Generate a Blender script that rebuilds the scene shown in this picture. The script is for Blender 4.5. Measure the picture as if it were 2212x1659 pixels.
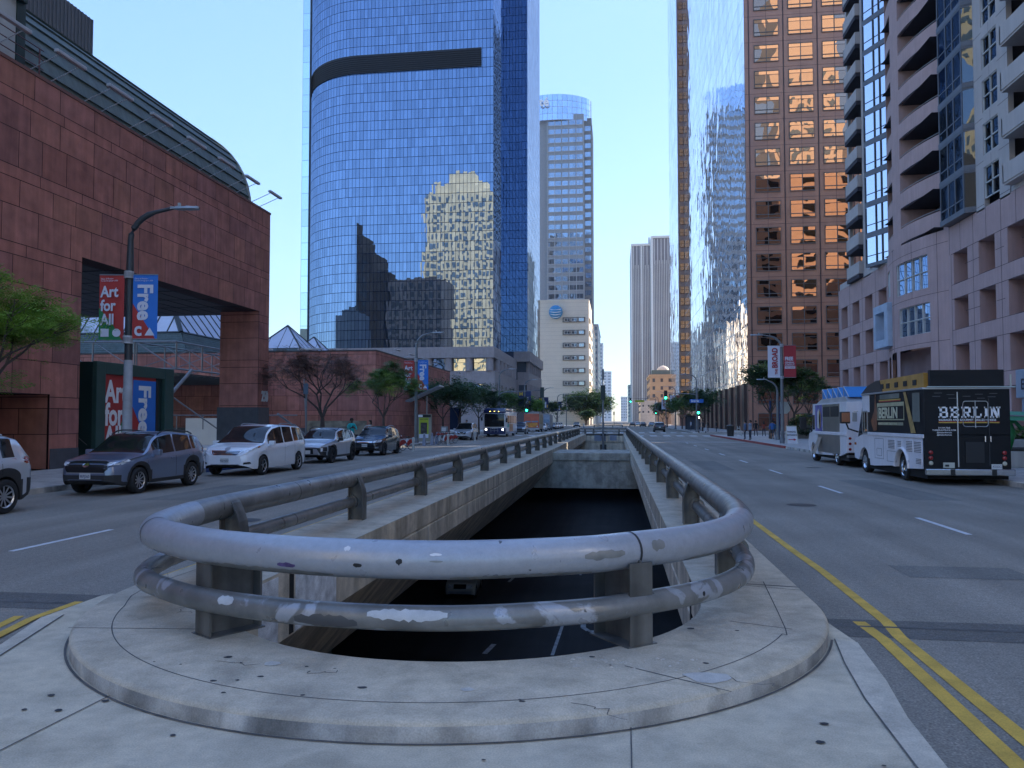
import bpy, bmesh, math, random
from mathutils import Vector, Matrix, noise
from mathutils.bvhtree import BVHTree
R = math.radians
random.seed(7)
SC = bpy.context.scene
COL = SC.collection
for o in list(bpy.data.objects): bpy.data.objects.remove(o)

# ---------------------------------------------------------------- camera
CAMH = 1.95
cd = bpy.data.cameras.new('camera'); cam = bpy.data.objects.new('camera', cd); COL.objects.link(cam)
cam.location = (0, 0, CAMH); cam.rotation_euler = (R(92.2), 0, R(7.743))
cd.sensor_width = 36; cd.lens = 27.03; cd.shift_y = 14.4 / 2212
cd.clip_start = .1; cd.clip_end = 6000
SC.camera = cam

# ---------------------------------------------------------------- sky, sun, exposure
SUN_AZ, SUN_EL = 52, 31            # degrees to the right of the street direction, above the horizon
W = bpy.data.worlds.new('World'); SC.world = W; W.use_nodes = True
nt = W.node_tree; nt.nodes.clear()
sky = nt.nodes.new('ShaderNodeTexSky'); sky.sky_type = 'NISHITA'; sky.sun_disc = False
sky.sun_elevation = R(SUN_EL); sky.sun_rotation = R(SUN_AZ)
sky.altitude = 100; sky.air_density = 1.0; sky.dust_density = 0.6; sky.ozone_density = 2.0
bg = nt.nodes.new('ShaderNodeBackground'); bg.inputs[1].default_value = 0.15
wo = nt.nodes.new('ShaderNodeOutputWorld')
bw = nt.nodes.new('ShaderNodeRGBToBW'); pw = nt.nodes.new('ShaderNodeMath'); pw.operation = 'POWER'; pw.inputs[1].default_value = -.5   # softer contrast between horizon and zenith
vs_ = nt.nodes.new('ShaderNodeVectorMath'); vs_.operation = 'SCALE'
nt.links.new(sky.outputs[0], bw.inputs[0]); nt.links.new(bw.outputs[0], pw.inputs[0]); nt.links.new(sky.outputs[0], vs_.inputs[0]); nt.links.new(pw.outputs[0], vs_.inputs['Scale'])
vt_ = nt.nodes.new('ShaderNodeVectorMath'); vt_.operation = 'MULTIPLY'; vt_.inputs[1].default_value = (.80, .89, 1.04); nt.links.new(vs_.outputs[0], vt_.inputs[0]); nt.links.new(vt_.outputs[0], bg.inputs[0]); nt.links.new(bg.outputs[0], wo.inputs[0])
sd = bpy.data.lights.new('sun', 'SUN'); sun = bpy.data.objects.new('sun', sd); COL.objects.link(sun)
sd.energy = 2.6; sd.angle = R(.5); sd.color = (1.0, .90, .76)
sv = Vector((math.sin(R(SUN_AZ)) * math.cos(R(SUN_EL)), math.cos(R(SUN_AZ)) * math.cos(R(SUN_EL)), math.sin(R(SUN_EL))))
sun.rotation_euler = sv.to_track_quat('Z', 'Y').to_euler()
SC.view_settings.view_transform = 'Standard'; SC.view_settings.look = 'None'
SC.view_settings.exposure = 1.95; SC.view_settings.gamma = 1.0
SC.render.engine = 'CYCLES'
SC.cycles.max_bounces = 8; SC.cycles.glossy_bounces = 5; SC.cycles.diffuse_bounces = 4

# ---------------------------------------------------------------- materials
def _new(name):
    m = bpy.data.materials.new(name); m.use_nodes = True; t = m.node_tree
    return m, t, t.nodes['Principled BSDF'], t.nodes, t.links
def rgb(h):      # '#rrggbb' sRGB -> linear
    c = [int(h[i:i+2], 16) / 255 for i in (1, 3, 5)]
    return tuple(((x / 12.92) if x < .04045 else ((x + .055) / 1.055) ** 2.4) for x in c)
def c4(c, k=1): return (min(c[0] * k, 1), min(c[1] * k, 1), min(c[2] * k, 1), 1)
MC = {}
def M(name, col, rough=.6, metal=0, var=.12, vs=1.2, bump=0, bs=30, spec=.5, streak=0, coat=0, attr=False, fine=0):
    """plain procedural surface: base colour broken up by two noises, optional rain streaks, bump"""
    if name in MC: return MC[name]
    m, t, b, N, L = _new(name)
    tc = N.new('ShaderNodeTexCoord'); co = tc.outputs['Object']
    n1 = N.new('ShaderNodeTexNoise'); n1.inputs['Scale'].default_value = vs; n1.inputs['Detail'].default_value = 6
    L.new(co, n1.inputs['Vector'])
    rmp = N.new('ShaderNodeMapRange'); rmp.inputs[1].default_value = .3; rmp.inputs[2].default_value = .7
    rmp.inputs[3].default_value = 1 - var; rmp.inputs[4].default_value = 1 + var
    L.new(n1.outputs[0], rmp.inputs[0]); fac = rmp.outputs[0]
    if streak:
        mp = N.new('ShaderNodeMapping'); mp.inputs['Scale'].default_value = (3.5, 3.5, .22); L.new(co, mp.inputs[0])
        n2 = N.new('ShaderNodeTexNoise'); n2.inputs['Scale'].default_value = 1.3; n2.inputs['Detail'].default_value = 5; L.new(mp.outputs[0], n2.inputs['Vector'])
        r2 = N.new('ShaderNodeMapRange'); r2.inputs[1].default_value = .35; r2.inputs[2].default_value = .65
        r2.inputs[3].default_value = 1 - streak; r2.inputs[4].default_value = 1 + streak * .5; L.new(n2.outputs[0], r2.inputs[0])
        mm = N.new('ShaderNodeMath'); mm.operation = 'MULTIPLY'; L.new(fac, mm.inputs[0]); L.new(r2.outputs[0], mm.inputs[1]); fac = mm.outputs[0]
    if fine:
        n4 = N.new('ShaderNodeTexNoise'); n4.inputs['Scale'].default_value = vs * 25; n4.inputs['Detail'].default_value = 3; L.new(co, n4.inputs['Vector'])
        r4 = N.new('ShaderNodeMapRange'); r4.inputs[1].default_value = .3; r4.inputs[2].default_value = .7
        r4.inputs[3].default_value = 1 - fine; r4.inputs[4].default_value = 1 + fine; L.new(n4.outputs[0], r4.inputs[0])
        mm = N.new('ShaderNodeMath'); mm.operation = 'MULTIPLY'; L.new(fac, mm.inputs[0]); L.new(r4.outputs[0], mm.inputs[1]); fac = mm.outputs[0]
    vm = N.new('ShaderNodeVectorMath'); vm.operation = 'SCALE'
    if attr:
        at = N.new('ShaderNodeAttribute'); at.attribute_name = 'Col'; L.new(at.outputs['Color'], vm.inputs[0])
    else: vm.inputs[0].default_value = col[:3]
    L.new(fac, vm.inputs['Scale']); L.new(vm.outputs[0], b.inputs['Base Color'])
    b.inputs['Roughness'].default_value = rough; b.inputs['Metallic'].default_value = metal
    b.inputs['Specular IOR Level'].default_value = spec
    if coat: b.inputs['Coat Weight'].default_value = coat; b.inputs['Coat Roughness'].default_value = .04
    if bump:
        n3 = N.new('ShaderNodeTexNoise'); n3.inputs['Scale'].default_value = bs; n3.inputs['Detail'].default_value = 4; L.new(co, n3.inputs['Vector'])
        bp = N.new('ShaderNodeBump'); bp.inputs['Strength'].default_value = bump; bp.inputs['Distance'].default_value = .02
        L.new(n3.outputs[0], bp.inputs['Height']); L.new(bp.outputs[0], b.inputs['Normal'])
    MC[name] = m; return m
def emis(name, col, k):
    if name in MC: return MC[name]
    m, t, b, N, L = _new(name); b.inputs['Base Color'].default_value = c4(col); b.inputs['Emission Color'].default_value = c4(col)
    b.inputs['Emission Strength'].default_value = k; MC[name] = m; return m
def glassy(name, tint, cu=1.0, cv=1.0, line=.06, wav=.012, tilt=.006, linecol=(.01, .015, .03), refl=.9, rough=.0, wscale=.35, base=(.02, .03, .04), dull=0):
    """mirror curtain-wall glass. UV is in metres; panes cu x cv, dark mullion lines, every pane a little out of true"""
    if name in MC: return MC[name]
    m, t, b, N, L = _new(name); N.remove(b); out = N['Material Output']
    uv = N.new('ShaderNodeUVMap'); uv.uv_map = 'UV'
    dv = N.new('ShaderNodeVectorMath'); dv.operation = 'DIVIDE'; dv.inputs[1].default_value = (cu, cv, 1); L.new(uv.outputs[0], dv.inputs[0])
    fl = N.new('ShaderNodeVectorMath'); fl.operation = 'FLOOR'; L.new(dv.outputs[0], fl.inputs[0])
    fr = N.new('ShaderNodeVectorMath'); fr.operation = 'FRACTION'; L.new(dv.outputs[0], fr.inputs[0])
    sp = N.new('ShaderNodeSeparateXYZ'); L.new(fr.outputs[0], sp.inputs[0])
    def lt(o, th):
        a = N.new('ShaderNodeMath'); a.operation = 'LESS_THAN'; L.new(o, a.inputs[0]); a.inputs[1].default_value = th; return a.outputs[0]
    mx = N.new('ShaderNodeMath'); mx.operation = 'MAXIMUM'; L.new(lt(sp.outputs[0], line / cu), mx.inputs[0]); L.new(lt(sp.outputs[1], line * 1.3 / cv), mx.inputs[1])
    wn = N.new('ShaderNodeTexWhiteNoise'); wn.noise_dimensions = '3D'; L.new(fl.outputs[0], wn.inputs['Vector'])
    s1 = N.new('ShaderNodeVectorMath'); s1.operation = 'SUBTRACT'; s1.inputs[1].default_value = (.5, .5, .5); L.new(wn.outputs['Color'], s1.inputs[0])
    k1 = N.new('ShaderNodeVectorMath'); k1.operation = 'SCALE'; k1.inputs['Scale'].default_value = tilt; L.new(s1.outputs[0], k1.inputs[0])
    geo = N.new('ShaderNodeNewGeometry')
    mp = N.new('ShaderNodeMapping'); mp.inputs['Scale'].default_value = (1, 1, .6); L.new(geo.outputs['Position'], mp.inputs[0])
    ad = N.new('ShaderNodeVectorMath'); ad.operation = 'ADD'; L.new(mp.outputs[0], ad.inputs[0]); 
    k0 = N.new('ShaderNodeVectorMath'); k0.operation = 'SCALE'; k0.inputs['Scale'].default_value = 3.0; L.new(wn.outputs['Color'], k0.inputs[0]); L.new(k0.outputs[0], ad.inputs[1])
    nz = N.new('ShaderNodeTexNoise'); nz.inputs['Scale'].default_value = wscale; nz.inputs['Detail'].default_value = 2; L.new(ad.outputs[0], nz.inputs['Vector'])
    s2 = N.new('ShaderNodeVectorMath'); s2.operation = 'SUBTRACT'; s2.inputs[1].default_value = (.5, .5, .5); L.new(nz.outputs['Color'], s2.inputs[0])
    k2 = N.new('ShaderNodeVectorMath'); k2.operation = 'SCALE'; k2.inputs['Scale'].default_value = wav; L.new(s2.outputs[0], k2.inputs[0])
    a1 = N.new('ShaderNodeVectorMath'); a1.operation = 'ADD'; L.new(geo.outputs['Normal'], a1.inputs[0]); L.new(k1.outputs[0], a1.inputs[1])
    a2 = N.new('ShaderNodeVectorMath'); a2.operation = 'ADD'; L.new(a1.outputs[0], a2.inputs[0]); L.new(k2.outputs[0], a2.inputs[1])
    nn = N.new('ShaderNodeVectorMath'); nn.operation = 'NORMALIZE'; L.new(a2.outputs[0], nn.inputs[0])
    gl = N.new('ShaderNodeBsdfGlossy'); gl.inputs['Roughness'].default_value = rough; L.new(nn.outputs[0], gl.inputs['Normal'])
    # each pane reflects a touch more or less than the next
    sc = N.new('ShaderNodeMapRange'); sc.inputs[3].default_value = .86; sc.inputs[4].default_value = 1.1; L.new(wn.outputs[0], sc.inputs[0])
    vt = N.new('ShaderNodeVectorMath'); vt.operation = 'SCALE'; vt.inputs[0].default_value = tint; L.new(sc.outputs[0], vt.inputs['Scale']); L.new(vt.outputs[0], gl.inputs['Color'])
    df = N.new('ShaderNodeBsdfDiffuse'); df.inputs['Color'].default_value = c4(base)
    mi = N.new('ShaderNodeMixShader'); mi.inputs[0].default_value = refl; L.new(df.outputs[0], mi.inputs[1]); L.new(gl.outputs[0], mi.inputs[2])
    ml = N.new('ShaderNodeBsdfDiffuse'); ml.inputs['Color'].default_value = c4(linecol)
    m2 = N.new('ShaderNodeMixShader'); L.new(mx.outputs[0], m2.inputs[0]); L.new(mi.outputs[0], m2.inputs[1]); L.new(ml.outputs[0], m2.inputs[2])
    L.new(m2.outputs[0], out.inputs[0]); MC[name] = m; return m

# ---------------------------------------------------------------- mesh helpers
class MB:
    def __init__(s): s.v = []; s.f = []; s.mi = []; s.c = []; s.uv = []; s.hascol = False; s.hasuv = False
    def face(s, pts, mi=0, col=None, uv=None):
        n = len(s.v); s.v += [tuple(p) for p in pts]; s.f.append(tuple(range(n, n + len(pts)))); s.mi.append(mi)
        s.c.append(col); s.uv.append(uv)
        if col is not None: s.hascol = True
        if uv is not None: s.hasuv = True
        return s
    def mesh(s, vs, fs, mi=0):
        n = len(s.v); s.v += [tuple(p) for p in vs]
        for f in fs: s.f.append(tuple(i + n for i in f)); s.mi.append(mi); s.c.append(None); s.uv.append(None)
        return s
    def box(s, x0, x1, y0, y1, z0, z1, mi=0, mat=None):
        P = [Vector(p) for p in ((x0,y0,z0),(x1,y0,z0),(x1,y1,z0),(x0,y1,z0),(x0,y0,z1),(x1,y0,z1),(x1,y1,z1),(x0,y1,z1))]
        if mat: P = [mat @ p for p in P]
        return s.mesh(P, [(0,3,2,1),(4,5,6,7),(0,1,5,4),(1,2,6,5),(2,3,7,6),(3,0,4,7)], mi)
    def bbox(s, x0, x1, y0, y1, z0, z1, r=.02, mi=0, mat=None):       # box with chamfered edges
        bm = bmesh.new(); bmesh.ops.create_cube(bm, size=1)
        for v in bm.verts: v.co = Vector(((x0+x1)/2 + v.co.x*(x1-x0), (y0+y1)/2 + v.co.y*(y1-y0), (z0+z1)/2 + v.co.z*(z1-z0)))
        bmesh.ops.bevel(bm, geom=bm.edges[:], offset=r, segments=2, affect='EDGES', profile=.6)
        vs = [(mat @ v.co if mat else v.co.copy()) for v in bm.verts]; bm.verts.index_update()
        s.mesh(vs, [tuple(v.index for v in f.verts) for f in bm.faces], mi); bm.free(); return s
    def prism(s, poly, z0, z1, mi=0, axis='z'):     # poly 2D (ccw) extruded along axis
        f = {'z': lambda a, b, h: (a, b, h), 'x': lambda a, b, h: (h, a, b), 'y': lambda a, b, h: (a, h, b)}[axis]
        n = len(poly); vs = [f(a, b, z0) for a, b in poly] + [f(a, b, z1) for a, b in poly]
        fs = [tuple(range(n))[::-1], tuple(range(n, 2*n))] + [(i, (i+1) % n, n + (i+1) % n, n + i) for i in range(n)]
        return s.mesh(vs, fs, mi)
    def tube(s, pts, r, seg=12, mi=0, cap=True, rs=None):
        pts = [Vector(p) for p in pts]; n = len(pts); up = Vector((0, 0, 1)); vs = []; fs = []
        for i, p in enumerate(pts):
            d = (pts[min(i+1, n-1)] - pts[max(i-1, 0)]).normalized()
            a = up if abs(d.z) < .95 else Vector((1, 0, 0))
            e1 = d.cross(a).normalized(); e2 = e1.cross(d).normalized(); rr = rs[i] if rs else r
            vs += [p + (e1 * math.cos(2*math.pi*k/seg) + e2 * math.sin(2*math.pi*k/seg)) * rr for k in range(seg)]
        for i in range(n-1):
            for k in range(seg):
                a = i*seg + k; b = i*seg + (k+1) % seg; fs.append((a, b, b + seg, a + seg))
        if cap: fs += [tuple(range(seg))[::-1], tuple(range((n-1)*seg, n*seg))]
        return s.mesh(vs, fs, mi)
    def lathe(s, prof, cx=0, cy=0, cz=0, seg=20, mi=0, axis='z'):
        vs = []; fs = []; n = len(prof)
        for r, h in prof:
            for k in range(seg):
                a = 2*math.pi*k/seg; c, q = r*math.cos(a), r*math.sin(a)
                vs.append((cx+c, cy+q, cz+h) if axis == 'z' else ((cx+h, cy+c, cz+q) if axis == 'x' else (cx+c, cy+h, cz+q)))
        for i in range(n-1):
            for k in range(seg):
                a = i*seg+k; b = i*seg+(k+1) % seg; fs.append((a, b, b+seg, a+seg))
        fs += [tuple(range(seg))[::-1], tuple(range((n-1)*seg, n*seg))]
        return s.mesh(vs, fs, mi)
    def build(s, name, mats, parent=None, smooth=False, label=None, sharp=40, world=False):
        me = bpy.data.meshes.new(name); me.from_pydata(s.v, [], s.f)
        for m in (mats if isinstance(mats, (list, tuple)) else [mats]): me.materials.append(m)
        me.polygons.foreach_set('material_index', s.mi)
        if s.hascol:
            ca = me.color_attributes.new('Col', 'FLOAT_COLOR', 'CORNER'); d = []
            for f, c in zip(s.f, s.c):
                c = c or (.5, .5, .5); d += [c[0], c[1], c[2], 1.0] * len(f)
            ca.data.foreach_set('color', d)
        if s.hasuv:
            ul = me.uv_layers.new(name='UV'); d = []
            for f, u in zip(s.f, s.uv):
                for k in range(len(f)): d += list(u[k]) if u else [0.5, 0.5]
            ul.data.foreach_set('uv', d)
        if smooth:
            bm = bmesh.new(); bm.from_mesh(me); bmesh.ops.remove_doubles(bm, verts=bm.verts, dist=1e-5); bm.to_mesh(me); bm.free()
            me.polygons.foreach_set('use_smooth', [True] * len(me.polygons))
            me.set_sharp_from_angle(angle=R(sharp))
        me.update(); return link(name, me, parent, label, world)
def link(name, me, parent=None, label=None, world=False):
    o = bpy.data.objects.new(name, me); COL.objects.link(o)
    if parent:
        o.parent = parent
        if world: o.matrix_parent_inverse = Matrix.LocRotScale(parent.location, parent.rotation_euler, parent.scale).inverted()
    if label: o['label'] = label
    return o
def tag(o, label, cat, group=None, kind=None):
    if label: o['label'] = label
    if cat: o['category'] = cat
    if group: o['group'] = group
    if kind: o['kind'] = kind
    return o
def thing(name, label, cat, loc=(0, 0, 0), rz=0, group=None):
    o = bpy.data.objects.new(name, None); COL.objects.link(o); o.location = loc; o.rotation_euler = (0, 0, rz); o.empty_display_size = .2
    return tag(o, label, cat, group)
def struct(o, label=None, cat=None): o['kind'] = 'structure'; return tag(o, label, cat)
def dup(root, loc, rz=None, label=None, group=None):
    r = root.copy(); COL.objects.link(r); r.location = loc
    if rz is not None: r.rotation_euler = (0, 0, rz)
    if label: r['label'] = label
    if group: r['group'] = group
    for ch in list(root.children):
        c = ch.copy(); COL.objects.link(c); c.parent = r
        for g in ch.children:
            d = g.copy(); COL.objects.link(d); d.parent = c
    return r
def text(s, size, mat, parent, org, right=(1, 0, 0), up=(0, 0, 1), sx=1.0, bold=.0, extrude=.004, name='lettering', align='LEFT', world=False, spacing=1.0):
    cu = bpy.data.curves.new('t', 'FONT'); cu.body = s; cu.size = size; cu.offset = bold * size; cu.extrude = extrude; cu.align_x = align; cu.space_character = spacing
    cu.resolution_u = 3
    to = bpy.data.objects.new('t', cu); COL.objects.link(to); bpy.context.view_layer.update()
    me = bpy.data.meshes.new_from_object(to.evaluated_get(bpy.context.evaluated_depsgraph_get())); bpy.data.objects.remove(to)
    r = Vector(right).normalized(); u = Vector(up).normalized(); n = r.cross(u)
    mx = Matrix(((r.x*sx, u.x, n.x, org[0]), (r.y*sx, u.y, n.y, org[1]), (r.z*sx, u.z, n.z, org[2]), (0, 0, 0, 1)))
    me.transform(mx); me.materials.clear(); me.materials.append(mat); me.name = name
    return link(name, me, parent, None, world)
def wall_holes(mb, org, u, H, Wd, holes, depth, n, mi=0, rmi=None, uvs=False):
    """rectangular wall Wd x H from org along unit u (z up) with rectangular openings; reveals go `depth` against normal n"""
    u = Vector(u); n = Vector(n); org = Vector(org); rmi = mi if rmi is None else rmi
    us = sorted({0, Wd, *[h[0] for h in holes], *[h[1] for h in holes]}); vs = sorted({0, H, *[h[2] for h in holes], *[h[3] for h in holes]})
    us = [x for x in us if 0 <= x <= Wd]; vs = [x for x in vs if 0 <= x <= H]
    P = lambda a, b, d=0: org + u*a + Vector((0, 0, b)) - n*d
    for i in range(len(us)-1):
        for j in range(len(vs)-1):
            cu, cv = (us[i]+us[i+1])/2, (vs[j]+vs[j+1])/2
            if any(h[0] < cu < h[1] and h[2] < cv < h[3] for h in holes): continue
            mb.face([P(us[i], vs[j]), P(us[i+1], vs[j]), P(us[i+1], vs[j+1]), P(us[i], vs[j+1])], mi)
    for a, b, c, d in holes:
        for q in (((a,c),(a,d)), ((b,d),(b,c)), ((a,d),(b,d)), ((b,c),(a,c))):
            (p, r_), (s_, t_) = q
            mb.face([P(p, r_), P(p, r_, depth), P(s_, t_, depth), P(s_, t_)], rmi)
BLK = [(.38,.145,.11), (.39,.155,.12), (.405,.16,.115), (.35,.14,.112), (.415,.165,.115), (.375,.14,.105), (.33,.13,.108), (.385,.15,.112), (.375,.147,.112)]
def block_wall(mb, org, u, H, Wd, holes=(), seedv=1, mi=0, pat=(1.28, .95, .42), lmin=1.1, lmax=2.1, cols=BLK, gap=.014, base=0):
    rd = random.Random(seedv); u = Vector(u); org = Vector(org); z = 0; k = 0
    zc = sorted({c for h in holes for c in (h[2], h[3])})
    while z < H - 1e-3:
        h = min(pat[k % len(pat)], H - z); k += 1
        cuts = [z] + [c for c in zc if z + .01 < c < z + h - .01] + [z + h]
        xs = [0]; 
        while xs[-1] < Wd: xs.append(min(Wd, xs[-1] + rd.uniform(lmin, lmax) * (1.6 if h < .6 else 1)))
        if len(xs) > 2 and xs[-1]-xs[-2] < .3: xs.pop(-2)
        for i in range(len(xs)-1):
            c0 = rd.choice(cols); f = rd.uniform(.86, 1.12)
            if h < .6: c0 = cols[0]; f = 1.06
            c = tuple(x * f for x in c0); n0 = rd.uniform(-.004, .004)
            ux = sorted({xs[i], xs[i+1], *[e for hh in holes for e in (hh[0], hh[1]) if xs[i] < e < xs[i+1]]})
            for a, b in zip(ux, ux[1:]):
                for p, q in zip(cuts, cuts[1:]):
                    if any(hh[0]-1e-6 <= (a+b)/2 <= hh[1]+1e-6 and hh[2]-1e-6 <= (p+q)/2 <= hh[3]+1e-6 for hh in holes): continue
                    a2 = a + (gap if a == xs[i] else 0); b2 = b - (gap if b == xs[i+1] else 0)
                    p2 = p + (gap if p == z else 0); q2 = q - (gap if q == z + h else 0)
                    if b2 - a2 < .01 or q2-p2 < .01: continue
                    mb.face([org+u*a2+Vector((0,0,p2)), org+u*b2+Vector((0,0,p2)), org+u*b2+Vector((0,0,q2)), org+u*a2+Vector((0,0,q2))], mi, c)
        z += h
def interp(tab, x):
    if x <= tab[0][0]: return tab[0][1]
    for (a, p), (b, q) in zip(tab, tab[1:]):
        if x <= b: t = (x-a)/(b-a); t = t*t*(3-2*t)*.5 + t*.5; return p + (q-p)*t
    return tab[-1][1]
def catmull(pts, sub=6):
    P = [Vector(p) for p in pts]; out = []
    for i in range(len(P)-1):
        a, b, c, d = P[max(i-1, 0)], P[i], P[i+1], P[min(i+2, len(P)-1)]
        for k in range(sub):
            t = k/sub; out.append(.5*((2*b) + (c-a)*t + (2*a-5*b+4*c-d)*t*t + (3*b-a-3*c+d)*t**3))
    out.append(P[-1]); return out
WHITE = M('white_paint', (.78, .78, .78), .45, var=.05); BLACK = M('black_plastic', (.012, .012, .013), .5, var=.1)
GREYM = M('grey_metal', (.28, .29, .30), .45, .6, var=.1); CHROME = M('chrome', (.75, .76, .78), .12, 1.0, var=.05)
STEEL_DK = M('dark_steel', (.06, .063, .07), .5, .5, var=.2)
TXTW = M('white_lettering', (.8, .8, .8), .6, var=.02); TXTD = M('dark_lettering', (.03, .03, .05), .6, var=.02)
# ================================================================ GROUND, ROADS, PIT
def m_asphalt(name, base, speck=.35):
    m, t, b, N, L = _new(name); tc = N.new('ShaderNodeTexCoord'); co = tc.outputs['Object']
    def noise_(s, d=5, stretch=None):
        src = co
        if stretch:
            mp = N.new('ShaderNodeMapping'); mp.inputs['Scale'].default_value = stretch; L.new(co, mp.inputs[0]); src = mp.outputs[0]
        n = N.new('ShaderNodeTexNoise'); n.inputs['Scale'].default_value = s; n.inputs['Detail'].default_value = d; L.new(src, n.inputs['Vector']); return n.outputs[0]
    def rng(o, lo, hi, a=.3, c=.7):
        r = N.new('ShaderNodeMapRange'); r.inputs[1].default_value = a; r.inputs[2].default_value = c; r.inputs[3].default_value = lo; r.inputs[4].default_value = hi; L.new(o, r.inputs[0]); return r.outputs[0]
    def mul(a, c):
        x = N.new('ShaderNodeMath'); x.operation = 'MULTIPLY'; L.new(a, x.inputs[0]); L.new(c, x.inputs[1]); return x.outputs[0]
    f = mul(mul(mul(rng(noise_(60, 3), 1-speck, 1+speck), rng(noise_(16, 4), .86, 1.14)), rng(noise_(.35), .80, 1.12)), rng(noise_(1.0, 5, (1.3, .05, 1)), .76, 1.12))
    vo = N.new('ShaderNodeTexVoronoi'); vo.inputs['Scale'].default_value = 45; L.new(co, vo.inputs['Vector'])
    f = mul(f, rng(vo.outputs['Distance'], 1.35, .9, .05, .35))
    vm = N.new('ShaderNodeVectorMath'); vm.operation = 'SCALE'; vm.inputs[0].default_value = base; L.new(f, vm.inputs['Scale']); L.new(vm.outputs[0], b.inputs['Base Color'])
    b.inputs['Roughness'].default_value = .82; b.inputs['Specular IOR Level'].default_value = .35
    bp = N.new('ShaderNodeBump'); bp.inputs['Strength'].default_value = .5; bp.inputs['Distance'].default_value = .006; L.new(noise_(120, 3), bp.inputs['Height']); L.new(bp.outputs[0], b.inputs['Normal'])
    return m
def m_concrete(name, c1, c2, stain=.35, spots=.5, rough=.85, streak=0):
    m, t, b, N, L = _new(name); tc = N.new('ShaderNodeTexCoord'); co = tc.outputs['Object']
    def nz(s, d=8, sc=None, dist=0):
        src = co
        if sc: mp = N.new('ShaderNodeMapping'); mp.inputs['Scale'].default_value = sc; L.new(co, mp.inputs[0]); src = mp.outputs[0]
        n = N.new('ShaderNodeTexNoise'); n.inputs['Scale'].default_value = s; n.inputs['Detail'].default_value = d; n.inputs['Distortion'].default_value = dist; L.new(src, n.inputs['Vector']); return n.outputs[0]
    def rng(o, lo, hi, a=.3, c=.7):
        r = N.new('ShaderNodeMapRange'); r.inputs[1].default_value = a; r.inputs[2].default_value = c; r.inputs[3].default_value = lo; r.inputs[4].default_value = hi; L.new(o, r.inputs[0]); return r.outputs[0]
    def mul(a, c):
        x = N.new('ShaderNodeMath'); x.operation = 'MULTIPLY'; L.new(a, x.inputs[0]); L.new(c, x.inputs[1]); return x.outputs[0]
    mix = N.new('ShaderNodeMix'); mix.data_type = 'RGBA'; mix.inputs['A'].default_value = c4(c1); mix.inputs['B'].default_value = c4(c2)
    L.new(rng(nz(.8, 9), 0, 1, .4, .6), mix.inputs['Factor'])
    f = mul(rng(nz(2.2, 10, dist=.6), 1-stain, 1.08, .30, .56), rng(nz(90, 2), .86, 1.14))
    f = mul(f, rng(nz(9, 6), .9, 1.08))
    if streak:
        f = mul(f, rng(nz(2.2, 5, (1, 1, .12)), 1-streak, 1+streak*.6, .35, .65))
    if spots:
        vo = N.new('ShaderNodeTexVoronoi'); vo.inputs['Scale'].default_value = 2.3; vo.inputs['Randomness'].default_value = 1; L.new(co, vo.inputs['Vector'])
        n5 = N.new('ShaderNodeMath'); n5.operation = 'ADD'; L.new(vo.outputs['Distance'], n5.inputs[0])
        nn = N.new('ShaderNodeMath'); nn.operation = 'MULTIPLY'; L.new(nz(12, 3), nn.inputs[0]); nn.inputs[1].default_value = .06; L.new(nn.outputs[0], n5.inputs[1])
        f = mul(f, rng(n5.outputs[0], 1-spots, 1, .062, .072))
    vm = N.new('ShaderNodeVectorMath'); vm.operation = 'SCALE'; L.new(mix.outputs['Result'], vm.inputs[0]); L.new(f, vm.inputs['Scale']); L.new(vm.outputs[0], b.inputs['Base Color'])
    b.inputs['Roughness'].default_value = rough; b.inputs['Specular IOR Level'].default_value = .3
    bp = N.new('ShaderNodeBump'); bp.inputs['Strength'].default_value = .45; bp.inputs['Distance'].default_value = .008; L.new(nz(28, 8), bp.inputs['Height']); L.new(bp.outputs[0], b.inputs['Normal'])
    return m
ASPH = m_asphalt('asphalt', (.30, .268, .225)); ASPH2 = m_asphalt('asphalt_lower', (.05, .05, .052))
ASPHD = m_asphalt('asphalt_dark_joint', (.16, .15, .135))
CONC = m_concrete('slab_concrete', (.52, .45, .345), (.465, .41, .325), .24, .16)
APRON = m_concrete('apron_concrete', (.57, .49, .365), (.52, .455, .35), .2, .14)
GUTTER = m_concrete('gutter_concrete', (.55, .485, .385), (.51, .455, .37), .18, .12)
SIDEW = m_concrete('sidewalk_concrete', (.50, .465, .43), (.44, .41, .385), .25, .5)
PITC = m_concrete('girder_concrete', (.62, .55, .43), (.55, .49, .40), .2, 0, streak=.3)
PITD = m_concrete('beam_concrete', (.38, .365, .315), (.33, .32, .28), .35, 0, streak=.25)
KERB = m_concrete('kerb_concrete', (.48, .44, .38), (.36, .35, .33), .5, .3, streak=.3)
WLINE = M('white_road_paint', (.62, .63, .64), .7, var=.16, vs=6, fine=.12); YLINE = M('yellow_road_paint', (.62, .38, .06), .7, var=.2, vs=4, fine=.15)
REDK = M('red_kerb_paint', (.28, .05, .04), .7, var=.3, vs=3); BLUEK = M('blue_kerb_paint', (.03, .07, .22), .7, var=.3, vs=3)
JOINT = M('joint_filler', (.11, .105, .10), .9, var=.3, vs=5)

PX0, PX1, PYC, PR, PY1 = -3.97, .83, 8.1, 2.4, 101.0      # pit opening
CX = -1.57
def arc(cx, cy, rx, ry, a0, a1, n): return [(cx + rx*math.cos(R(a0 + (a1-a0)*i/n)), cy + ry*math.sin(R(a0 + (a1-a0)*i/n))) for i in range(n+1)]
pit_front = arc(CX, PYC, PR, PR, 180, 360, 40)            # left edge -> front -> right edge
slab_out = arc(-1.66, 8.1, 3.63, 3.56, 180, 360, 64)
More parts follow.
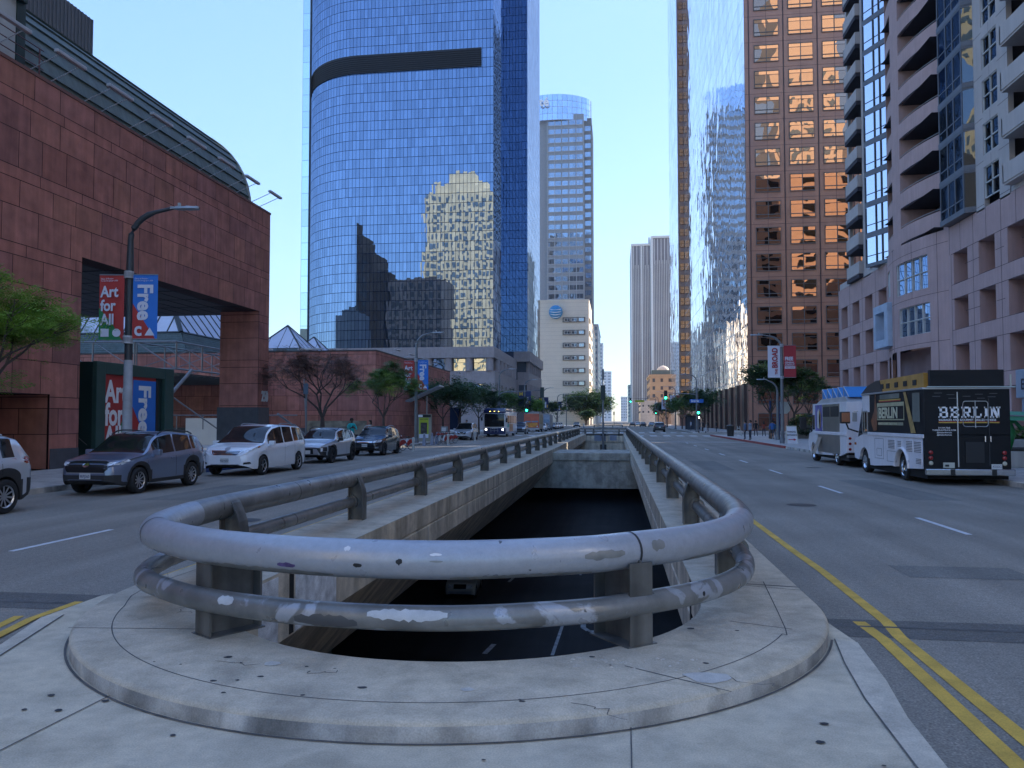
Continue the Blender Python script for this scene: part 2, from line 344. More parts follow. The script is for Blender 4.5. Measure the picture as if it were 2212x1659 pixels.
# ---- lower street, dark under the decks
FZ = -9.0
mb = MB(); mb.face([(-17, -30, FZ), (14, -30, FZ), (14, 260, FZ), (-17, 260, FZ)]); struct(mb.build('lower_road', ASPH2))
mb = MB()
for x in (-17, 14): mb.box(x-.3, x+.3, -30, 260, FZ, -2.4)
mb.box(-17, 14, -30.6, -30, FZ, -2.4); mb.box(-17, 14, 260, 260.6, FZ, -2.4)
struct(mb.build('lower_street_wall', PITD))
mb = MB()
def strip(mb, pts, w, z):
    for (a, b), (c, d) in zip(pts, pts[1:]):
        dx, dy = c-a, d-b; l = math.hypot(dx, dy); nx, ny = -dy/l*w/2, dx/l*w/2
        mb.face([(a-nx, b-ny, z), (c-nx, d-ny, z), (c+nx, d+ny, z), (a+nx, b+ny, z)][::1])
WL2 = M('worn_lower_paint', (.45, .46, .46), .8, var=.35, vs=3, fine=.3)
strip(mb, [(-3.03, 36.2), (-2.9, 42.5), (-2.75, 47)], .16, FZ+.004); strip(mb, [(-6.2, 36.0), (-6.0, 37.6)], .25, FZ+.004)
strip(mb, [(-1.09, 55), (1.12, 46.5)], .14, FZ+.004); strip(mb, [(-7.3, 52), (-7.1, 54)], .2, FZ+.004); strip(mb, [(-2.6, 55), (-2.4, 64)], .14, FZ+.004)
strip(mb, [(-1.9, 43.3), (-1.8, 41.2), (-1.5, 40.6), (-.6, 40.5)], .28, FZ+.004)
mb.face([(-.7, 41.6, FZ+.004), (-.75, 39.4, FZ+.004), (.7, 40.5, FZ+.004)])
struct(mb.build('lower_road_markings', WL2))
# ---- ground sheet with the hole for the pit
def ground_with_hole():
    mb = MB(); zc = 0
    X0, X1, Y0, Y1 = -740, 740, -240, 1700
    hx0, hx1, hy0, hy1 = PX0-1.2, PX1+1.0, 4.9, PY1+.8
    # straight strips round a rectangle that contains the pit; the slab covers the rest
    mb.face([(X0, Y0, 0), (X1, Y0, 0), (X1, hy0, 0), (X0, hy0, 0)]); mb.face([(X0, hy1, 0), (X1, hy1, 0), (X1, Y1, 0), (X0, Y1, 0)])
    mb.face([(X0, hy0, 0), (hx0, hy0, 0), (hx0, hy1, 0), (X0, hy1, 0)]); mb.face([(hx1, hy0, 0), (X1, hy0, 0), (X1, hy1, 0), (hx1, hy1, 0)])
    return mb.build('ground', ASPH)
struct(ground_with_hole())
# ---- underside of the decks (so that the lower street is really covered)
mb = MB(); zb = -2.27
mb.box(-17, PX0-1.25, -30, 260, zb, -.3); mb.box(PX1+1.2, 14, -30, 260, zb, -.3); mb.box(PX0-1.25, PX1+1.2, -30, 4.9, zb, -.3); mb.box(PX0-1.25, PX1+1.2, PY1+.6, 260, zb, -.3)
struct(mb.build('road_deck', PITD))
# ---- raised median slab with its round nose
mb = MB(); zt = .14
inner = [(PX0, PY1)] + [(PX0, y) for y in (60, 30, 15)] + pit_front + [(PX1, y) for y in (15, 30, 60)] + [(PX1, PY1)]
outer = [(-5.29, PY1)] + [(-5.29, y) for y in (60, 30, 15)] + slab_out + [(1.97, y) for y in (15, 30, 60)] + [(1.97, PY1)]
def resample(p, n):
    d = [0]
    for a, b in zip(p, p[1:]): d.append(d[-1] + math.dist(a, b))
    out = []
    for i in range(n+1):
        s = d[-1]*i/n; k = max(j for j in range(len(d)) if d[j] <= s + 1e-9); k = min(k, len(p)-2)
        t = (s-d[k])/max(d[k+1]-d[k], 1e-9); out.append((p[k][0]+(p[k+1][0]-p[k][0])*t, p[k][1]+(p[k+1][1]-p[k][1])*t))
    return out
def pair(i0, i1, o0, o1, n):
    a = resample(i0, n); b = resample(o0, n); return list(zip(a, b))
nose = list(zip(resample(pit_front, 60), resample(slab_out, 60)))
legsL = [((PX0, y), (-5.29, y)) for y in (PY1, 60, 30, 15)]; legsR = [((PX1, y), (1.97, y)) for y in (15, 30, 60, PY1)]
ring = legsL + nose + legsR
rd = random.Random(3)
for (i0, o0), (i1, o1) in zip(ring, ring[1:]):
    oi0, oi1 = [(o[0] + (i[0]-o[0])*.0, o[1] + (i[1]-o[1])*.0) for i, o in ((i0, o0), (i1, o1))]
    def inn(o, i, d):
        v = Vector((i[0]-o[0], i[1]-o[1])); v.normalize(); return (o[0]+v.x*d, o[1]+v.y*d)
    a, b = inn(o0, i0, .035), inn(o1, i1, .035)
    mb.mesh([(a[0], a[1], zt), (b[0], b[1], zt), (i1[0], i1[1], zt), (i0[0], i0[1], zt), (o0[0], o0[1], zt-.03), (o1[0], o1[1], zt-.03), (o0[0], o0[1], -.02), (o1[0], o1[1], -.02)],
            [(0, 1, 2, 3), (4, 5, 1, 0)], 0)
    mb.mesh([(o0[0], o0[1], zt-.03), (o1[0], o1[1], zt-.03), (o0[0], o0[1], -.02), (o1[0], o1[1], -.02)], [(2, 3, 1, 0)], 1)
mb.box(-5.29, 1.97, PY1, PY1+.9, -.05, zt, 0)
slab = struct(mb.build('median_slab', [CONC, KERB], smooth=True, sharp=50))
# crumbled lip of the kerb edge
mb = MB(); rd = random.Random(11)
mb = MB()
sc_ = [(-5.05, 9.5), (-5.05, 7.75)] + arc(-1.66, 8.1, 3.3, 3.25, 200, 340, 50) + [(1.62, 9.0)]
strip(mb, catmull([(x, y, 0) for x, y in sc_], 3) and [(v.x, v.y) for v in catmull([(x, y, 0) for x, y in sc_], 3)], .009, zt+.002)
for a, b in (((-4.75, 6.2), (-3.2, 6.35)), ((.05, 5.8), (.75, 5.35)), ((1.0, 7.2), (1.5, 7.0)), ((.9, 8.9), (1.95, 8.6))): strip(mb, [a, b], .012, zt+.002)
for y in (13, 22, 31, 40, 50, 60): strip(mb, [(-5.27, y), (PX0, y)], .014, zt+.002); strip(mb, [(PX1, y), (1.95, y)], .014, zt+.002)
strip(mb, [(.9, 8.95), (1.96, 8.75)], .035, zt+.002); strip(mb, [(1.63, 9.6), (1.63, 40)], .012, zt+.002)
for k in range(5):     # hairline cracks
    x, y = [( -3.0, 5.5), (-4.2, 7.0), (.6, 5.6), (-.3, 5.0), (-2.2, 5.35)][k]; p = [(x, y)]
    for i in range(9): p.append((p[-1][0] + rd.uniform(-.02, .1), p[-1][1] + rd.uniform(-.07, .05)))
    strip(mb, p, .006, zt+.003)
mb.build('score_lines', JOINT, slab)
# gum and dark blots
GUM = M('gum', (.05, .05, .055), .8, var=.3)
mb = MB(); rd = random.Random(5)
def blot(mb, x, y, r, z):
    n = 9; mb.face([(x + r*rd.uniform(.7, 1.2)*math.cos(2*math.pi*i/n), y + r*rd.uniform(.5, .9)*math.sin(2*math.pi*i/n), z) for i in range(n)])
for k in range(18):
    a = rd.uniform(195, 345); q = rd.uniform(2.55, 3.5); blot(mb, -1.66 + q*math.cos(R(a)), 8.1 + q*math.sin(R(a)), rd.choice((.012, .018, .025, .035)), zt+.003)
o = mb.build('gum_spots', GUM, slab); o['kind'] = 'stuff'
PATCH = M('white_paint_patch', (.56, .52, .46), .7, var=.15, vs=9, fine=.2)
mb = MB(); blot(mb, .62, 5.62, .17, zt+.004); blot(mb, -1.0, 5.15, .05, zt+.004); blot(mb, -2.55, 5.5, .07, zt+.004)
mb.build('paint_splashes', PATCH, slab)
# rubble where the slab broke next to the front post
mb = MB()
for k in range(46):
    x, y = rd.uniform(-.35, .62), 5.78 + rd.uniform(-.05, .25) ; r = rd.uniform(.008, .026)
    if math.hypot(x-CX, y-PYC) < PR + .01: continue
    mb.mesh([(x + r*rd.uniform(.6, 1.2)*math.cos(a), y + r*rd.uniform(.6, 1.2)*math.sin(a), zt-.002 + h) for a, h in [(t*1.2566, 0) for t in range(5)]] + [(x, y, zt + r*rd.uniform(.2, .5))],
            [(i, (i+1) % 5, 5) for i in range(5)])
o = mb.build('concrete_rubble', M('pale_broken_concrete', (.50, .45, .38), .9, var=.2, vs=8, bump=.5), slab); o['kind'] = 'stuff'
# ---- concrete apron in front and its gutter strips
mb = MB()
rb = [(1.97, 8.0), (2.07, 7.12), (1.98, 6.13), (1.87, 5.39), (1.82, 4.68), (1.75, 3.2), (1.75, -12)]
lb = [(-5.30, 8.6), (-5.66, 7.9), (-5.62, 6.96), (-5.28, 6.06), (-5.0, 4.6), (-4.9, 3.0), (-4.9, -12)]
ys = [8.0, 7.12, 6.13, 5.39, 4.68, 3.2, -12]
def edge_x(tab, y):
    for (a, b), (c, d) in zip(tab, tab[1:]):
        if d <= y <= b: return a + (c-a)*(b-y)/max(b-d, 1e-9)
    return tab[0][0] if y > tab[0][1] else tab[-1][0]
rows = [8.0 - .1*i for i in range(34)] + [4.6, 4.0, 3.2, -12]
def slabx(y, s):
    t = (y-8.1)/3.5
    return -1.66 + s*3.56*math.sqrt(max(1-t*t, 0))
for y0_, y1_ in zip(rows, rows[1:]):
    l0, l1, r0, r1 = edge_x(lb, y0_), edge_x(lb, y1_), edge_x(rb, y0_), edge_x(rb, y1_)
    if y0_ > 4.65:
        mb.face([(l0, y0_, .012), (l1, y1_, .012), (max(slabx(y1_, -1), l1), y1_, .012), (max(slabx(y0_, -1), l0), y0_, .012)])
        mb.face([(min(slabx(y0_, 1), r0), y0_, .012), (min(slabx(y1_, 1), r1), y1_, .012), (r1, y1_, .012), (r0, y0_, .012)])
    else: mb.face([(l0, y0_, .012), (l1, y1_, .012), (r1, y1_, .012), (r0, y0_, .012)])
    mb.face([(r0, y0_, .012), (r1, y1_, .012), (r1, y1_, -.02), (r0, y0_, -.02)]); mb.face([(l1, y1_, .012), (l0, y0_, .012), (l0, y0_, -.02), (l1, y1_, -.02)])
apron = struct(mb.build('apron', APRON))
mb = MB()
inner_ = [(1.9, 7.2), (1.79, 6.51), (1.7, 5.71), (1.65, 4.66), (1.6, 3.0), (1.6, -3)]
for (a, b), (c, d), (e, f), (g, h) in zip(inner_, inner_[1:], rb[1:], rb[2:]): mb.face([(a, b, .016), (c, d, .016), (g, h, .016), (e, f, .016)])
for (a, b), (c, d), (e, f), (g, h) in zip([(-5.46, 7.06), (-5.03, 5.77), (-4.7, 4.5), (-4.6, 3.0)], [(-5.03, 5.77), (-4.7, 4.5), (-4.6, 3.0), (-4.6, -12)], lb[2:], lb[3:]):
    mb.face([(e, f, .016), (g, h, .016), (c, d, .016), (a, b, .016)])
mb.build('gutter_strip', GUTTER, apron)
mb = MB()
strip(mb, inner_, .012, .019); strip(mb, [(-5.46, 7.06), (-5.03, 5.77), (-4.7, 4.5), (-4.6, 3.0)], .014, .019)
strip(mb, [(-3.62, 3.6), (-3.54, 5.05)], .010, .018); strip(mb, [(.08, 5.05), (.06, 3.2)], .008, .018)
strip(mb, arc(-1.66, 8.1, 3.655, 3.585, 190, 345, 60), .02, .018)
mb.build('expansion_joints', JOINT, apron)
mb = MB(); rd = random.Random(9)
for k in range(16): blot(mb, rd.uniform(-4.3, 1.5), rd.uniform(2.8, 5.6), rd.choice((.008, .014, .022)), .020)
for x, y in ((-3.95, 5.0), (-3.7, 4.75), (-3.5, 4.95), (1.3, 5.2), (1.2, 4.9), (-1.0, 3.9), (-.2, 4.1)): blot(mb, x, y, .03, .020)
o = mb.build('litter_spots', GUM, apron); o['kind'] = 'stuff'
# ---- tarred bridge joint across both carriageways, yellow and white markings
mb = MB()
mb.face([(2.02, 7.98, .003), (2.02, 7.35, .003), (30, 7.1, .003), (30, 8.25, .003)]); mb.face([(-32, 6.9, .003), (-5.62, 7.3, .003), (-5.62, 7.95, .003), (-32, 7.95, .003)])
tar = struct(mb.build('road_joint', ASPHD))
mb = MB(); strip(mb, [(2.02, 7.72), (30, 7.72)], .05, .006); strip(mb, [(-32, 7.45), (-5.62, 7.55)], .05, .006); mb.build('steel_joint', JOINT, tar)
mb = MB()
strip(mb, [(2.60, 96), (2.60, 12), (2.62, 10.5), (2.57, 7.9), (2.51, 7.4), (2.46, 5.1), (2.35, 1)], .12, .005)
strip(mb, [(2.31, 7.9), (2.34, 7.3), (2.23, 4.7), (2.15, 1)], .12, .005)
strip(mb, [(-5.62, 40), (-5.62, 8.6)], .10, .005); strip(mb, [(-5.70, 7.6), (-5.68, 6.9), (-5.5, 6.2), (-5.2, 4.8)], .10, .0135); strip(mb, [(-5.9, 7.0), (-5.7, 6.2), (-5.4, 4.8)], .1, .005)
struct(mb.build('yellow_line', YLINE))
mb = MB()
for x, y0s in ((5.94, [14.1, 21.6, 29.1, 36.5, 44, 51.5, 59, 66]), (-8.93, [10.4, 17.9, 25.4, 33, 40.5, 48, 55.5, 63])):
    for y in y0s: strip(mb, [(x, y), (x, y+2.3)], .11, .005)
for y in (135, 143, 151, 160, 170, 180, 195, 210): strip(mb, [(5.94, y), (5.94, y+2.3)], .11, .005); strip(mb, [(-8.93, y), (-8.93, y+2.3)], .11, .005)
struct(mb.build('lane_dashes', WLINE))
mb = MB()
mb.face([(2.2, 70, .005), (11.2, 70, .005), (11.2, 70.6, .005), (2.2, 70.6, .005)]); mb.face([(-12.3, 57, .005), (-7.6, 57, .005), (-7.6, 57.4, .005), (-12.3, 57.4, .005)])
for x in [2.5 + 1.62*i for i in range(6)]: mb.face([(x, 95.5, .005), (x+.85, 95.5, .005), (x+.85, 99.5, .005), (x, 99.5, .005)])
for x in [-14.4 + 1.62*i for i in range(6)]: mb.face([(x, 95.5, .005), (x+.85, 95.5, .005), (x+.85, 99.5, .005), (x, 99.5, .005)])
for x in [-14.4 + 1.62*i for i in range(17)]: mb.face([(x, 119, .005), (x+.85, 119, .005), (x+.85, 123.5, .005), (x, 123.5, .005)])
struct(mb.build('crosswalk', WLINE))
# ---- pavements (raised), kerbs
def walk(name, x0, x1, y0, y1, kx, round_=None):
    mb = MB(); mb.box(x0, x1, y0, y1, -.02, .15); return struct(mb.build(name, SIDEW))
walk('sidewalk', -60, -15.4, -40, 99, 0); walk('sidewalk', 11.7, 60, -40, 98, 0); walk('sidewalk', -60, -15.4, 124, 700, 0); walk('sidewalk', 11.7, 60, 122, 700, 0)
mb = MB(); mb.box(-15.4, -15.2, -40, 27, -.02, .148); mb.box(-15.4, -15.2, 31, 99, -.02, .148); mb.box(-15.4, -15.2, 124, 700, -.02, .148)
mb.box(11.5, 11.7, -40, 55, -.02, .148); mb.box(11.5, 11.7, 122, 700, -.02, .148)
kerb = struct(mb.build('kerb', KERB))
mb = MB(); mb.box(11.5, 11.7, 55.6, 98, -.02, .152); mb.build('red_kerb', REDK, kerb)
mb = MB(); mb.box(-15.4, -15.2, 27, 31, -.02, .152); mb.build('blue_kerb', BLUEK, kerb)
mb = MB()
for k in range(60): strip(mb, [(-20.5, -2 + 1.6*k), (-15.42, -2+1.6*k)], .015, .153); strip(mb, [(11.72, -2+1.6*k), (21.9, -2+1.6*k)], .015, .153)
strip(mb, [(-18, -5), (-18, 98)], .015, .153); strip(mb, [(13.5, -5), (13.5, 97)], .015, .153); strip(mb, [(16, -5), (16, 97)], .015, .153)
struct(mb.build('pavement_joints', JOINT))
# ---- the pit: fascias, haunched girders, cross beam, end wall
def girder(sign, xe):
    mb = MB(); s = sign
    # front arc of fascia is separate; straight run from y=8.1 to the end
    prof = [(xe, zt-.002), (xe, -.24), (xe+s*.03, -.26), (xe+s*.03, -.28), (xe, -.30), (xe, -.68), (xe+s*1.25, -2.27)]
    for (a, b), (c, d) in zip(prof, prof[1:]):
        q = [(a, PYC, b), (a, PY1, b), (c, PY1, d), (c, PYC, d)]; mb.face(q if s < 0 else q[::-1])
    return mb
pit = thing('underpass_opening', 'long concrete-walled opening in the road median looking down on a dark street', 'opening', (0, PYC, 0))
girder(-1, PX0).build('left_girder', PITC, pit, label='pale streaked concrete girder on the left of the opening', world=True)
girder(1, PX1).build('right_girder', PITC, pit, label='concrete girder on the right of the opening', world=True)
mb = MB()
for (a, b), (c, d) in zip(pit_front, pit_front[1:]): mb.face([(a, b, zt-.002), (c, d, zt-.002), (c, d, -1.3), (a, b, -1.3)][::-1])
for (a, b), (c, d) in zip(pit_front, pit_front[1:]): mb.face([(a, b, -1.3), (c, d, -1.3), (c*1.0, 4.9, -2.3), (a, 4.9, -2.3)][::-1])
mb.build('nose_wall', PITC, pit, world=True)
mb = MB(); mb.bbox(PX0-.9, PX1+.9, 48, 53.5, -.55, -.08, .03); mb.build('beam_cap', PITD, pit, world=True); mb = MB(); mb.box(PX0-1.2, PX1+1.2, 48.08, 53.4, -2.27, -.55)
mb.build('cross_beam', PITD, pit, world=True)
mb = MB(); mb.box(PX0-1.2, PX1+1.2, PY1, PY1+.5, -.85, zt-.003); mb.box(PX0-1.3, PX1+1.3, PY1+.1, PY1+.5, -2.3, -.85); mb.build('end_wall', PITC, pit, world=True)
mb = MB(); mb.box(-2.9, -1.4, PY1-.012, PY1-.004, -.75, .0); mb.box(-.9, .0, PY1-.012, PY1-.004, -.7, .02); mb.build('painted_patch', M('bluegrey_patch', (.22, .25, .32), .7, var=.1), pit, world=True)
JD = M('open_joint', (.02, .02, .02), .9)
for a, b in ((PX0-.02, PX0+.007), (PX1-.007, PX1+.02)): mb = MB(); mb.box(a, b, 9.02, 9.14, -.66, .12); mb.build('girder_joint', JD, pit, world=True)
for y in (16, 20.5, 25, 29.5, 34, 43): mb = MB(); mb.box(PX0-.01, PX0+.003, y, y+.03, -.67, -.3); mb.build('lime_streak', M('lime_streak', (.6, .6, .57), .8, var=.2), pit, world=True)
WPATCH = M('whitewash', (.68, .70, .72), .8, var=.35, vs=5, fine=.2)
mb = MB(); mb.box(PX0-.01, PX0+.006, 9.2, 10.6, -.66, .1); mb.box(PX0-.01, PX0+.006, 8.2, 8.7, -.8, .1); mb.build('whitewash_patch', WPATCH, pit, world=True)
mb = MB()
for y in (14, 24, 34): mb.box(-14, -13.2, y, y+.8, FZ, -2.3)
struct(mb.build('lower_columns', PITD))

# sealed cracks, patches and covers in the asphalt
CRK = M('crack_sealant', (.07, .068, .07), .6, var=.2); mb = MB(); rd = random.Random(31)
for k in range(26):
    sx = rd.choice((rd.uniform(3.2, 11), rd.uniform(-12, -6.5))); y = rd.uniform(8.5, 60); p = [(sx, y)]; dx, dy = rd.choice(((.1, .5), (.5, .06), (.06, .5)))
    for i in range(rd.randint(4, 12)): p.append((p[-1][0] + dx*rd.uniform(-.6, 1.2), p[-1][1] + dy*rd.uniform(.5, 1.2)))
    strip(mb, p, rd.uniform(.008, .022), .004)
o = struct(mb.build('crack_sealant', CRK))
mb = MB()
for x0, x1, y0, y1 in ((7.1, 8.3, 20, 26.5), (3.4, 4.6, 31, 38), (-11.6, -10.2, 17.5, 22), (-8.2, -6.6, 27, 33), (8.8, 11.3, 9.0, 10.6), (3.6, 5.1, 10.2, 11.0)): mb.face([(x0, y0, .003), (x1, y0, .003), (x1, y1, .003), (x0, y1, .003)])
struct(mb.build('asphalt_patch', m_asphalt('asphalt_patch', (.21, .198, .175))))
mb = MB()
for x, y in ((4.2, 18.5), (8.0, 33), (-7.2, 14.2), (-10.4, 25), (7.6, 12.2)): mb.face([(x + .33*math.cos(R(a)), y + .33*math.sin(R(a)), .0045) for a in range(0, 360, 20)])
struct(mb.build('manhole_cover', M('cast_iron', (.07, .065, .06), .6, .4, var=.4, vs=14, bump=.4)))
# ================================================================ GUARD RAILING
def m_rail(name, paint=0):
    m, t, b, N, L = _new(name); tc = N.new('ShaderNodeTexCoord'); co = tc.outputs['Object']
    def nz(s, d=8, sc=None, dist=0):
        src = co
        if sc: mp = N.new('ShaderNodeMapping'); mp.inputs['Scale'].default_value = sc; L.new(co, mp.inputs[0]); src = mp.outputs[0]
        n = N.new('ShaderNodeTexNoise'); n.inputs['Scale'].default_value = s; n.inputs['Detail'].default_value = d; n.inputs['Distortion'].default_value = dist; L.new(src, n.inputs['Vector']); return n.outputs[0]
    def rng(o, lo, hi, a=.3, c=.7):
        r = N.new('ShaderNodeMapRange'); r.inputs[1].default_value = a; r.inputs[2].default_value = c; r.inputs[3].default_value = lo; r.inputs[4].default_value = hi; L.new(o, r.inputs[0]); return r.outputs[0]
    steel = N.new('ShaderNodeMix'); steel.data_type = 'RGBA'; steel.inputs['A'].default_value = (.15, .15, .145, 1); steel.inputs['B'].default_value = (.23, .228, .22, 1)
    L.new(rng(nz(2.5, 10, dist=.8), 0, 1, .35, .62), steel.inputs['Factor'])
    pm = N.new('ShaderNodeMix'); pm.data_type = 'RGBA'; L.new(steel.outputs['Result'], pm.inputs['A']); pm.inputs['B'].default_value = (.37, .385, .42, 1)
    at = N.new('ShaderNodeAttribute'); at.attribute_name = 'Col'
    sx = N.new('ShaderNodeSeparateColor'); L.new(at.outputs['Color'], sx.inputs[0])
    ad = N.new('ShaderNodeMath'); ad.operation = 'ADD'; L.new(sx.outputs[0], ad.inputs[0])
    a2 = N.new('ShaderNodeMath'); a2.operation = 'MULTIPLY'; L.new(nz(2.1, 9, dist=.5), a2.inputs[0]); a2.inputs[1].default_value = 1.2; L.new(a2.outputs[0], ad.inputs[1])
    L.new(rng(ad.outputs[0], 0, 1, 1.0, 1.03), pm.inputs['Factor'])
    chip = N.new('ShaderNodeMix'); chip.data_type = 'RGBA'; L.new(pm.outputs['Result'], chip.inputs['A']); chip.inputs['B'].default_value = (.035, .035, .04, 1)
    L.new(rng(nz(5, 3), 0, .9, .735, .75), chip.inputs['Factor'])
    vm = N.new('ShaderNodeVectorMath'); vm.operation = 'SCALE'; L.new(chip.outputs['Result'], vm.inputs[0])
    x = N.new('ShaderNodeMath'); x.operation = 'MULTIPLY'; L.new(rng(nz(14, 6), .93, 1.06), x.inputs[0]); L.new(rng(nz(60, 3), .96, 1.04), x.inputs[1]); L.new(x.outputs[0], vm.inputs['Scale'])
    L.new(vm.outputs[0], b.inputs['Base Color'])
    b.inputs['Metallic'].default_value = .25; L.new(rng(nz(6), .26, .44), b.inputs['Roughness'])
    bp = N.new('ShaderNodeBump'); bp.inputs['Strength'].default_value = .10; bp.inputs['Distance'].default_value = .004; L.new(nz(22, 6), bp.inputs['Height']); L.new(bp.outputs[0], b.inputs['Normal'])
    return m
RAIL = m_rail('weathered_rail_steel')
POST = M('post_steel', (.15, .148, .14), .5, .35, var=.35, vs=3, bump=.15, bs=20, streak=.35)
ZR, ZL = .88, .462
lx, rx = -4.82, 1.38
path = [(lx, 101.3), (lx, 80), (lx, 60), (lx, 40), (lx, 25), (lx, 15), (lx, 11), (-4.84, 9.6), (-4.78, 8.2), (-4.46, 7.02), (-3.86, 6.44), (-3.19, 6.07), (-2.28, 5.83), (-1.27, 5.82), (-.36, 6.14), (.1, 6.46), (.65, 6.98), (1.03, 7.6), (1.27, 8.4), (1.37, 9.4), (rx, 11), (rx, 15), (rx, 25), (rx, 40), (rx, 60), (rx, 80), (rx, 101.3)]
cp = catmull([(x, y, 0) for x, y in path], 7)
def rail(z, r, name, mat, seg):
    mb = MB(); pts = [Vector((p.x, p.y, z)) for p in cp]; n = len(pts)
    if name == 'lower_rail':      # the lower pipe bows a little farther out than the upper one round the nose
        pts = [p + (Vector((p.x+1.7, p.y-9.5, 0)).normalized()*.10*min(1, max(0, (9.3-p.y)/1.5)) if p.y < 9.3 else Vector((0, 0, 0))) for p in pts]
    for i in range(n-1):
        d0 = (pts[i+1]-pts[max(i-1, 0)]).normalized(); d1 = (pts[min(i+2, n-1)]-pts[i]).normalized()
        for k in range(seg):
            q = []
            for p, d, kk in ((pts[i], d0, k), (pts[i], d0, k+1), (pts[i+1], d1, k+1), (pts[i+1], d1, k)):
                e1 = Vector((d.y, -d.x, 0)).normalized(); a = 2*math.pi*kk/seg; q.append(p + e1*(r*math.cos(a)) + Vector((0, 0, r*math.sin(a))))
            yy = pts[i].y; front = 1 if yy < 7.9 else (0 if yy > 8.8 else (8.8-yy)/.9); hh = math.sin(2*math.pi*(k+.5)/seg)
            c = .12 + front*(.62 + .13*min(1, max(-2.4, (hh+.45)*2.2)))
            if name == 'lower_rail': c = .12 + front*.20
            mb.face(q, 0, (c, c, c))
    return mb
rails = thing('guard_railing', 'thick weathered grey pipe railing curving round the nose of the median opening', 'railing', (-1.6, 5.8, zt))
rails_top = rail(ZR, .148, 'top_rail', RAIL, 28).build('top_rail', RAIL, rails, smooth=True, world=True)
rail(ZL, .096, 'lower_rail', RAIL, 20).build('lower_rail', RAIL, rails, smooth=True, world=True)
def at_path(f):   # point + tangent at nearest path sample to (x,y)
    i = min(range(len(cp)), key=lambda j: (cp[j].x-f[0])**2 + (cp[j].y-f[1])**2); a = cp[max(i-1, 0)]; b = cp[min(i+1, len(cp)-1)]; return cp[i], (b-a).normalized()
# weld collars on the pipes
for f in [(-4.3, 6.8), (.08, 6.45), (1.38, 11.4), (-4.82, 11.0), (1.38, 16), (-4.82, 22)]:
    p, d = at_path(f)
    for z, r in ((ZR, .151), (ZL, .099)):
        mb = MB(); c = Vector((p.x, p.y, z)); mb.tube([c-d*.012, c+d*.012], r, 28, cap=False); mb.build('pipe_joint', STEEL_DK, rails, smooth=True, world=True)
# channel-section posts
def post_mesh(side, base_z=zt):
    """local frame: +x outward (away from the pit), y along the rail; web in the xz plane, flanges across"""
    mb = MB(); w = .11
    h = ZR - base_z
    prof_in = [(0, 0), (0, h-.30), (.02, h-.18), (.06, h-.06), (.115, h+.05), (.16, h+.1)]        # inner flange leaning over the pipe
    for (a, z0), (b, z1) in zip(prof_in, prof_in[1:]):
        mb.mesh([(a, -w, z0), (a, w, z0), (b, w, z1), (b, -w, z1), (a+.018, -w, z0), (a+.018, w, z0), (b+.018, w, z1), (b+.018, -w, z1)],
                [(0, 1, 2, 3)[::-1], (4, 5, 6, 7), (0, 4, 7, 3)[::-1], (1, 5, 6, 2)])
    web = [(.01, 0), (.27, 0), (.27, h-.12), (.2, h-.05), (.1, h), (.05, h-.1), (.01, h-.3)]
    mb.prism([(a, b) for a, b in web], -.009, .009, axis='y')
    mb.box(.262, .28, -w, w, 0, h-.13)
    mb.tube([(.245 if side else .245, -.06, ZL-base_z), (.245, .06, ZL-base_z)], .125, 18)
    return mb
pm = post_mesh(1).build('post', POST, rails)
pm.location = (0, 0, 0)
def place_post(o, x, y, ang):
    o.parent = rails; o.matrix_parent_inverse = Matrix.Translation(-rails.location); o.location = (x, y, zt); o.rotation_euler = (0, 0, ang)
first = True
ysL = [11.2 + 0 , 13.6, 18.2, 22.6, 27.3, 32.0] + [36.6 + 4.6*i for i in range(14)]
ysR = [9.3, 13.8, 18.3, 22.9] + [27.5 + 4.6*i for i in range(16)]
spots = [(-4.57, 9.05, R(180))] + [(-4.56, y, R(180)) for y in ysL[1:]] + [(1.14, y, 0) for y in ysR]
for x, y, a in spots:
    o = pm if first else pm.copy()
    if not first: COL.objects.link(o)
    first = False; place_post(o, x, y, a)
# the two wide posts at the nose stand inside the pipe, flange towards the road
def nose_post(x, y, ang):
    mb = MB(); h = ZR - zt - .06; w = .115
    mb.box(-.01, .01, -.235, .235, 0, h); mb.box(-w, w, -.245, -.225, 0, h-.02); mb.box(-w, w, .225, .245, 0, h-.03)
    mb.box(-.15, .15, -.26, .26, -.004, .008)
    o = mb.build('post', POST, rails); place_post(o, x, y, ang); return o
nose_post(-3.33, 6.33, R(-32)); nose_post(.04, 6.52, R(38))
# far cross rail at the end of the pit
mb = MB(); mb.tube([(lx, 101.3, ZR), (rx, 101.3, ZR)], .12, 14); mb.tube([(lx, 101.3, ZL), (rx, 101.3, ZL)], .09, 12); mb.build('end_rail', RAIL, rails, smooth=True, world=True)
for x in (-4.1, -3.0, .3):
    mb = MB(); mb.box(x-.12, x+.12, 101.2, 101.4, zt, ZR); mb.build('post', POST, rails, world=True)

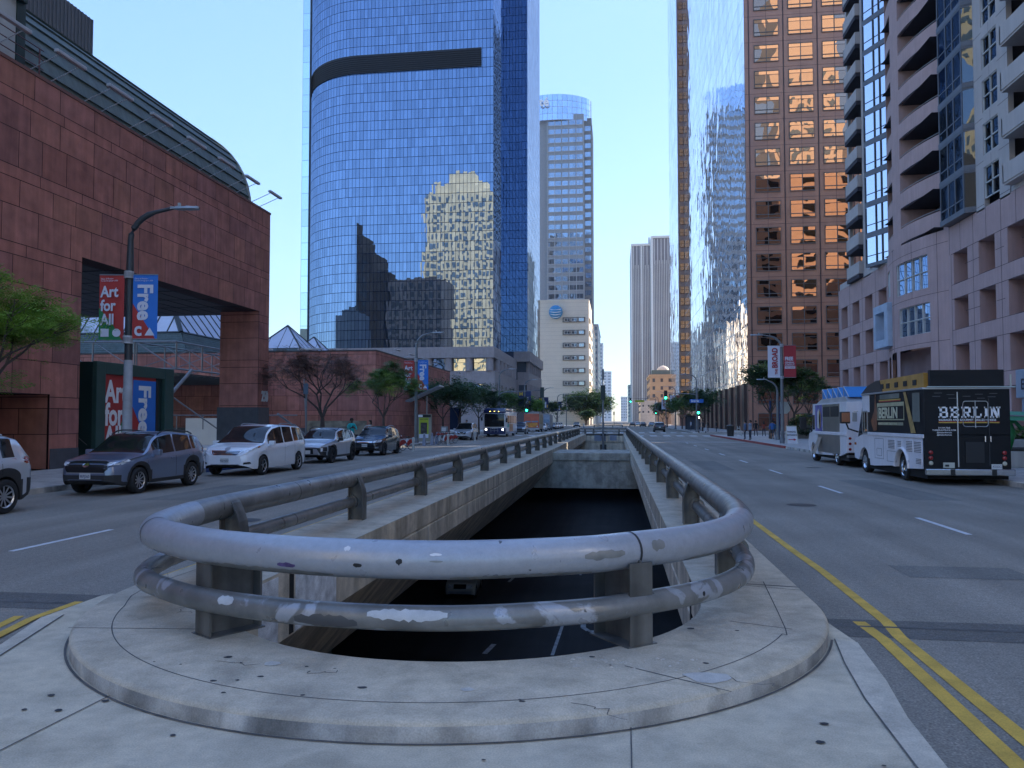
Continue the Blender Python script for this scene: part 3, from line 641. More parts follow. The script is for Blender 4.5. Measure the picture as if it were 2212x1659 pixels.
# paint patches, bare spots and scribbles on the pipes (thin shells that follow the bend)
CUM = [0]
for a, b in zip(cp, cp[1:]): CUM.append(CUM[-1] + (b-a).length)
def along(sv):
    i = max(j for j in range(len(CUM)) if CUM[j] <= sv); i = min(i, len(cp)-2); t = (sv-CUM[i])/(CUM[i+1]-CUM[i]); p = cp[i].lerp(cp[i+1], t); return p, (cp[i+1]-cp[i]).normalized()
def s_of(x, y): return CUM[min(range(len(cp)), key=lambda j: (cp[j].x-x)**2 + (cp[j].y-y)**2)]
def rail_patch(x, y, ds, ln, a0, a1, z, r, mat, name, seed=0, rag=.45):
    rd = random.Random(seed); s0 = s_of(x, y)+ds; n = max(6, int(ln/.03)); mb = MB(); rows = []
    for i in range(n+1):
        t = i/n; p, d = along(s0 + ln*t); e1 = Vector((-d.y, d.x, 0)) * -1; env = min(1, math.sin(math.pi*min(max(t, .02), .98))**.35); mid = (a0+a1)/2; hw = (a1-a0)/2*env*(1 - rag*rd.random()); hw2 = (a1-a0)/2*env*(1 - rag*rd.random())
        rows.append([p + Vector((0, 0, z)) + e1*((r+.002)*math.cos(R(a))) + Vector((0, 0, (r+.002)*math.sin(R(a)))) for a in [mid-hw + (hw+hw2)*k/6 for k in range(7)]])
    if z < .6: rows = [[v + Vector((v.x+1.7, v.y-9.5, 0)).normalized()*.10*min(1, max(0, (9.3-v.y)/1.5)) for v in w] for w in rows]
    for q, w in zip(rows, rows[1:]):
        for k in range(6): mb.face([q[k], w[k], w[k+1], q[k+1]])
    return mb.build(name, mat, rails, smooth=True, world=True)
PL = M('pale_paint_patch', (.50, .51, .52), .5, var=.12, vs=9, fine=.1); PD = M('bare_steel_patch', (.24, .24, .23), .45, .3, var=.2, vs=7); PK = M('black_scar', (.02, .02, .022), .6); PP = M('violet_scrawl', (.12, .08, .22), .6, var=.4, vs=20); PRD = M('faded_red_scrawl', (.34, .17, .17), .6, var=.4, vs=20)
T_, L_ = (ZR, .148), (ZL, .096)
for x, y, ds, ln, a0, a1, (z, r), m_, nm, sd_ in ((-1.9, 5.8, 0, .58, -5, 58, L_, PL, 'paint_patch', 1), (-3.0, 6.0, -.18, .16, 0, 60, L_, PL, 'paint_patch', 2), (-.35, 6.15, .05, .34, -12, 22, T_, PD, 'bare_patch', 3), (.14, 6.5, .02, .14, -5, 40, T_, PD, 'bare_patch', 4), (-1.75, 5.8, .05, .05, -8, 15, T_, PK, 'scar', 5), (-1.95, 5.8, .02, .07, -18, -2, T_, PK, 'scar', 6),
    (-1.4, 5.8, 0, .10, 2, 9, T_, PD, 'scar', 7), (-1.4, 5.8, 0, .09, 20, 30, T_, M('white_chip', (.7, .7, .72), .6), 'scar', 8), (-2.0, 5.8, -.06, .05, 28, 48, T_, M('white_chip', (.7, .7, .72), .6), 'scar', 9), (-2.5, 5.85, -.05, .16, -32, -12, T_, PP, 'scrawl', 10), (-3.4, 6.15, .0, 1.3, -70, -34, T_, PD, 'bare_patch', 11), (-1.2, 5.82, 0, 1.1, -70, -42, T_, PD, 'bare_patch', 12),
    (.5, 6.85, 0, .9, -72, -38, T_, PD, 'bare_patch', 13), (-1.2, 5.82, -.1, .7, -60, -10, L_, PD, 'bare_patch', 14), (-2.4, 5.83, .0, .5, -60, 20, L_, M('dark_steel_patch', (.10, .10, .105), .4, .3, var=.2), 'bare_patch', 15), (.55, 6.9, .0, .035, -8, 22, L_, PK, 'rust_hole', 16)):
    rail_patch(x, y, ds, ln, a0, a1, z, r, m_, nm, sd_)
# ================================================================ LEFT SIDE BUILDINGS
MX = -20.6
SAND = M('red_sandstone', (.2, .08, .07), .8, var=.2, vs=1.6, attr=True, bump=.4, bs=6, streak=.14, fine=.08)
SJ = M('sandstone_joint', (.05, .02, .02), .9); SGRAN = M('grey_granite', (.075, .075, .085), .5, var=.15, vs=3, fine=.15)
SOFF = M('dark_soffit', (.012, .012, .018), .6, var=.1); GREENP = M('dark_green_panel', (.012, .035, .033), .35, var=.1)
COPPER = M('patina_copper_roof', (.095, .125, .115), .6, .1, var=.18, vs=.8, streak=.2)
# --- museum
mus = thing('museum_building', 'tall red sandstone museum wing with barrel roof and square passage through it', 'building', (MX, 20, 0))
holes = [(27.2+6, 42.2+6, 0, 8.3-.15), (21.75+6, 25.65+6, 0, 2.75)]      # u measured from y=-6
mb = MB(); wall_holes(mb, (MX+0.0-.012, -6, .15), (0, 1, 0), 14.15, 49.5, holes, .9, (1, 0, 0))
mb.face([(MX, 43.49, 8.3), (MX-12, 43.49, 8.3), (MX-12, 43.49, 14.3), (MX, 43.49, 14.3)]); mb.box(MX-12, MX-.02, -6, 43.4, 13.9, 14.28)
mb.build('wall_core', SJ, mus, world=True)
mb = MB(); block_wall(mb, (MX, -6, .15), (0, 1, 0), 14.15, 49.5, holes, 5)
block_wall(mb, (MX, 43.5, .15), (-1, 0, 0), 14.15, 12, [(1.9, 12, 0, 8.15)], 6)
# reveals of the passage and pillar faces
block_wall(mb, (MX-2.4, 42.17, .15), (1, 0, 0), 8.15, 2.4, (), 8, lmin=2.4, lmax=2.5)
block_wall(mb, (MX-2.4, 43.5, .15), (0, -1, 0), 8.15, 1.3, (), 8)
block_wall(mb, (MX, 27.23, .15), (-1, 0, 0), 8.15, 2.4, (), 9)
mb.build('stone_wall', SAND, mus, world=True)
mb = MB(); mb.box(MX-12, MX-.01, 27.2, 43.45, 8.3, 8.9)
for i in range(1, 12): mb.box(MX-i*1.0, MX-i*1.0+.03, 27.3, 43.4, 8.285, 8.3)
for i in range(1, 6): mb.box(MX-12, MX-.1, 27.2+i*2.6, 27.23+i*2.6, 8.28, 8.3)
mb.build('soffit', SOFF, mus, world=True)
mb = MB(); mb.box(MX-12, MX-.05, -6, 27.15, 8.3, 13.8); mb.box(MX-2.4, MX-.03, -6, 21.75, 0, 13.8); mb.box(MX-2.4, MX-.03, 25.65, 27.18, 0, 13.8); mb.box(MX-12, MX-9.6, -6, 27.15, 0, 8.3); mb.box(MX-2.38, MX-.03, 42.23, 43.47, 0, 8.2)
mb.build('wall_mass', SJ, mus, world=True)
# entrance recess beside the door
mb = MB(); block_wall(mb, (MX-2.3, 25.64, .15), (0, -1, 0), 3.2, 1.6, (), 12); block_wall(mb, (MX-.05, 25.62, .15), (-1, 0, 0), 2.75, 2.3, (), 13)
mb.build('door_recess', SAND, mus, world=True)
mb = MB(); mb.box(MX-1.7, MX-1.6, 21.8, 24.0, .15, 2.75); mb.build('door', M('brown_door', (.10, .06, .035), .5, var=.2), mus, world=True)
# far leg of the passage + shadowed inner pillars
mb = MB(); block_wall(mb, (MX-9.4, 33.0, .15), (0, -1, 0), 8.15, 2.6, (), 14); block_wall(mb, (MX-12, 30.35, .15), (1, 0, 0), 8.15, 2.6, (), 15)
mb.box(MX-11.95, MX-9.45, 30.4, 32.95, .15, 8.25); mb.build('inner_pillar', SAND, mus, world=True)
mb = MB(); mb.box(MX-2.5, MX+.04, 42.13, 43.54, .15, 2.7); mb.box(MX-.3, MX+.03, -6, 21.7, .15, .9); mb.box(MX-.3, MX+.03, 25.7, 27.2, .15, .9); mb.build('granite_plinth', SGRAN, mus, world=True)
# copings
mb = MB(); mb.box(MX-.5, MX+.03, -6, 43.53, 14.3, 14.42); mb.build('coping', M('stone_coping', (.19, .085, .07), .8, var=.15), mus, world=True)
# barrel roof with standing seams
vx, vr, vh = -26.3, 5.1, 5.0
mb = MB(); n = 22
def vp(a, k=1): return (vx + vr*k*math.cos(R(a)), 14.25 + vh*k*math.sin(R(a)))
for i in range(n):
    a0, a1 = 180*i/n, 180*(i+1)/n; (x0, z0), (x1, z1) = vp(a0), vp(a1)
    mb.face([(x0, -6, z0), (x0, 41.9, z0), (x1, 41.9, z1), (x1, -6, z1)][::-1])
    # seam lip
    (x2, z2) = vp(a0, 1.016)
    mb.face([(x0, -6, z0), (x2, -6, z2), (x2, 41.9, z2), (x0, 41.9, z0)]); mb.face([(x2, -6, z2), (x1, -6, z1), (x1, 41.9, z1), (x2, 41.9, z2)][::-1])
mb.build('barrel_roof', COPPER, mus, world=True)
mb = MB()
for i in range(n):
    (x0, z0), (x1, z1) = vp(180*i/n, 1.02), vp(180*(i+1)/n, 1.02); mb.mesh([(x0, 41.9, z0), (x1, 41.9, z1), (x1, 42.1, z1), (x0, 42.1, z0), (vx, 41.9, 14.2), (vx, 42.1, 14.2)], [(0, 1, 2, 3), (0, 4, 1), (3, 2, 5)])
mb.build('roof_gable', M('pale_roof_edge', (.30, .30, .25), .6), mus, world=True)
PENT = M('ribbed_grey_metal', (.13, .14, .15), .5, .3, var=.1)
def ribbed(mb, x0, x1, y0, y1, z0, z1):
    mb.box(x0, x1, y0, y1, z0, z1)
    k = y0 + .1
    while k < y1: mb.box(x1, x1+.03, k, k+.08, z0, z1); k += .22
mb = MB(); ribbed(mb, -30, -23.6, 18.5, 24.6, 18.2, 20.9); mb.build('roof_penthouse', PENT, mus, world=True)
mb = MB(); ribbed(mb, -30, -23.6, 26.3, 31.5, 18.2, 20.2); mb.build('roof_penthouse', PENT, mus, world=True)
# dormer cut near the camera with white wall and rail
mb = MB(); mb.box(-25.0, -21.1, 14, 24.2, 14.3, 16.9); mb.build('roof_terrace_wall', M('pale_render', (.42, .43, .42), .7), mus, world=True)
mb = MB(); mb.box(-26, -20.9, 14, 24.5, 16.9, 17.15); mb.box(-24, -21.05, 24.2, 24.6, 14.3, 17.0); mb.build('terrace_hood', GREENP, mus, world=True)
mb = MB()
for y in (19, 21, 23, 25): mb.tube([(-20.8, y, 14.4), (-20.8, y, 15.5)], .03, 6)
for z in (14.8, 15.15, 15.5): mb.tube([(-20.8, 15, z), (-20.8, 25.2, z)], .02, 6)
mb.build('terrace_railing', M('oxide_red_metal', (.10, .03, .03), .5), mus, world=True)
FIXM = M('pale_fixture_metal', (.42, .43, .45), .4, .3)
for k, y in enumerate([22.2, 24.9, 27.7, 30.5, 33.3, 36.1, 38.9, 41.7, 44.0]):
    mb = MB(); mb.tube([(MX-.2, y-.5, 14.4), (MX+1.15, y-.5, 14.95)], .018, 6); mb.tube([(MX-.2, y+.5, 14.4), (MX+1.15, y+.5, 14.95)], .018, 6)
    mb.bbox(MX+1.05, MX+1.22, y-.75, y+.75, 14.9, 15.02, .02); 
    if y < 43.5: mb.build('facade_light', FIXM, mus, world=True)
text('250', .88, M('steel_numerals', (.75, .75, .75), .4, .3), mus, (MX+.05, 42.52, 3.06), (0, 1, 0), (0, 0, 1), sx=.62, bold=.012, extrude=.03, name='house_number', world=True)
# --- kiosk: dark green steel box with illuminated-size poster
kx = -21.9
kio = thing('poster_kiosk', 'tall dark green steel box framing a red and blue museum poster', 'kiosk', (kx, 32, .15))
mb = MB(); mb.bbox(-25.6, kx-.12, 29.9, 35.6, .15, 4.45, .04); mb.build('body', GREENP, kio, world=True)
FRM = M('green_frame', (.03, .075, .065), .4, var=.1)
mb = MB(); mb.bbox(kx-.14, kx+.06, 29.9, 30.5, .15, 4.47, .03); mb.bbox(kx-.14, kx+.06, 34.9, 35.65, .15, 4.47, .03); mb.bbox(kx-.14, kx+.05, 30.5, 34.9, 3.95, 4.47, .03); mb.build('frame', FRM, kio, world=True)
REDB = M('banner_red', (.40, .035, .03), .65, var=.06); BLUEB = M('banner_blue', (.025, .17, .58), .65, var=.06); GRNB = M('banner_green', (.02, .20, .07), .65, var=.06)
def quadx(mb, x, pts): mb.face([(x, y, z) for y, z in pts])
px = kx-.05
mb = MB(); quadx(mb, px, [(30.5, .3), (34.3, .3), (34.3, 3.95), (30.5, 3.95)]); mb.build('poster_red', REDB, kio, world=True)
mb = MB(); quadx(mb, px+.004, [(30.9, .3), (32.35, .3), (32.35, 2.3), (32.0, 2.3)]); mb.build('poster_green', GRNB, kio, world=True)
mb = MB(); quadx(mb, px+.004, [(33.65, .9), (34.3, .3), (34.3, 3.8), (32.55, 3.8), (32.5, 2.6)]); mb.build('poster_blue', BLUEB, kio, world=True)
mb = MB(); mb.box(px-.02, px+.02, 32.36, 32.46, .2, 3.95); mb.box(px-.02, px+.03, 34.3, 34.5, .2, 3.95); mb.build('poster_seam', BLACK, kio, world=True)
for s, z in (('Art', 2.75), ('for', 1.75), ('All', .75)): text(s, 1.35, TXTW, kio, (px+.012, 30.6, z), (0, 1, 0), (0, 0, 1), sx=.78, bold=.03, world=True)
text('Free', 1.25, TXTW, kio, (px+.012, 33.0, 3.6), (0, 0, -1), (0, 1, 0), sx=1.0, bold=.035, world=True)
mb = MB(); mb.bbox(-23.6, -23.2, 29.45, 29.9, 3.35, 3.5, .03); mb.bbox(-23.5, -23.3, 29.3, 29.75, 3.2, 3.36, .05); mb.build('security_camera', WHITE, kio, world=True)
CAB = M('thin_cable', (.12, .12, .12), .6)
mb = MB(); mb.tube([(-25.5, 29.86, 1.6), (-22.6, 29.86, 4.4)], .015, 5); mb.tube([(-25.5, 29.86, 3.4), (-22.2, 29.86, .9)], .012, 5); mb.build('cable', CAB, kio, world=True)
# --- canopy truss in the courtyard
TR = M('galvanised_truss', (.20, .205, .21), .4, .4, var=.15)
can = thing('courtyard_canopy', 'grey tubular steel truss canopy in the museum courtyard', 'canopy', (-30, 55, 0))
mb = MB(); cx, y0, y1 = -30.5, 50.0, 84; z0, z1 = 5.55, 7.45
def seg(a, b, r=.06): mb.tube([a, b], r, 6)
for z in (z0, z1): seg((cx, y0, z), (cx, y1, z), .075); seg((cx-18, y0-1.5, z), (cx, y0, z), .075); seg((cx-3, y0, z), (cx-3, y1, z), .06)
k = 0
for i in range(10):
    y = y0 + i*3.4; seg((cx, y, z0), (cx, y, z1)); seg((cx-3, y, z0), (cx-3, y, z1), .05); seg((cx, y, z0), (cx-3, y, z1), .035)
    if i < 9: seg((cx-3, y, z0), (cx, y+3.4, z1), .03)
for i in range(6): x = cx - i*3.0; seg((x, y0-i*.25, z0), (x, y0-i*.25, z1)); seg((x, y0-i*.25, z0), (x-3, y0-(i+1)*.25, z1), .035)
seg((-29.6, 45.0, 1.6), (cx+.3, y0+1.5, z0), .12)
mb.build('truss', TR, can, smooth=True, world=True)
mb = MB(); mb.box(cx-17, cx-.1, y0+.3, y1, 5.2, 5.3)
for i in range(40): mb.box(cx-17, cx, y0+.4+i*.8, y0+.5+i*.8, 5.08, 5.2)
mb.build('canopy_roof', M('ribbed_canopy', (.08, .09, .09), .5, .3), can, world=True)
mb = MB(); seg((-30, 47, 4.2), (-27.5, 53.5, .15), .05); mb.build('brace', TR, can, smooth=True, world=True); mb = MB(); seg((-24.5, 58, 5.2), (-23.8, 57, .15), .045); mb.build('brace', TR, can, smooth=True, world=True); mb = MB(); seg((-23.9, 52, 2.4), (-23, 57, .15), .08); mb.build('brace', TR, can, smooth=True, world=True)
# --- low museum range at the back of the court and along the street
low = thing('museum_gallery', 'low red sandstone gallery range with street wall beyond the passage', 'building', (MX, 80, 0))
y2 = 64.2; z2 = 7.95
mb = MB(); mb.box(-90, MX-.02, y2+.02, 93.9, 0, z2-.02); mb.build('wall_core', SJ, low, world=True)
DKB = [tuple(x*.75 for x in c) for c in BLK]
mb = MB(); block_wall(mb, (MX, y2, .15), (0, 1, 0), z2-.15, 29.8, [(12.8, 14.4, 0, 2.6)], 21)
block_wall(mb, (-90, y2, .15), (1, 0, 0), z2-.15, 69.4, (), 22); mb.build('stone_wall', SAND, low, world=True)
mb = MB(); mb.box(MX-.6, MX-.01, y2+12.8, y2+14.4, .15, 2.75); mb.build('doorway', BLACK, low, world=True)
mb = MB(); mb.box(-90, MX+.04, y2-.05, y2+.3, z2, z2+.1); mb.box(MX-.3, MX+.04, y2+.3, 94, z2, z2+.1); mb.build('coping', M('dark_coping', (.05, .04, .04), .6), low, world=True)
mb = MB(); mb.box(-90, -20.7, y2-.06, y2-.02, .15, 1.3); mb.build('granite_plinth', SGRAN, low, world=True)
for y in (68, 73, 78, 83): mb = MB(); mb.bbox(MX+.7, MX+.9, y-.9, y+.9, z2+.35, z2+.45, .03); mb.tube([(MX, y, z2+.1), (MX+.8, y, z2+.4)], .02, 5); mb.build('facade_light', FIXM, low, world=True)
for x in (-32, -27.5): mb = MB(); mb.bbox(x, x+2.2, y2-.6, y2-.4, z2+.1, z2+.25, .03); mb.build('facade_light', FIXM, low, world=True)
# --- skylight pyramids (copper base, glazed top)
SKYG = M('pale_skylight_glass', (.55, .57, .66), .25, var=.05); PBAR = M('skylight_bar', (.03, .035, .035), .5)
def pyramid(name, label, cx, cy, hw, zb, za, frac, bars):
    t = thing(name, label, 'skylight', (cx, cy, zb), 0)
    apex = Vector((cx, cy, za)); cs = [Vector((cx+a*hw, cy+b*hw, zb)) for a, b in ((-1, -1), (1, -1), (1, 1), (-1, 1))]
    P = lambda c, f: c + (apex-c)*f
    mb = MB(); nc = 12
    for i in range(4):
        a, b = cs[i], cs[(i+1) % 4]
        for k in range(nc):
            f0, f1 = frac*k/nc, frac*(k+1)/nc; o = Vector((0, 0, .0)); n = (b-a).cross(Vector((0, 0, 1))).normalized()*.07
            mb.face([P(a, f0)+n, P(b, f0)+n, P(b, f1), P(a, f1)]); mb.face([P(a, f0), P(b, f0), P(b, f0)+n, P(a, f0)+n])
    mb.build('copper_base', COPPER, t, world=True)
    mb = MB()
    for i in range(4): a, b = cs[i], cs[(i+1) % 4]; mb.face([P(a, frac), P(b, frac), apex])
    mb.build('glazing', SKYG, t, world=True)
    mb = MB()
    for i in range(4):
        a, b = P(cs[i], frac), P(cs[(i+1) % 4], frac); mb.tube([a, apex], hw*.022, 5); mb.tube([a, b], hw*.012, 5)
        for k in range(1, bars):
            q = a + (b-a)*k/bars; f = 1 - abs(2*k/bars-1); top = q + (apex - (a+b)/2)*f; mb.tube([q, top], hw*.008, 4)
    mb.build('glazing_bars', PBAR, t, world=True); return t
pyramid('roof_skylight', 'largest pyramid skylight of glass and green copper seen through the museum passage', -52.0, 80, 11.5, 7.9, 23, .18, 12)
pyramid('roof_skylight', 'pointed pyramid skylight beside the museum corner, left of its smaller neighbour', -36.6, 82, 4.6, 7.7, 12.6, .42, 4)
pyramid('roof_skylight', 'smaller pyramid skylight directly in front of the curved glass tower', -37.6, 92, 4.2, 7.7, 12.4, .45, 3)
# --- courtyard wall, bright doors
mb = MB(); mb.box(-31.5, -26.2, 53.0, 53.2, .15, 2.1); cw = thing('entrance_wall', 'low white panelled wall in the museum courtyard', 'wall', (-30, 53, .15))
mb.build('panel', M('white_panel', (.72, .70, .64), .6, var=.05), cw, world=True)
mb = MB(); mb.tube([(-32, 51, 2.3), (-22, 51, 2.3)], .045, 6)
for x in (-31, -29, -27, -25): mb.tube([(x, 51, 2.3), (x, 51, 1.3)], .04, 6)
mb.build('handrail', TR, cw, world=True)
mb = MB(); mb.box(-26, -20.7, 62.0, 62.1, .15, 1.9); tag(mb.build('mural_board', M('colourful_mural', (.2, .17, .12), .7, var=.6, vs=1.5)), 'low painted board below the bare red-leaved tree', 'board')
# --- pale building seen through the left slit of the passage
far = thing('pale_apartment_block', 'cream block with narrow balconies seen through the left of the museum passage', 'building', (-85, 95, 0))
mb = MB(); mb.box(-110, -66, 95, 115, 0, 30); mb.build('wall', M('cream_render', (.50, .47, .40), .8, var=.06), far, world=True)
for k in range(7): mb = MB(); mb.box(-100, -68, 94.2, 95, 8.6+3.4*k, 9.3+3.4*k); mb.build('balcony', M('grey_balcony', (.30, .31, .32), .7), far, world=True)

# ================================================================ CURVED BLUE GLASS TOWER
TB = glassy('blue_tower_glass', (.25, .335, .48), .76, 1.92, line=.07, wav=.012, tilt=.0045, linecol=(.006, .012, .035), wscale=.28)
TBG = glassy('street_face_glass', (.50, .52, .56), .90, 1.92, line=.05, wav=.01, tilt=.004, linecol=(.05, .06, .07), wscale=.28)
GRAN = M('pink_grey_granite', (.36, .30, .285), .7, var=.08, vs=1.5, streak=.06)
tow = thing('glass_tower', 'very tall blue mirror-glass office tower with a curved left corner and dark louvre band', 'building', (-40, 165, 0))
zb0, zt0 = 16.0, 176
def skin(mb, pts, z0, z1, mi=0, u0=0):
    u = u0
    for (a, b), (c, d) in zip(pts, pts[1:]):
        l = math.hypot(c-a, d-b); mb.face([(a, b, z0), (c, d, z0), (c, d, z1), (a, b, z1)], mi, None, [(u, z0-zb0), (u+l, z0-zb0), (u+l, z1-zb0), (u, z1-zb0)]); u += l
    return u
X1, Y1, Y2 = -23.76, 147.34, 178.6
curve = [(-66.5, 175), (-66.4, 165)] + [(-51.5 + 14.6*math.cos(R(a)), 161.9 + 14.56*math.sin(R(a))) for a in range(180, 271, 6)] + [(X1, Y1)]
mb = MB(); skin(mb, curve, zb0, zt0); mb.build('curved_facade', TB, tow, world=True)
mb = MB(); skin(mb, [(X1, Y1), (X1, Y2)], zb0+.0, zt0); mb.build('recess_facade', TB, tow, world=True)
mb = MB(); skin(mb, [(X1, Y2), (-20.6, Y2)], zb0+2, zt0, u0=.45); mb.build('step_facade', TB, tow, world=True)
mb = MB(); skin(mb, [(-20.6, Y2), (-20.6, 208), (-60, 208)], zb0+2, zt0); mb.build('street_facade', TBG, tow, world=True)
WINGS = glassy('wing_glass', (.62, .75, .92), 2.2, 3.9, line=.10, wav=.006, tilt=.003, linecol=(.1, .14, .2)); WINGP = glassy('pale_wing_glass', (.80, .95, .95), 3.0, 3.9, line=.06, wav=.006, tilt=.003, linecol=(.3, .38, .4))
mb = MB(); skin(mb, [(-72.9, 170), (-71.2, 170)], zb0-6, zt0); skin(mb, [(-69.0, 172), (-66.9, 172)], zb0-6, zt0); mb.build('pale_wing', WINGP, tow, world=True)
mb = MB(); skin(mb, [(-71.2, 171), (-68.8, 171)], zb0-6, zt0); mb.build('rear_wing', WINGS, tow, world=True)
mb = MB(); mb.box(-72.8, -66.5, 172.2, 200, 0, zt0-.1); mb.box(-66, -21, 178.7, 207.9, 0, zt0-.1); mb.box(-66.2, X1-.05, 175, 179, 0, zt0-.1); mb.build('core', M('tower_core', (.05, .06, .08), .6), tow, world=True)
# louvre band: real slats
LOU = M('louvre', (.022, .024, .03), .6, var=.1)
mb = MB(); lz0, lz1 = 72.0, 75.75
lp = [p for p in curve if p[1] < 166][0:-1] + [(-26.1, Y1)]
for (a, b), (c, d) in zip(lp, lp[1:]):
    dx, dy = c-a, d-b; l = math.hypot(dx, dy); nx, ny = dy/l, -dx/l
    mb.face([(a+nx*.03, b+ny*.03, lz0), (c+nx*.03, d+ny*.03, lz0), (c+nx*.03, d+ny*.03, lz1), (a+nx*.03, b+ny*.03, lz1)])
    k = lz0
    while k < lz1: mb.mesh([(a+nx*.04, b+ny*.04, k), (c+nx*.04, d+ny*.04, k), (c+nx*.2, d+ny*.2, k-.08), (a+nx*.2, b+ny*.2, k-.08), (a+nx*.04, b+ny*.04, k+.09), (c+nx*.04, d+ny*.04, k+.09)], [(0, 1, 2, 3), (3, 2, 5, 4)]); k += .42
mb.build('louvre_band', LOU, tow, world=True)
# podium: granite with colonnade storey and deep square windows
podglass = glassy('podium_glass', (.55, .6, .6), 2.6, 3, line=.05, wav=.03, tilt=.012, wscale=.5)
mb = MB()
py = 144.5
def cornice(mb, pts, z0, z1, d):
    for (a, b), (c, e) in zip(pts, pts[1:]):
        mb.box(min(a, c)-(d if a == c else 0), max(a, c)+(d), min(b, e)-d, max(b, e), z0, z1)
mb.box(-70, -23.0, py-.6, py+1, 13.9, 15.98); mb.box(-24.0, -23.0, py+1, Y2-.9, 13.9, 15.98); mb.box(-23.9, -19.9, Y2-.9, 209, 15.6, 17.99); mb.box(-23.9, -19.9, 209, 210, 15.6, 17.99)
mb.build('cornice', GRAN, tow, world=True)
hol = [(3.2 + 3.95*i, 5.4 + 3.95*i, 5.6, 8.9) for i in range(11)]
mb = MB(); wall_holes(mb, (-70, py, 0), (1, 0, 0), 11.4, 47, [(h[0]+.0, h[1], h[2], h[3]) for h in hol] + [(33, 40.5, 0, 4.4)], 1.0, (0, -1, 0))
wall_holes(mb, (-23, py, 0), (0, 1, 0), 11.4, Y2-py, [(2.5+6*i, 4.6+6*i, 4.6, 9.0) for i in range(5)], 1.0, (1, 0, 0))
wall_holes(mb, (-23, Y2, 0), (1, 0, 0), 13.2, 2.7, [(.3, 2.2, 6.4, 10.2)], .6, (0, -1, 0))
wall_holes(mb, (-20.3, Y2, 0), (0, 1, 0), 13.2, 31, [(1.6+3.4*i, 3.0+3.4*i, 1.0, 5.4) for i in range(8)] + [(1.6+3.4*i, 3.0+3.4*i, 6.6, 10.4) for i in range(8)], 1.0, (1, 0, 0))
mb.build('podium_wall', GRAN, tow, world=True)
mb = MB(); skin(mb, [(-69.5, py+1), (-24.1, py+1)], 0, 15); skin(mb, [(-24.1, py+1), (-24.1, Y2)], 0, 15); skin(mb, [(-23, Y2+.7), (-21.3, Y2+.7), (-21.3, 209)], 0, 16.5); mb.build('podium_glazing', podglass, tow, world=True)
for i in range(12):
    mb = MB(); mb.lathe([(.75, 0), (.75, 2.5)], -68 + 4.0*i, py+.35, 11.4, 14); mb.build('column', GRAN, tow, smooth=True, world=True)
for i in range(7): mb = MB(); mb.lathe([(.7, 0), (.7, 2.5)], -23.4, py+5+5*i, 11.4, 12); mb.build('column', GRAN, tow, smooth=True, world=True)
for i in range(7): mb = MB(); mb.lathe([(.7, 0), (.7, 2.5)], -20.9, Y2+1.5+4.5*i, 13.15, 12); mb.build('column', GRAN, tow, smooth=True, world=True)
mb = MB(); mb.box(-36.9, -30, py+.3, py+.5, .15, 4.4); mb.build('shop_window', glassy('shop_glass', (.7, .8, .8), 3.2, 5, line=.06, wav=.01, base=(.25, .32, .32), refl=.45), tow, world=True)

# ================================================================ TOWERS FARTHER DOWN ON THE LEFT
def win_grid(mb_fn, root, name, mat, rects, limit=100):
    """each rect becomes a window part; beyond `limit` the rest go in one part of kind stuff"""
    for r in rects[:limit]:
        mb = MB(); mb_fn(mb, r); mb.build(name, mat, root, world=True)
    if rects[limit:]:
        mb = MB()
        for r in rects[limit:]: mb_fn(mb, r)
        o = mb.build(name, mat, root, world=True); o['kind'] = 'stuff'
FARG = glassy('far_tower_glass', (.34, .42, .52), 3.6, 30, line=.12, wav=.05, tilt=.02, linecol=(.25, .27, .3), wscale=.15)
STONEG = M('grey_stone_bands', (.24, .27, .30), .7, var=.05)
del_ = thing('round_crowned_tower', 'slim grey banded tower with a rounded blue glass crown behind the cream telephone building', 'building', (-30, 460, 0))
mb = MB(); mb.box(-60, -40.9, 463, 500, 0, 186); mb.box(-40.9, -18.8, 460.5, 500, 0, 187.5); mb.build('wall', STONEG, del_, world=True)
rects = []
for k in range(34):
    z = 181 - k*5.3
    for x0 in (-40.2, -36.4, -32.0, -27.6, -23.3): rects.append((x0, x0+3.8, z, z+2.9))
def fw(mb, r): 
    x0, x1, z0, z1 = r; mb.face([(x0, 460.4, z0), (x1, 460.4, z0), (x1, 460.4, z1), (x0, 460.4, z1)], 0, None, [(x0, z0), (x1, z0), (x1, z1), (x0, z1)])
win_grid(fw, del_, 'window', FARG, rects)
mb = MB()
for x in (-41, -36.5, -32.1, -27.7, -23.4, -18.9): mb.box(x-.15, x+.15, 460.0, 460.5, 60, 187)
for k in range(34): mb.box(-41, -18.8, 460.1, 460.5, 180.6-k*5.3, 180.95-k*5.3)
mb.build('mullions', M('pale_mullion', (.34, .37, .40), .6), del_, world=True)
mb = MB(); mb.box(-18.8, -14.2, 464, 500, 0, 186); mb.build('side_bay', M('grey_side_bay', (.14, .15, .16), .6), del_, world=True)
sideg = [(-18.4, -14.8, 178-k*5.3, 181-k*5.3) for k in range(30)]
def fw2(mb, r): x0, x1, z0, z1 = r; mb.face([(x0, 463.9, z0), (x1, 463.9, z0), (x1, 463.9, z1), (x0, 463.9, z1)], 0, None, [(x0, z0), (x1, z0), (x1, z1), (x0, z1)])
for r in sideg: mb = MB(); fw2(mb, r); mb.build('side_window', FARG, del_, world=True)
CROWN = glassy('crown_glass', (.60, .75, .95), 3, 4.5, line=.25, wav=.02, tilt=.01, linecol=(.3, .38, .5))
cpts = [(-30 + 22*math.cos(R(a)), 480 + 24*math.sin(R(a))) for a in range(180, 361, 9)] + [(-8.2, 500)]
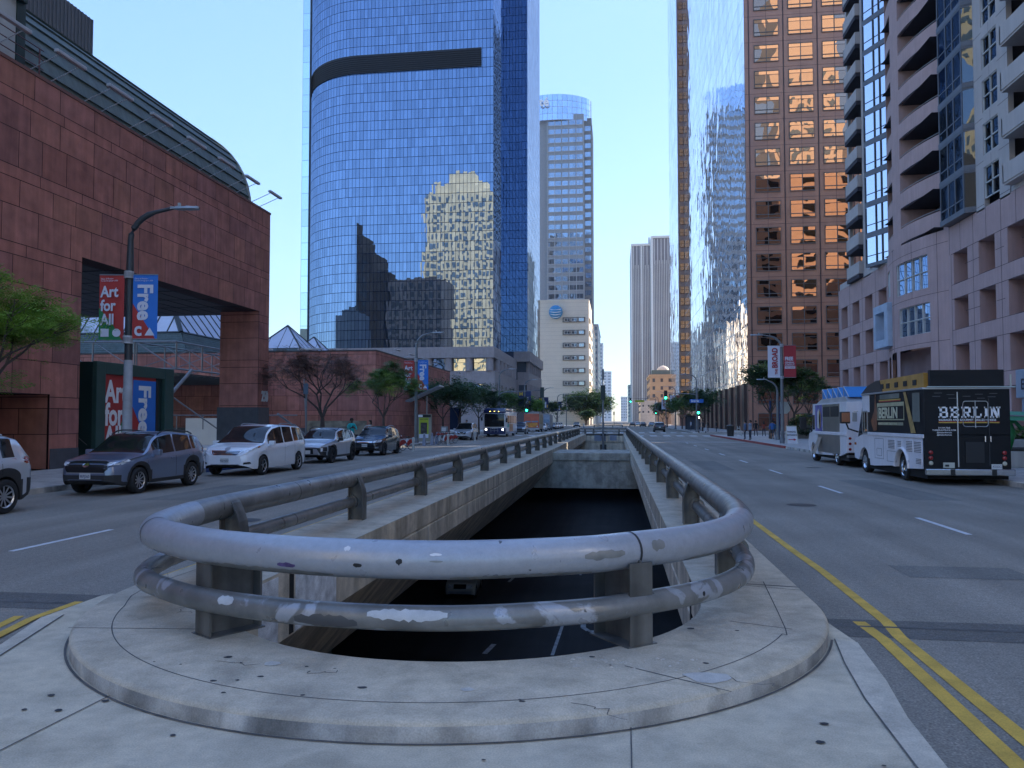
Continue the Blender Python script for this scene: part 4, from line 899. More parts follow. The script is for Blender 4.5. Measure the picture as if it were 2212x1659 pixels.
cpts = [(-38 + 23.5*math.cos(R(a)), 468 + 9*math.sin(R(a))) for a in range(180, 361, 9)]
mb = MB(); u = 0
for (a, b), (c, d) in zip(cpts, cpts[1:]):
    l = math.hypot(c-a, d-b); za, zc = 200 - ((a+38)/23)**2*2.2, 200 - ((c+38)/23)**2*2.2
    mb.face([(a, b, 184), (c, d, 184), (c, d, zc), (a, b, za)], 0, None, [(u, 0), (u+l, 0), (u+l, 18), (u, 18)]); u += l
mb.build('glass_crown', CROWN, del_, world=True)
text('té', 7.5, M('white_sign', (.8, .8, .8), .6), del_, (-45.6, 457.3, 192.3), (1, 0, 0), (0, 0, 1), bold=.02, extrude=.2, world=True)
# telephone company building
CREAM = M('cream_stone', (.80, .69, .55), .8, var=.05, vs=.2); CREAM2 = M('cream_stone_side', (.70, .62, .50), .8, var=.04)  # cream raised to stand in for light thrown back by glass towers
att = thing('cream_office_building', 'cream stone office building with a blue striped globe emblem and ribbon windows', 'building', (-20, 300, 0))
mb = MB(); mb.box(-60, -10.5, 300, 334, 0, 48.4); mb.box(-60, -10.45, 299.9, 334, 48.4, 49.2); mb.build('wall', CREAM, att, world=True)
mb = MB()
for k in range(30): mb.box(-60, -10.5, 299.985, 300, 1.5+1.6*k, 1.54+1.6*k)
for k in range(7): mb.box(-10.5, -10.2, 303, 331, 6+5.0*k, 6.6+5.0*k)
mb.build('stone_courses', M('cream_joint', (.42, .36, .28), .9), att, world=True)
OWG = glassy('office_glass', (.5, .55, .6), 1.0, 1.2, line=.10, wav=.02, tilt=.02, linecol=(.75, .72, .66), base=(.1, .1, .1), refl=.6)
FRB = M('bronze_frame', (.07, .055, .045), .5); PATP = M('patterned_panel', (.28, .25, .22), .7, var=.5, vs=3)
for k in range(9):
    z = 42.0 - 4.98*k
    if z < 3: break
    mb = MB(); mb.box(-20.75, -12.0, 299.6, 300.0, z-1.75, z+.15)
    o = mb.build('window_band', FRB, att, world=True)
    mb = MB(); mb.box(-20.55, -12.2, 299.55, 299.6, z-1.55, z-.05); mb.build('patterned_panel', PATP, att, world=True)
    for x in (-20.0, -17.2, -14.4):
        mb = MB(); mb.face([(x, 299.53, z-1.5), (x+1.9, 299.53, z-1.5), (x+1.9, 299.53, z-.1), (x, 299.53, z-.1)], 0, None, [(0, 0), (1.9, 0), (1.9, 1.4), (0, 1.4)]); mb.build('window', OWG, att, world=True)
    mb = MB(); mb.box(-10.5, -10.1, 303, 309, z-1.6, z+.1); mb.build('side_window', FRB, att, world=True)
mb = MB(); gx, gz, gr = -23.4, 44.3, 2.7
mb.lathe([(gr*math.cos(R(a)), gr*math.sin(R(a))) for a in range(-90, 91, 6)], gx, 299.6, gz, 28); globe = mb
me_ = globe.build('globe_emblem', M('globe_blue', (.03, .25, .50), .5), att, smooth=True, world=True)
mb = MB()
for k in range(5):
    z = gz + 1.9 - k*.95; w = math.sqrt(max(gr**2-(z-gz)**2, .1))*.93; n = 14
    top = [(gx-w + 2*w*i/n, z - .38*math.sin(math.pi*i/n) + .05) for i in range(n+1)]; bot = [(x, zz-.32*math.sin(math.pi*i/n)**.7) for i, (x, zz) in enumerate(top)]
    for i in range(n):
        y = lambda x: 299.6 - math.sqrt(max(gr**2-(x-gx)**2-(z-gz)**2, 0)) - .12
        mb.face([(bot[i][0], y(bot[i][0]), bot[i][1]), (bot[i+1][0], y(bot[i+1][0]), bot[i+1][1]), (top[i+1][0], y(top[i+1][0]), top[i+1][1]), (top[i][0], y(top[i][0]), top[i][1])])
mb.build('globe_stripes', WHITE, att, world=True)
mb = MB()
for x in (-24, -22, -20.5): mb.box(x, x+.06, 299.97, 300, 0, 48)
# buildings behind it along the street
def block(name, label, x0, x1, y0, y1, z1, mat, rows, cols, winm, face='y', z0w=4, wfrac=.55, hfrac=.5, roofh=.8, limit=100):
    t = thing(name, label, 'building', ((x0+x1)/2, y0, 0))
    mb = MB(); mb.box(x0, x1, y0, y1, 0, z1); mb.build('wall', mat, t, world=True)
    mb = MB(); mb.box(x0-.3, x1+.3, y0-.3, y1, z1, z1+roofh); mb.build('parapet', mat, t, world=True)
    dz = (z1-z0w)/rows; rects = []
    for r in range(rows):
        for c in range(cols):
            dx = (x1-x0)/cols; rects.append((x0+dx*(c+.5-wfrac/2), x0+dx*(c+.5+wfrac/2), z1-dz*(r+.5+hfrac/2), z1-dz*(r+.5-hfrac/2)))
    def f(mb, q): a, b, c, d = q; mb.box(a, b, y0-.06, y0, c, d)
    win_grid(f, t, 'window', winm, rects, limit)
    srects = []
    ny = max(2, int((y1-y0)/((x1-x0)/cols))); xs = x1 if (x0+x1)/2 < 0 else x0
    for r in range(rows):
        for c in range(ny):
            dy = (y1-y0)/ny; srects.append((y0+dy*(c+.5-wfrac/2), y0+dy*(c+.5+wfrac/2), z1-dz*(r+.5+hfrac/2), z1-dz*(r+.5-hfrac/2)))
    def g(mb, q): a, b, c, d = q; s = .06 if xs == x1 else -.06; mb.box(min(xs, xs+s), max(xs, xs+s), a, b, c, d)
    if y0 > 0: win_grid(g, t, 'side_window', winm, srects, limit)
    return t
DW = M('dark_window', (.05, .06, .08), .15, var=.3, vs=.3)
BW_ = M('blue_window', (.16, .22, .28), .2, var=.3, vs=.2)
block('cream_tall_block', 'cream block with gabled top just right of the telephone building', -24, -11.3, 355, 420, 46, CREAM2, 11, 4, DW)
block('pale_slab_block', 'pale concrete slab tower with banded windows at the end of the left row', -20, -12.2, 520, 600, 66, M('pale_concrete_far', (.5, .5, .5), .8, var=.03), 15, 3, BW_)
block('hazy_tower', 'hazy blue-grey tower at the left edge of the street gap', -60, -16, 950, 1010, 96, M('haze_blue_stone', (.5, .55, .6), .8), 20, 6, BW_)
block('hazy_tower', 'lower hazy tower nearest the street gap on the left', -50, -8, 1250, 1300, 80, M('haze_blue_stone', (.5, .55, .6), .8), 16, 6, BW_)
# ================================================================ RIGHT SIDE
ORG = M('brown_granite', (.36, .18, .12), .38, var=.10, vs=.6, spec=.6, coat=.25)
ORJ = M('granite_joint', (.05, .03, .03), .6)
BRZ = glassy('bronze_glass', (.60, .38, .26), 1.93, 2.8, line=.07, wav=.06, tilt=.02, linecol=(.12, .10, .09), refl=.92, base=(.03, .015, .01), wscale=.22)
ort = thing('brown_granite_tower', 'tall brown granite tower with bronze windows and a mirror-glass street face', 'building', (30, 130, 0))
xo = 21.37
mb = MB(); mb.box(xo+.05, 82, 130, 245, 0, 200); mb.box(19.55, 82, 245.05, 284, 0, 200); mb.build('granite_wall', ORG, ort, world=True)
cols = [(22.98, 26.84), (28.47, 32.29), (33.83, 37.6), (39.2, 43.0), (44.6, 48.4)]
rects = [(a, b, 68.6-4.37*k) for k in range(-3, 16) for a, b in cols[:4]]
rects.sort(key=lambda r: r[2])
def ow(mb, r):
    a, b, z = r; mb.face([(a, 129.93, z-2.8), (b, 129.93, z-2.8), (b, 129.93, z), (a, 129.93, z)], 0, None, [(0, -2.1), (b-a, -2.1), (b-a, .7), (0, .7)])
win_grid(ow, ort, 'window', BRZ, rects)
FRM2 = M('grey_window_frame', (.13, .12, .11), .5, .2)
mb = MB()
for a, b, z in rects:
    mb.box(a-.06, b+.06, 129.86, 129.98, z-.06, z+.06); mb.box(a-.06, b+.06, 129.84, 129.98, z-2.86, z-2.74); mb.box(a-.06, b+.06, 129.85, 129.98, z-2.25, z-2.13); mb.box(a-.06, a, 129.86, 129.98, z-2.8, z); mb.box(b, b+.06, 129.86, 129.98, z-2.8, z); mb.box((a+b)/2-.04, (a+b)/2+.04, 129.86, 129.98, z-2.8, z)
mb.build('window_frames', FRM2, ort, world=True)
mb = MB()
for x in (22.1, 27.65, 33.05, 38.4, 43.8): mb.box(x-.07, x+.07, 129.90, 129.995, 0, 200)
for x in (24.9, 30.4, 35.7): mb.box(x-.02, x+.02, 129.98, 129.995, 0, 200)
for k in range(40): mb.box(xo+.05, 66, 129.985, 129.997, 68.6-4.37*(k-25)+.55, 68.6-4.37*(k-25)+.60)
mb.build('panel_joints', ORJ, ort, world=True)
def skin2(mb, pts, z0, z1, zb=0):
    u = 0
    for (a, b), (c, d) in zip(pts, pts[1:]):
        l = math.hypot(c-a, d-b); mb.face([(a, b, z0), (c, d, z0), (c, d, z1), (a, b, z1)], 0, None, [(u, z0-zb), (u+l, z0-zb), (u+l, z1-zb), (u, z1-zb)]); u += l
STG = glassy('street_mirror_glass', (.97, .98, 1.0), 1.5, 4.37, line=.09, wav=.05, tilt=.016, linecol=(.55, .56, .57), refl=.95, base=(.2, .2, .2), wscale=.35)
mb = MB(); skin2(mb, [(xo, 245), (xo, 130.0)], 8.0, 200); mb.build('mirror_facade', STG, ort, world=True)
mb = MB(); skin2(mb, [(19.5, 284), (19.5, 245)], 4, 200); mb.build('mirror_facade', STG, ort, world=True)
rects2 = [(20.0, 21.3, 73 - 3.64*k*1.0) for k in range(-18, 19)]
def ow2(mb, r):
    a, b, z = r; mb.face([(a, 244.9, z-2.2), (b, 244.9, z-2.2), (b, 244.9, z), (a, 244.9, z)], 0, None, [(0, 0), (b-a, 0), (b-a, 2.2), (0, 2.2)])
win_grid(ow2, ort, 'side_window', glassy('reflection_orange_glass', (.40, .16, .07), 1.25, 1.1, line=.07, wav=.10, tilt=.05, linecol=(.08, .04, .03), refl=.9, base=(.03, .012, .01), wscale=.4), rects2)  # orange tint stands in for the reflection of an orange building
for k in range(9):
    mb = MB(); mb.box(xo-.45, xo+.3, 131.5+7.5*k, 133.5+7.5*k, 0, 8.05); mb.build('street_pillar', M('dark_bronze_pillar', (.06, .035, .03), .4), ort, world=True)
mb = MB(); mb.box(xo+.5, xo+.6, 131, 205, 0, 8); mb.build('lobby_glass', DW, ort, world=True)
# --- striped tower and neighbours at the end of the street, right
STR = M('haze_pale_fins', (.70, .74, .72), .7, var=.03); STD = M('haze_pale_glass', (.20, .22, .25), .35, var=.15, vs=.1)  # fins and glass lightened in colour to stand in for distance haze
st = thing('striped_tower', 'tall grey office tower with close white vertical fins', 'building', (20, 430, 0))
mb = MB(); mb.box(9.0, 19.2, 430, 470, 0, 98.8); mb.box(19.4, 60, 428, 470, 0, 102.6); mb.build('dark_wall', STD, st, world=True)
mb = MB(); mb.box(8.4, 9.1, 429.5, 470, 0, 99.2)
for k in range(11): mb.box(9.6+.93*k, 9.82+.93*k, 429.6, 430, 0, 88)
for k in range(6): mb.box(9.6+1.86*k, 9.9+1.86*k, 429.5, 430, 86, 99)
mb.box(13.9, 14.6, 429.4, 430, 0, 99); mb.box(8.4, 19.2, 429.4, 430, 98.8, 100)
mb.box(19.2, 20.4, 427.5, 470, 0, 103)
for k in range(12): mb.box(20.9+.93*k, 21.12+.93*k, 427.6, 428, 0, 90)
for k in range(8): mb.box(20.9+1.86*k, 21.2+1.86*k, 427.5, 428, 88, 102)
mb.box(19.2, 60, 427.4, 428, 102.4, 103.6); mb.box(18.0, 19.0, 432, 433, 99, 104)
mb.build('fins', STR, st, world=True)
TAN = M('tan_brick', (.42, .32, .22), .8, var=.08, vs=.3)
tb = block('tan_hotel_building', 'tan brick building with a parapet and small roof pavilion in front of the striped tower', 14.0, 34, 330, 360, 20.5, TAN, 5, 6, DW, wfrac=.32, hfrac=.45)
mb = MB(); mb.box(15, 22.5, 331, 340, 21.3, 23.2); mb.build('roof_terrace', M('teal_awning', (.10, .16, .17), .6), tb, world=True)
mb = MB(); mb.lathe([(2.6, 0), (2.6, 1.4), (1.9, 2.4), (.6, 3.0), (.05, 3.1)], 20.0, 338, 22.5, 16); mb.build('roof_pavilion', CREAM, tb, smooth=True, world=True)
block('white_low_building', 'low off-white building with few windows at the foot of the striped tower', 9.3, 15.5, 305, 329, 8.8, M('off_white', (.55, .54, .50), .8), 2, 3, DW, wfrac=.3, hfrac=.3)
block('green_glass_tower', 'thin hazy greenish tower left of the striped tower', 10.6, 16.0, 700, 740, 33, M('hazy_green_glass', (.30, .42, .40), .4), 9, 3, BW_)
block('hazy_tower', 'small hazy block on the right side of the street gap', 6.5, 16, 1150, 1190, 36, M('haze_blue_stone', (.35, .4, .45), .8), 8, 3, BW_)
# ================================================================ APARTMENT BUILDING
AX = 22.0
MAU = M('mauve_cladding', (.42, .285, .265), .75, var=.07, vs=1.0, streak=.07, fine=.03)
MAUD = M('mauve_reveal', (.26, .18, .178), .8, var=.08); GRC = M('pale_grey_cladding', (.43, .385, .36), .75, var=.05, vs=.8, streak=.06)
AJ = M('cladding_joint', (.07, .05, .055), .9); SOFA = M('shaded_soffit', (.03, .026, .035), .8)  # near-black soffit colour paints the shade under the balconies
WFR = M('white_window_frame', (.48, .48, .46), .5); DFR = M('grey_bay_frame', (.12, .13, .15), .5, .2)
AGL = glassy('apartment_glass', (.85, .9, 1.0), 50, 50, line=.0, wav=.03, tilt=.0, refl=.82, base=(.03, .035, .04), wscale=.3)
AGD = glassy('dark_apartment_glass', (.13, .145, .16), 50, 50, line=0, wav=.05, tilt=0, refl=.85, base=(.015, .018, .02), wscale=.5)
apt = thing('apartment_tower', 'mauve and grey apartment tower with deep square openings below and stacked balconies above', 'building', (AX+10, 60, 0))
PT = 14.75
bay0, bay1 = 54.4, 65.7
def bulge(y): 
    t = (y-bay0)/(bay1-bay0); return 1.25*(1-(2*t-1)**2) if 0 < t < 1 else 0
# openings: y measured along the face
rowsz = [(10.85, 12.9), (7.85, 9.9), (4.75, 6.85), (1.0, 3.9)]
hl = [(79.07, 77.06), (75.52, 73.44), (71.85, 69.81), (68.26, 66.3)]
hr = [(53.64, 51.62), (50.11, 48.08), (46.6, 44.6), (43.1, 41.1), (39.6, 37.6), (36, 34), (32.5, 30.5), (29, 27)]
mb = MB()
wall_holes(mb, (AX, 80, 0), (0, -1, 0), PT, 80-bay1, [(80-a, 80-b, z0, z1) for a, b in hl for z0, z1 in rowsz], 1.6, (-1, 0, 0)); mb.box(AX+.05, AX+40, 79.95, 80, 0, PT); mb.build('podium_wall', MAU, apt, world=True); mb = MB()
wall_holes(mb, (AX, bay0, 0), (0, -1, 0), PT, bay0-0, [(bay0-a, bay0-b, z0, z1) for a, b in hr for z0, z1 in rowsz], 1.6, (-1, 0, 0))
mb.build('podium_wall', MAU, apt, world=True)
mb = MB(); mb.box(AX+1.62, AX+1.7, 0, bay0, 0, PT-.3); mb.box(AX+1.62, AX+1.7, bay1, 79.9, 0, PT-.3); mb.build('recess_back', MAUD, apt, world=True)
for a, b in hl + hr[:3]:
    for z0, z1 in rowsz[:3]:
        mb = MB(); mb.box(AX+1.50, AX+1.60, b+.05, b+.75, z0, z1); 
        mb.build('recess_window', AGD, apt, world=True)
# curved bay of the podium
mb = MB(); ny = 22; yy = [bay1 + (bay0-bay1)*i/ny for i in range(ny+1)]
bayh = [(60.3, 56.15, 11.1, 13.45), (59.9, 56.0, 8.0, 10.1), (64.4, 62.3, 11.5, 13.5), (61.9, 60.6, 1.2, 7.0), (59.9, 56.0, 1.0, 7.0), (64.4, 62.4, 1.0, 6.8)]
ysp = sorted({*yy, *[h[0] for h in bayh], *[h[1] for h in bayh]}, reverse=True); zsp = sorted({0, PT, *[h[2] for h in bayh], *[h[3] for h in bayh]})
for a, b in zip(ysp, ysp[1:]):
    for c, d in zip(zsp, zsp[1:]):
        m_ = ((a+b)/2, (c+d)/2)
        if any(h[1] < m_[0] < h[0] and h[2] < m_[1] < h[3] for h in bayh): continue
        mb.face([(AX-bulge(a), a, c), (AX-bulge(b), b, c), (AX-bulge(b), b, d), (AX-bulge(a), a, d)])
mb.build('curved_bay_wall', MAU, apt, world=True)
def bay_window(y0, y1, z0, z1, nx, nz, glass, fr, dep=.12):
    mb = MB(); mb.face([(AX-bulge(y0)+dep, y0, z0), (AX-bulge(y1)+dep, y1, z0), (AX-bulge(y1)+dep, y1, z1), (AX-bulge(y0)+dep, y0, z1)], 0, None, [(0, 0), (1, 0), (1, 1), (0, 1)])
    w = mb.build('bay_window', glass, apt, world=True); mb = MB(); 
    for i in range(nx+1):
        y = y0 + (y1-y0)*i/nx; x = AX - bulge(y0)+(bulge(y0)-bulge(y1))*i/nx; mb.box(x-.03+dep*.5, x+.05+dep*.5, y-.04, y+.04, z0, z1)
    for j in range(nz+1):
        z = z0 + (z1-z0)*j/nz; mb.tube([(AX-bulge(y0)+dep*.5, y0, z), (AX-bulge(y1)+dep*.5, y1, z)], .045, 4)
    f = mb.build('window_frame', fr, w); 
bay_window(60.3, 56.15, 11.1, 13.45, 4, 2, AGL, WFR); bay_window(59.9, 56.0, 8.0, 10.1, 4, 2, AGL, WFR); bay_window(64.4, 62.3, 11.5, 13.5, 4, 2, AGL, WFR)
mb = MB(); mb.box(AX+.4, AX+.45, bay0, bay1, 0, 7.2); mb.build('recess_back', MAUD, apt, world=True)
# pale blue framed box window
mb = MB(); y0, y1 = 64.9, 61.7; x = AX-1.25
for a, b, c, d in ((y1, y0, 10.35, 10.95), (y1, y0, 7.6, 8.2), (y1, y1+.75, 8.2, 10.35), (y0-.45, y0, 8.2, 10.35)): mb.box(x-.25, AX-.2, a, b, c, d)
mb.build('framed_window_surround', M('pale_blue_panel', (.34, .42, .52), .5), apt, world=True)
mb = MB(); mb.box(x+.4, x+.45, y1+.7, y0-.4, 8.2, 10.4); mb.build('framed_window', AGL, apt, world=True)
# joints on the podium
mb = MB()
for z in (1.0, 3.9, 4.75, 6.85, 7.85, 8.9, 9.9, 10.85, 11.9, 12.9): 
    segs = []
    for y in range(4, 54): mb.box(AX-.006, AX+.004, y, y+1.0, z-.015, z+.015) if not any(b < y+.5 < a for a, b in hr) or z in (3.9, 6.85, 9.9, 12.9, 4.75, 7.85, 10.85) else None
    mb.box(AX-.006, AX+.004, bay1, 80, z-.012, z+.012) if z not in (8.9, 11.9) else None
for y in [79.9-.0, 76.3, 72.6, 69, 66.2]: mb.box(AX-.006, AX+.004, y-.015, y+.015, 0, PT)
for y in [54.2, 52.6, 50.8, 49.1, 47.3, 45.6, 43.8, 42.1, 40.3, 38.6, 36.8]: mb.box(AX-.006, AX+.004, y-.015, y+.015, 0 if False else 12.9, PT); 
for y in [54.0, 50.85, 47.35, 43.9, 40.3]: mb.box(AX-.006, AX+.004, y-.015, y+.015, 0, 12.9)
for a, b in zip(yy, yy[1:]):
    for z in (7.3, 10.6, 13.9): mb.mesh([(AX-bulge(a)-.006, a, z), (AX-bulge(b)-.006, b, z), (AX-bulge(b)-.006, b, z+.03), (AX-bulge(a)-.006, a, z+.03)], [(0, 1, 2, 3)])
for y in (61.2, 57.9, 55.3, 65.0): mb.box(AX-bulge(y)-.008, AX-bulge(y)+.01, y-.015, y+.015, 10.6 if y == 57.9 else 0, PT)
mb.build('cladding_joints', AJ, apt, world=True)
mb = MB(); mb.box(AX-.02, AX+.5, 65.9, 79.4, PT, PT+.55); mb.box(AX-.02, AX+.4, 0, 46.0, PT, PT+.3); mb.build('roof_ledge', GRC, apt, world=True)
# --- upper storeys
FL = 2.62; NF = 17; ZB = PT+.4
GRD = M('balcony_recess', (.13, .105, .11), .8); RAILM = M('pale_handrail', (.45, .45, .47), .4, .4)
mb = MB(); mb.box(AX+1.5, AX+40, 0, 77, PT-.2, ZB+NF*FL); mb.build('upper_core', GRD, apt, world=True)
mb = MB()
def strip_wall(mb, y0, y1, x=AX): mb.box(x, x+.3, y0, y1, PT-.1, ZB+NF*FL)
# grey piers
mbG = MB(); strip_wall(mbG, 70.1, 72.0); strip_wall(mbG, 65.5, 68.3, AX+.25); strip_wall(mbG, 49.2, 50.25); strip_wall(mbG, 46.15, 47.35); strip_wall(mbG, 75.9, 76.4)
mbM = MB(); 
for a, b in ((54.3, 54.75), (60.0, 61.95), (64.6, 65.5)):
    n_ = 4
    for i in range(n_): p, q = a+(b-a)*i/n_, a+(b-a)*(i+1)/n_; mbM.mesh([(AX-bulge(p)*.8, p, PT-.1), (AX-bulge(q)*.8, q, PT-.1), (AX-bulge(q)*.8, q, ZB+NF*FL), (AX-bulge(p)*.8, p, ZB+NF*FL), (AX+1.5, p, PT-.1), (AX+1.5, q, PT-.1), (AX+1.5, q, ZB+NF*FL), (AX+1.5, p, ZB+NF*FL)], [(0, 3, 2, 1), (0, 4, 7, 3), (1, 2, 6, 5)])
bl = {}
def count(n): bl[n] = bl.get(n, 0) + 1; return bl[n]
for k in range(NF):
    z = ZB + k*FL
    # A: balconies at the far end (protruding boxes)
    mb = MB(); mb.box(AX-.4, AX-.28, 72.2, 75.7, z+.0, z+1.05); mb.box(AX-.4, AX+1.5, 75.6, 75.75, z, z+1.05); mb.box(AX-.4, AX+1.5, 72.05, 72.2, z, z+1.05); mb.box(AX-.35, AX+1.5, 72.1, 75.7, z-.05, z+.1)
    if k < 14:
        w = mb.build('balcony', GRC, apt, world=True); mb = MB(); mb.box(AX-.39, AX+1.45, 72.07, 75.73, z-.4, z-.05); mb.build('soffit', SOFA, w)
    if k < 14: mb = MB(); mb.box(AX+1.4, AX+1.5, 72.2, 74.6, z+.1, z+2.2); mb.build('balcony_door', AGL, apt, world=True)
    # B: window column
    mbG.box(AX, AX+.3, 68.3, 70.1, z+2.1, z+FL+.0001); mbG.box(AX, AX+.3, 71.4-.0001, 71.46, z, z+FL)
    if k < 14:
        mb = MB(); mb.face([(AX-.25, 70.1, z+.0), (AX+.2, 68.3, z+.0), (AX+.2, 68.3, z+2.1), (AX-.25, 70.1, z+2.1)], 0, None, [(0, 0)]*4); w = mb.build('window', AGL, apt, world=True)
        mb = MB(); mb.box(AX-.02, AX+.1, 69.17, 69.23, z, z+2.1); mb.box(AX-.02, AX+.1, 68.3, 70.1, z+.8, z+.86); mb.build('window_frame', WFR, w)
        # C: glass bay
        mb = MB(); x = AX-.55; mb.face([(x-.4, 68.1, z), (x+.7, 65.7, z), (x+.7, 65.7, z+2.15), (x-.4, 68.1, z+2.15)], 0, None, [(0, 0)]*4); w = mb.build('bay_window', AGL, apt, world=True)
        mb = MB(); mb.prism([(x+.66, 65.6), (AX+.3, 65.6), (AX+.3, 68.2), (x-.45, 68.2)], z-.3, z); mb.prism([(x+.66, 65.6), (AX+.3, 65.6), (AX+.3, 68.2), (x-.45, 68.2)], z+2.15, z+2.32)
        for y in (65.68, 66.4, 67.0, 68.08): xx = x+.66-(y-65.7)*.458; mb.box(xx-.05, xx+.01, y-.045, y+.045, z, z+2.15)
        mb.tube([(x+.68, 65.7, z+.62), (x-.42, 68.1, z+.62)], .035, 4); mb.build('window_frame', DFR, w)
        # D1: small balcony opening parapet (curved), D2: big balcony
        for a, b, nm in ((64.6, 61.95, 'small_balcony'), (60.0, 54.75, 'wide_balcony')):
            mb = MB(); n_ = 6
            for i in range(n_):
                p, q = a+(b-a)*i/n_, a+(b-a)*(i+1)/n_; xp, xq = AX-bulge(p)*.8, AX-bulge(q)*.8
                mb.mesh([(xp, p, z-.12), (xq, q, z-.12), (xq, q, z+.98), (xp, p, z+.98), (xp+.16, p, z-.12), (xq+.16, q, z-.12), (xq+.16, q, z+.98), (xp+.16, p, z+.98)], [(0, 1, 2, 3), (3, 2, 6, 7), (7, 6, 5, 4), (0, 4, 5, 1)])
            w = mb.build(nm, MAU, apt, world=True)
            mb = MB(); mb.mesh([(AX-bulge((a+b)/2)*.8, a, z-.2), (AX-bulge((a+b)/2)*.75, b, z-.2), (AX+1.5, b, z-.2), (AX+1.5, a, z-.2)], [(0, 1, 2, 3)])
            for i in range(n_):
                p, q = a+(b-a)*i/n_, a+(b-a)*(i+1)/n_; mb.mesh([(AX-bulge(p)*.8+.02, p, z-.2), (AX-bulge(q)*.8+.02, q, z-.2), (AX-bulge(q)*.8+.02, q, z-.12), (AX-bulge(p)*.8+.02, p, z-.12)], [(0, 1, 2, 3)])
            mb.build('soffit', SOFA, w)
            mb = MB(); mb.tube([(AX-bulge(p)*.8+.05, p, z+1.12) for p in [a+(b-a)*i/n_ for i in range(n_+1)]], .025, 5); mb.build('handrail', RAILM, w)
        mb = MB(); mb.box(AX+1.35, AX+1.5, 55.2, 57.6, z+.05, z+2.1); w = mb.build('balcony_door', AGD, apt, world=True)
        mb = MB(); mb.box(AX+1.3, AX+1.36, 56.35, 56.42, z, z+2.1); mb.box(AX+1.3, AX+1.36, 55.1, 57.7, z+2.05, z+2.15); mb.box(AX+1.3, AX+1.36, 57.55, 57.65, z, z+2.1); mb.build('window_frame', WFR, w)
        # E: dark glass bay
        x = AX-.5; mb = MB(); mb.face([(x, 54.1, z), (x, 50.7, z), (x, 50.7, z+2.15), (x, 54.1, z+2.15)], 0, None, [(0, 0)]*4); mb.face([(x, 50.7, z), (AX+.1, 50.35, z), (AX+.1, 50.35, z+2.15), (x, 50.7, z+2.15)], 0, None, [(0, 0)]*4); w = mb.build('dark_bay_window', AGD, apt, world=True)
        mb = MB(); mb.prism([(x-.04, 50.62), (AX+.3, 50.26), (AX+.3, 54.3), (x-.04, 54.25)], z-.34, z, 0); mb.prism([(x-.02, 50.65), (AX+.3, 50.3), (AX+.3, 54.25), (x-.02, 54.2)], z+2.15, z+2.28, 0)
        for y in (50.72, 51.9, 52.9, 54.1): mb.box(x-.04, x+.03, y-.05, y+.05, z, z+2.15)
        mb.box(x-.03, x+.02, 50.7, 54.1, z+.55, z+.62); mb.build('window_frame', DFR, w)
        # F: window in grey wall
        mb = MB(); mb.face([(AX+.12, 49.2, z+.1), (AX+.12, 47.35, z+.1), (AX+.12, 47.35, z+2.0), (AX+.12, 49.2, z+2.0)], 0, None, [(0, 0)]*4); w = mb.build('window', AGD, apt, world=True)
        mb = MB(); 
        for y in (47.4, 48.27, 49.15): mb.box(AX+.04, AX+.12, y-.035, y+.035, z+.1, z+2.0)
        for zz in (.13, 1.03, 1.97): mb.box(AX+.04, AX+.12, 47.35, 49.2, z+zz-.035, z+zz+.035)
        mb.build('window_frame', WFR, w)
    mbG.box(AX, AX+.3, 47.35, 49.2, z+2.0, z+FL+.1)
    # G: near balconies, out of frame at the right
    if k < 12:
        mb = MB(); mb.box(AX-.6, AX-.45, 41.0, 45.7, z, z+1.0); mb.box(AX-.6, AX+1.5, 45.6, 45.75, z, z+1.0); mb.box(AX-.55, AX+1.5, 41, 45.7, z-.12, z+.05); mb.build('balcony', GRC, apt, world=True)
        mb = MB(); mb.box(AX+1.38, AX+1.5, 42.0, 44.6, z+.1, z+2.1); mb.build('balcony_door', AGD, apt, world=True)
mbG.box(AX+.05, AX+.3, 0, 41.0, PT, ZB+NF*FL)
mbG.build('grey_wall', GRC, apt, world=True); mbM.build('mauve_pier', MAU, apt, world=True)
mb = MB()
for k in range(NF):
    z = ZB+k*FL-.2
    for a, b in ((49.2, 50.2), (46.15, 47.35), (70.1, 71.4)): mb.box(AX-.005, AX+.003, a, b, z-.012, z+.012)
for y in (48.27,): 
    for k in range(NF): mb.box(AX-.005, AX+.003, y-.012, y+.012, ZB+k*FL+2.0, ZB+k*FL+FL)
mb.build('upper_joints', AJ, apt, world=True)
PEACH = M('sunlit_end_wall', (.62, .46, .36), .8, var=.05)
mb = MB(); mb.box(AX+1.5, AX+40, 77.0, 77.3, PT, ZB+NF*FL); mb.build('end_wall', PEACH, apt, world=True)
mb = MB()
for k in range(15):
    for x in (25, 33.5, 42, 50.5): mb.box(x, x+2.6, 77.3, 77.45, ZB+.5+k*FL*1.1, ZB+2.2+k*FL*1.1)
for k in range(7):
    for x in (30.5, 47.0): mb.lathe([(1.25, 0), (1.2, .12)], x, 77.3, ZB+2+k*5.8, 16, axis='y')
o = mb.build('end_window', M('reflected_dark_window', (.02, .025, .03), .2), apt, world=True); o['kind'] = 'stuff'
# parking entrance canopy sign
es = thing('entrance_sign', 'pale blue metal canopy panel reading ENTRANCE at the right edge', 'sign', (19.5, 38, 3.5))
mb = MB(); mb.bbox(18.9, 19.15, 33.5, 39.6, 3.0, 4.35, .03); mb.bbox(19.0, 19.3, 33.5, 39.3, 2.2, 2.98, .03); mb.build('panel', M('pale_blue_grey_panel', (.26, .31, .38), .5), es, world=True)
mb = MB(); mb.box(19.3, 22, 34, 39, 3.3, 3.5); mb.build('bracket', GREYM, es, world=True)
text('ENTRANCE', .72, TXTD, es, (18.88, 39.1, 3.4), (0, -1, 0), (0, 0, 1), sx=.8, bold=.02, world=True)

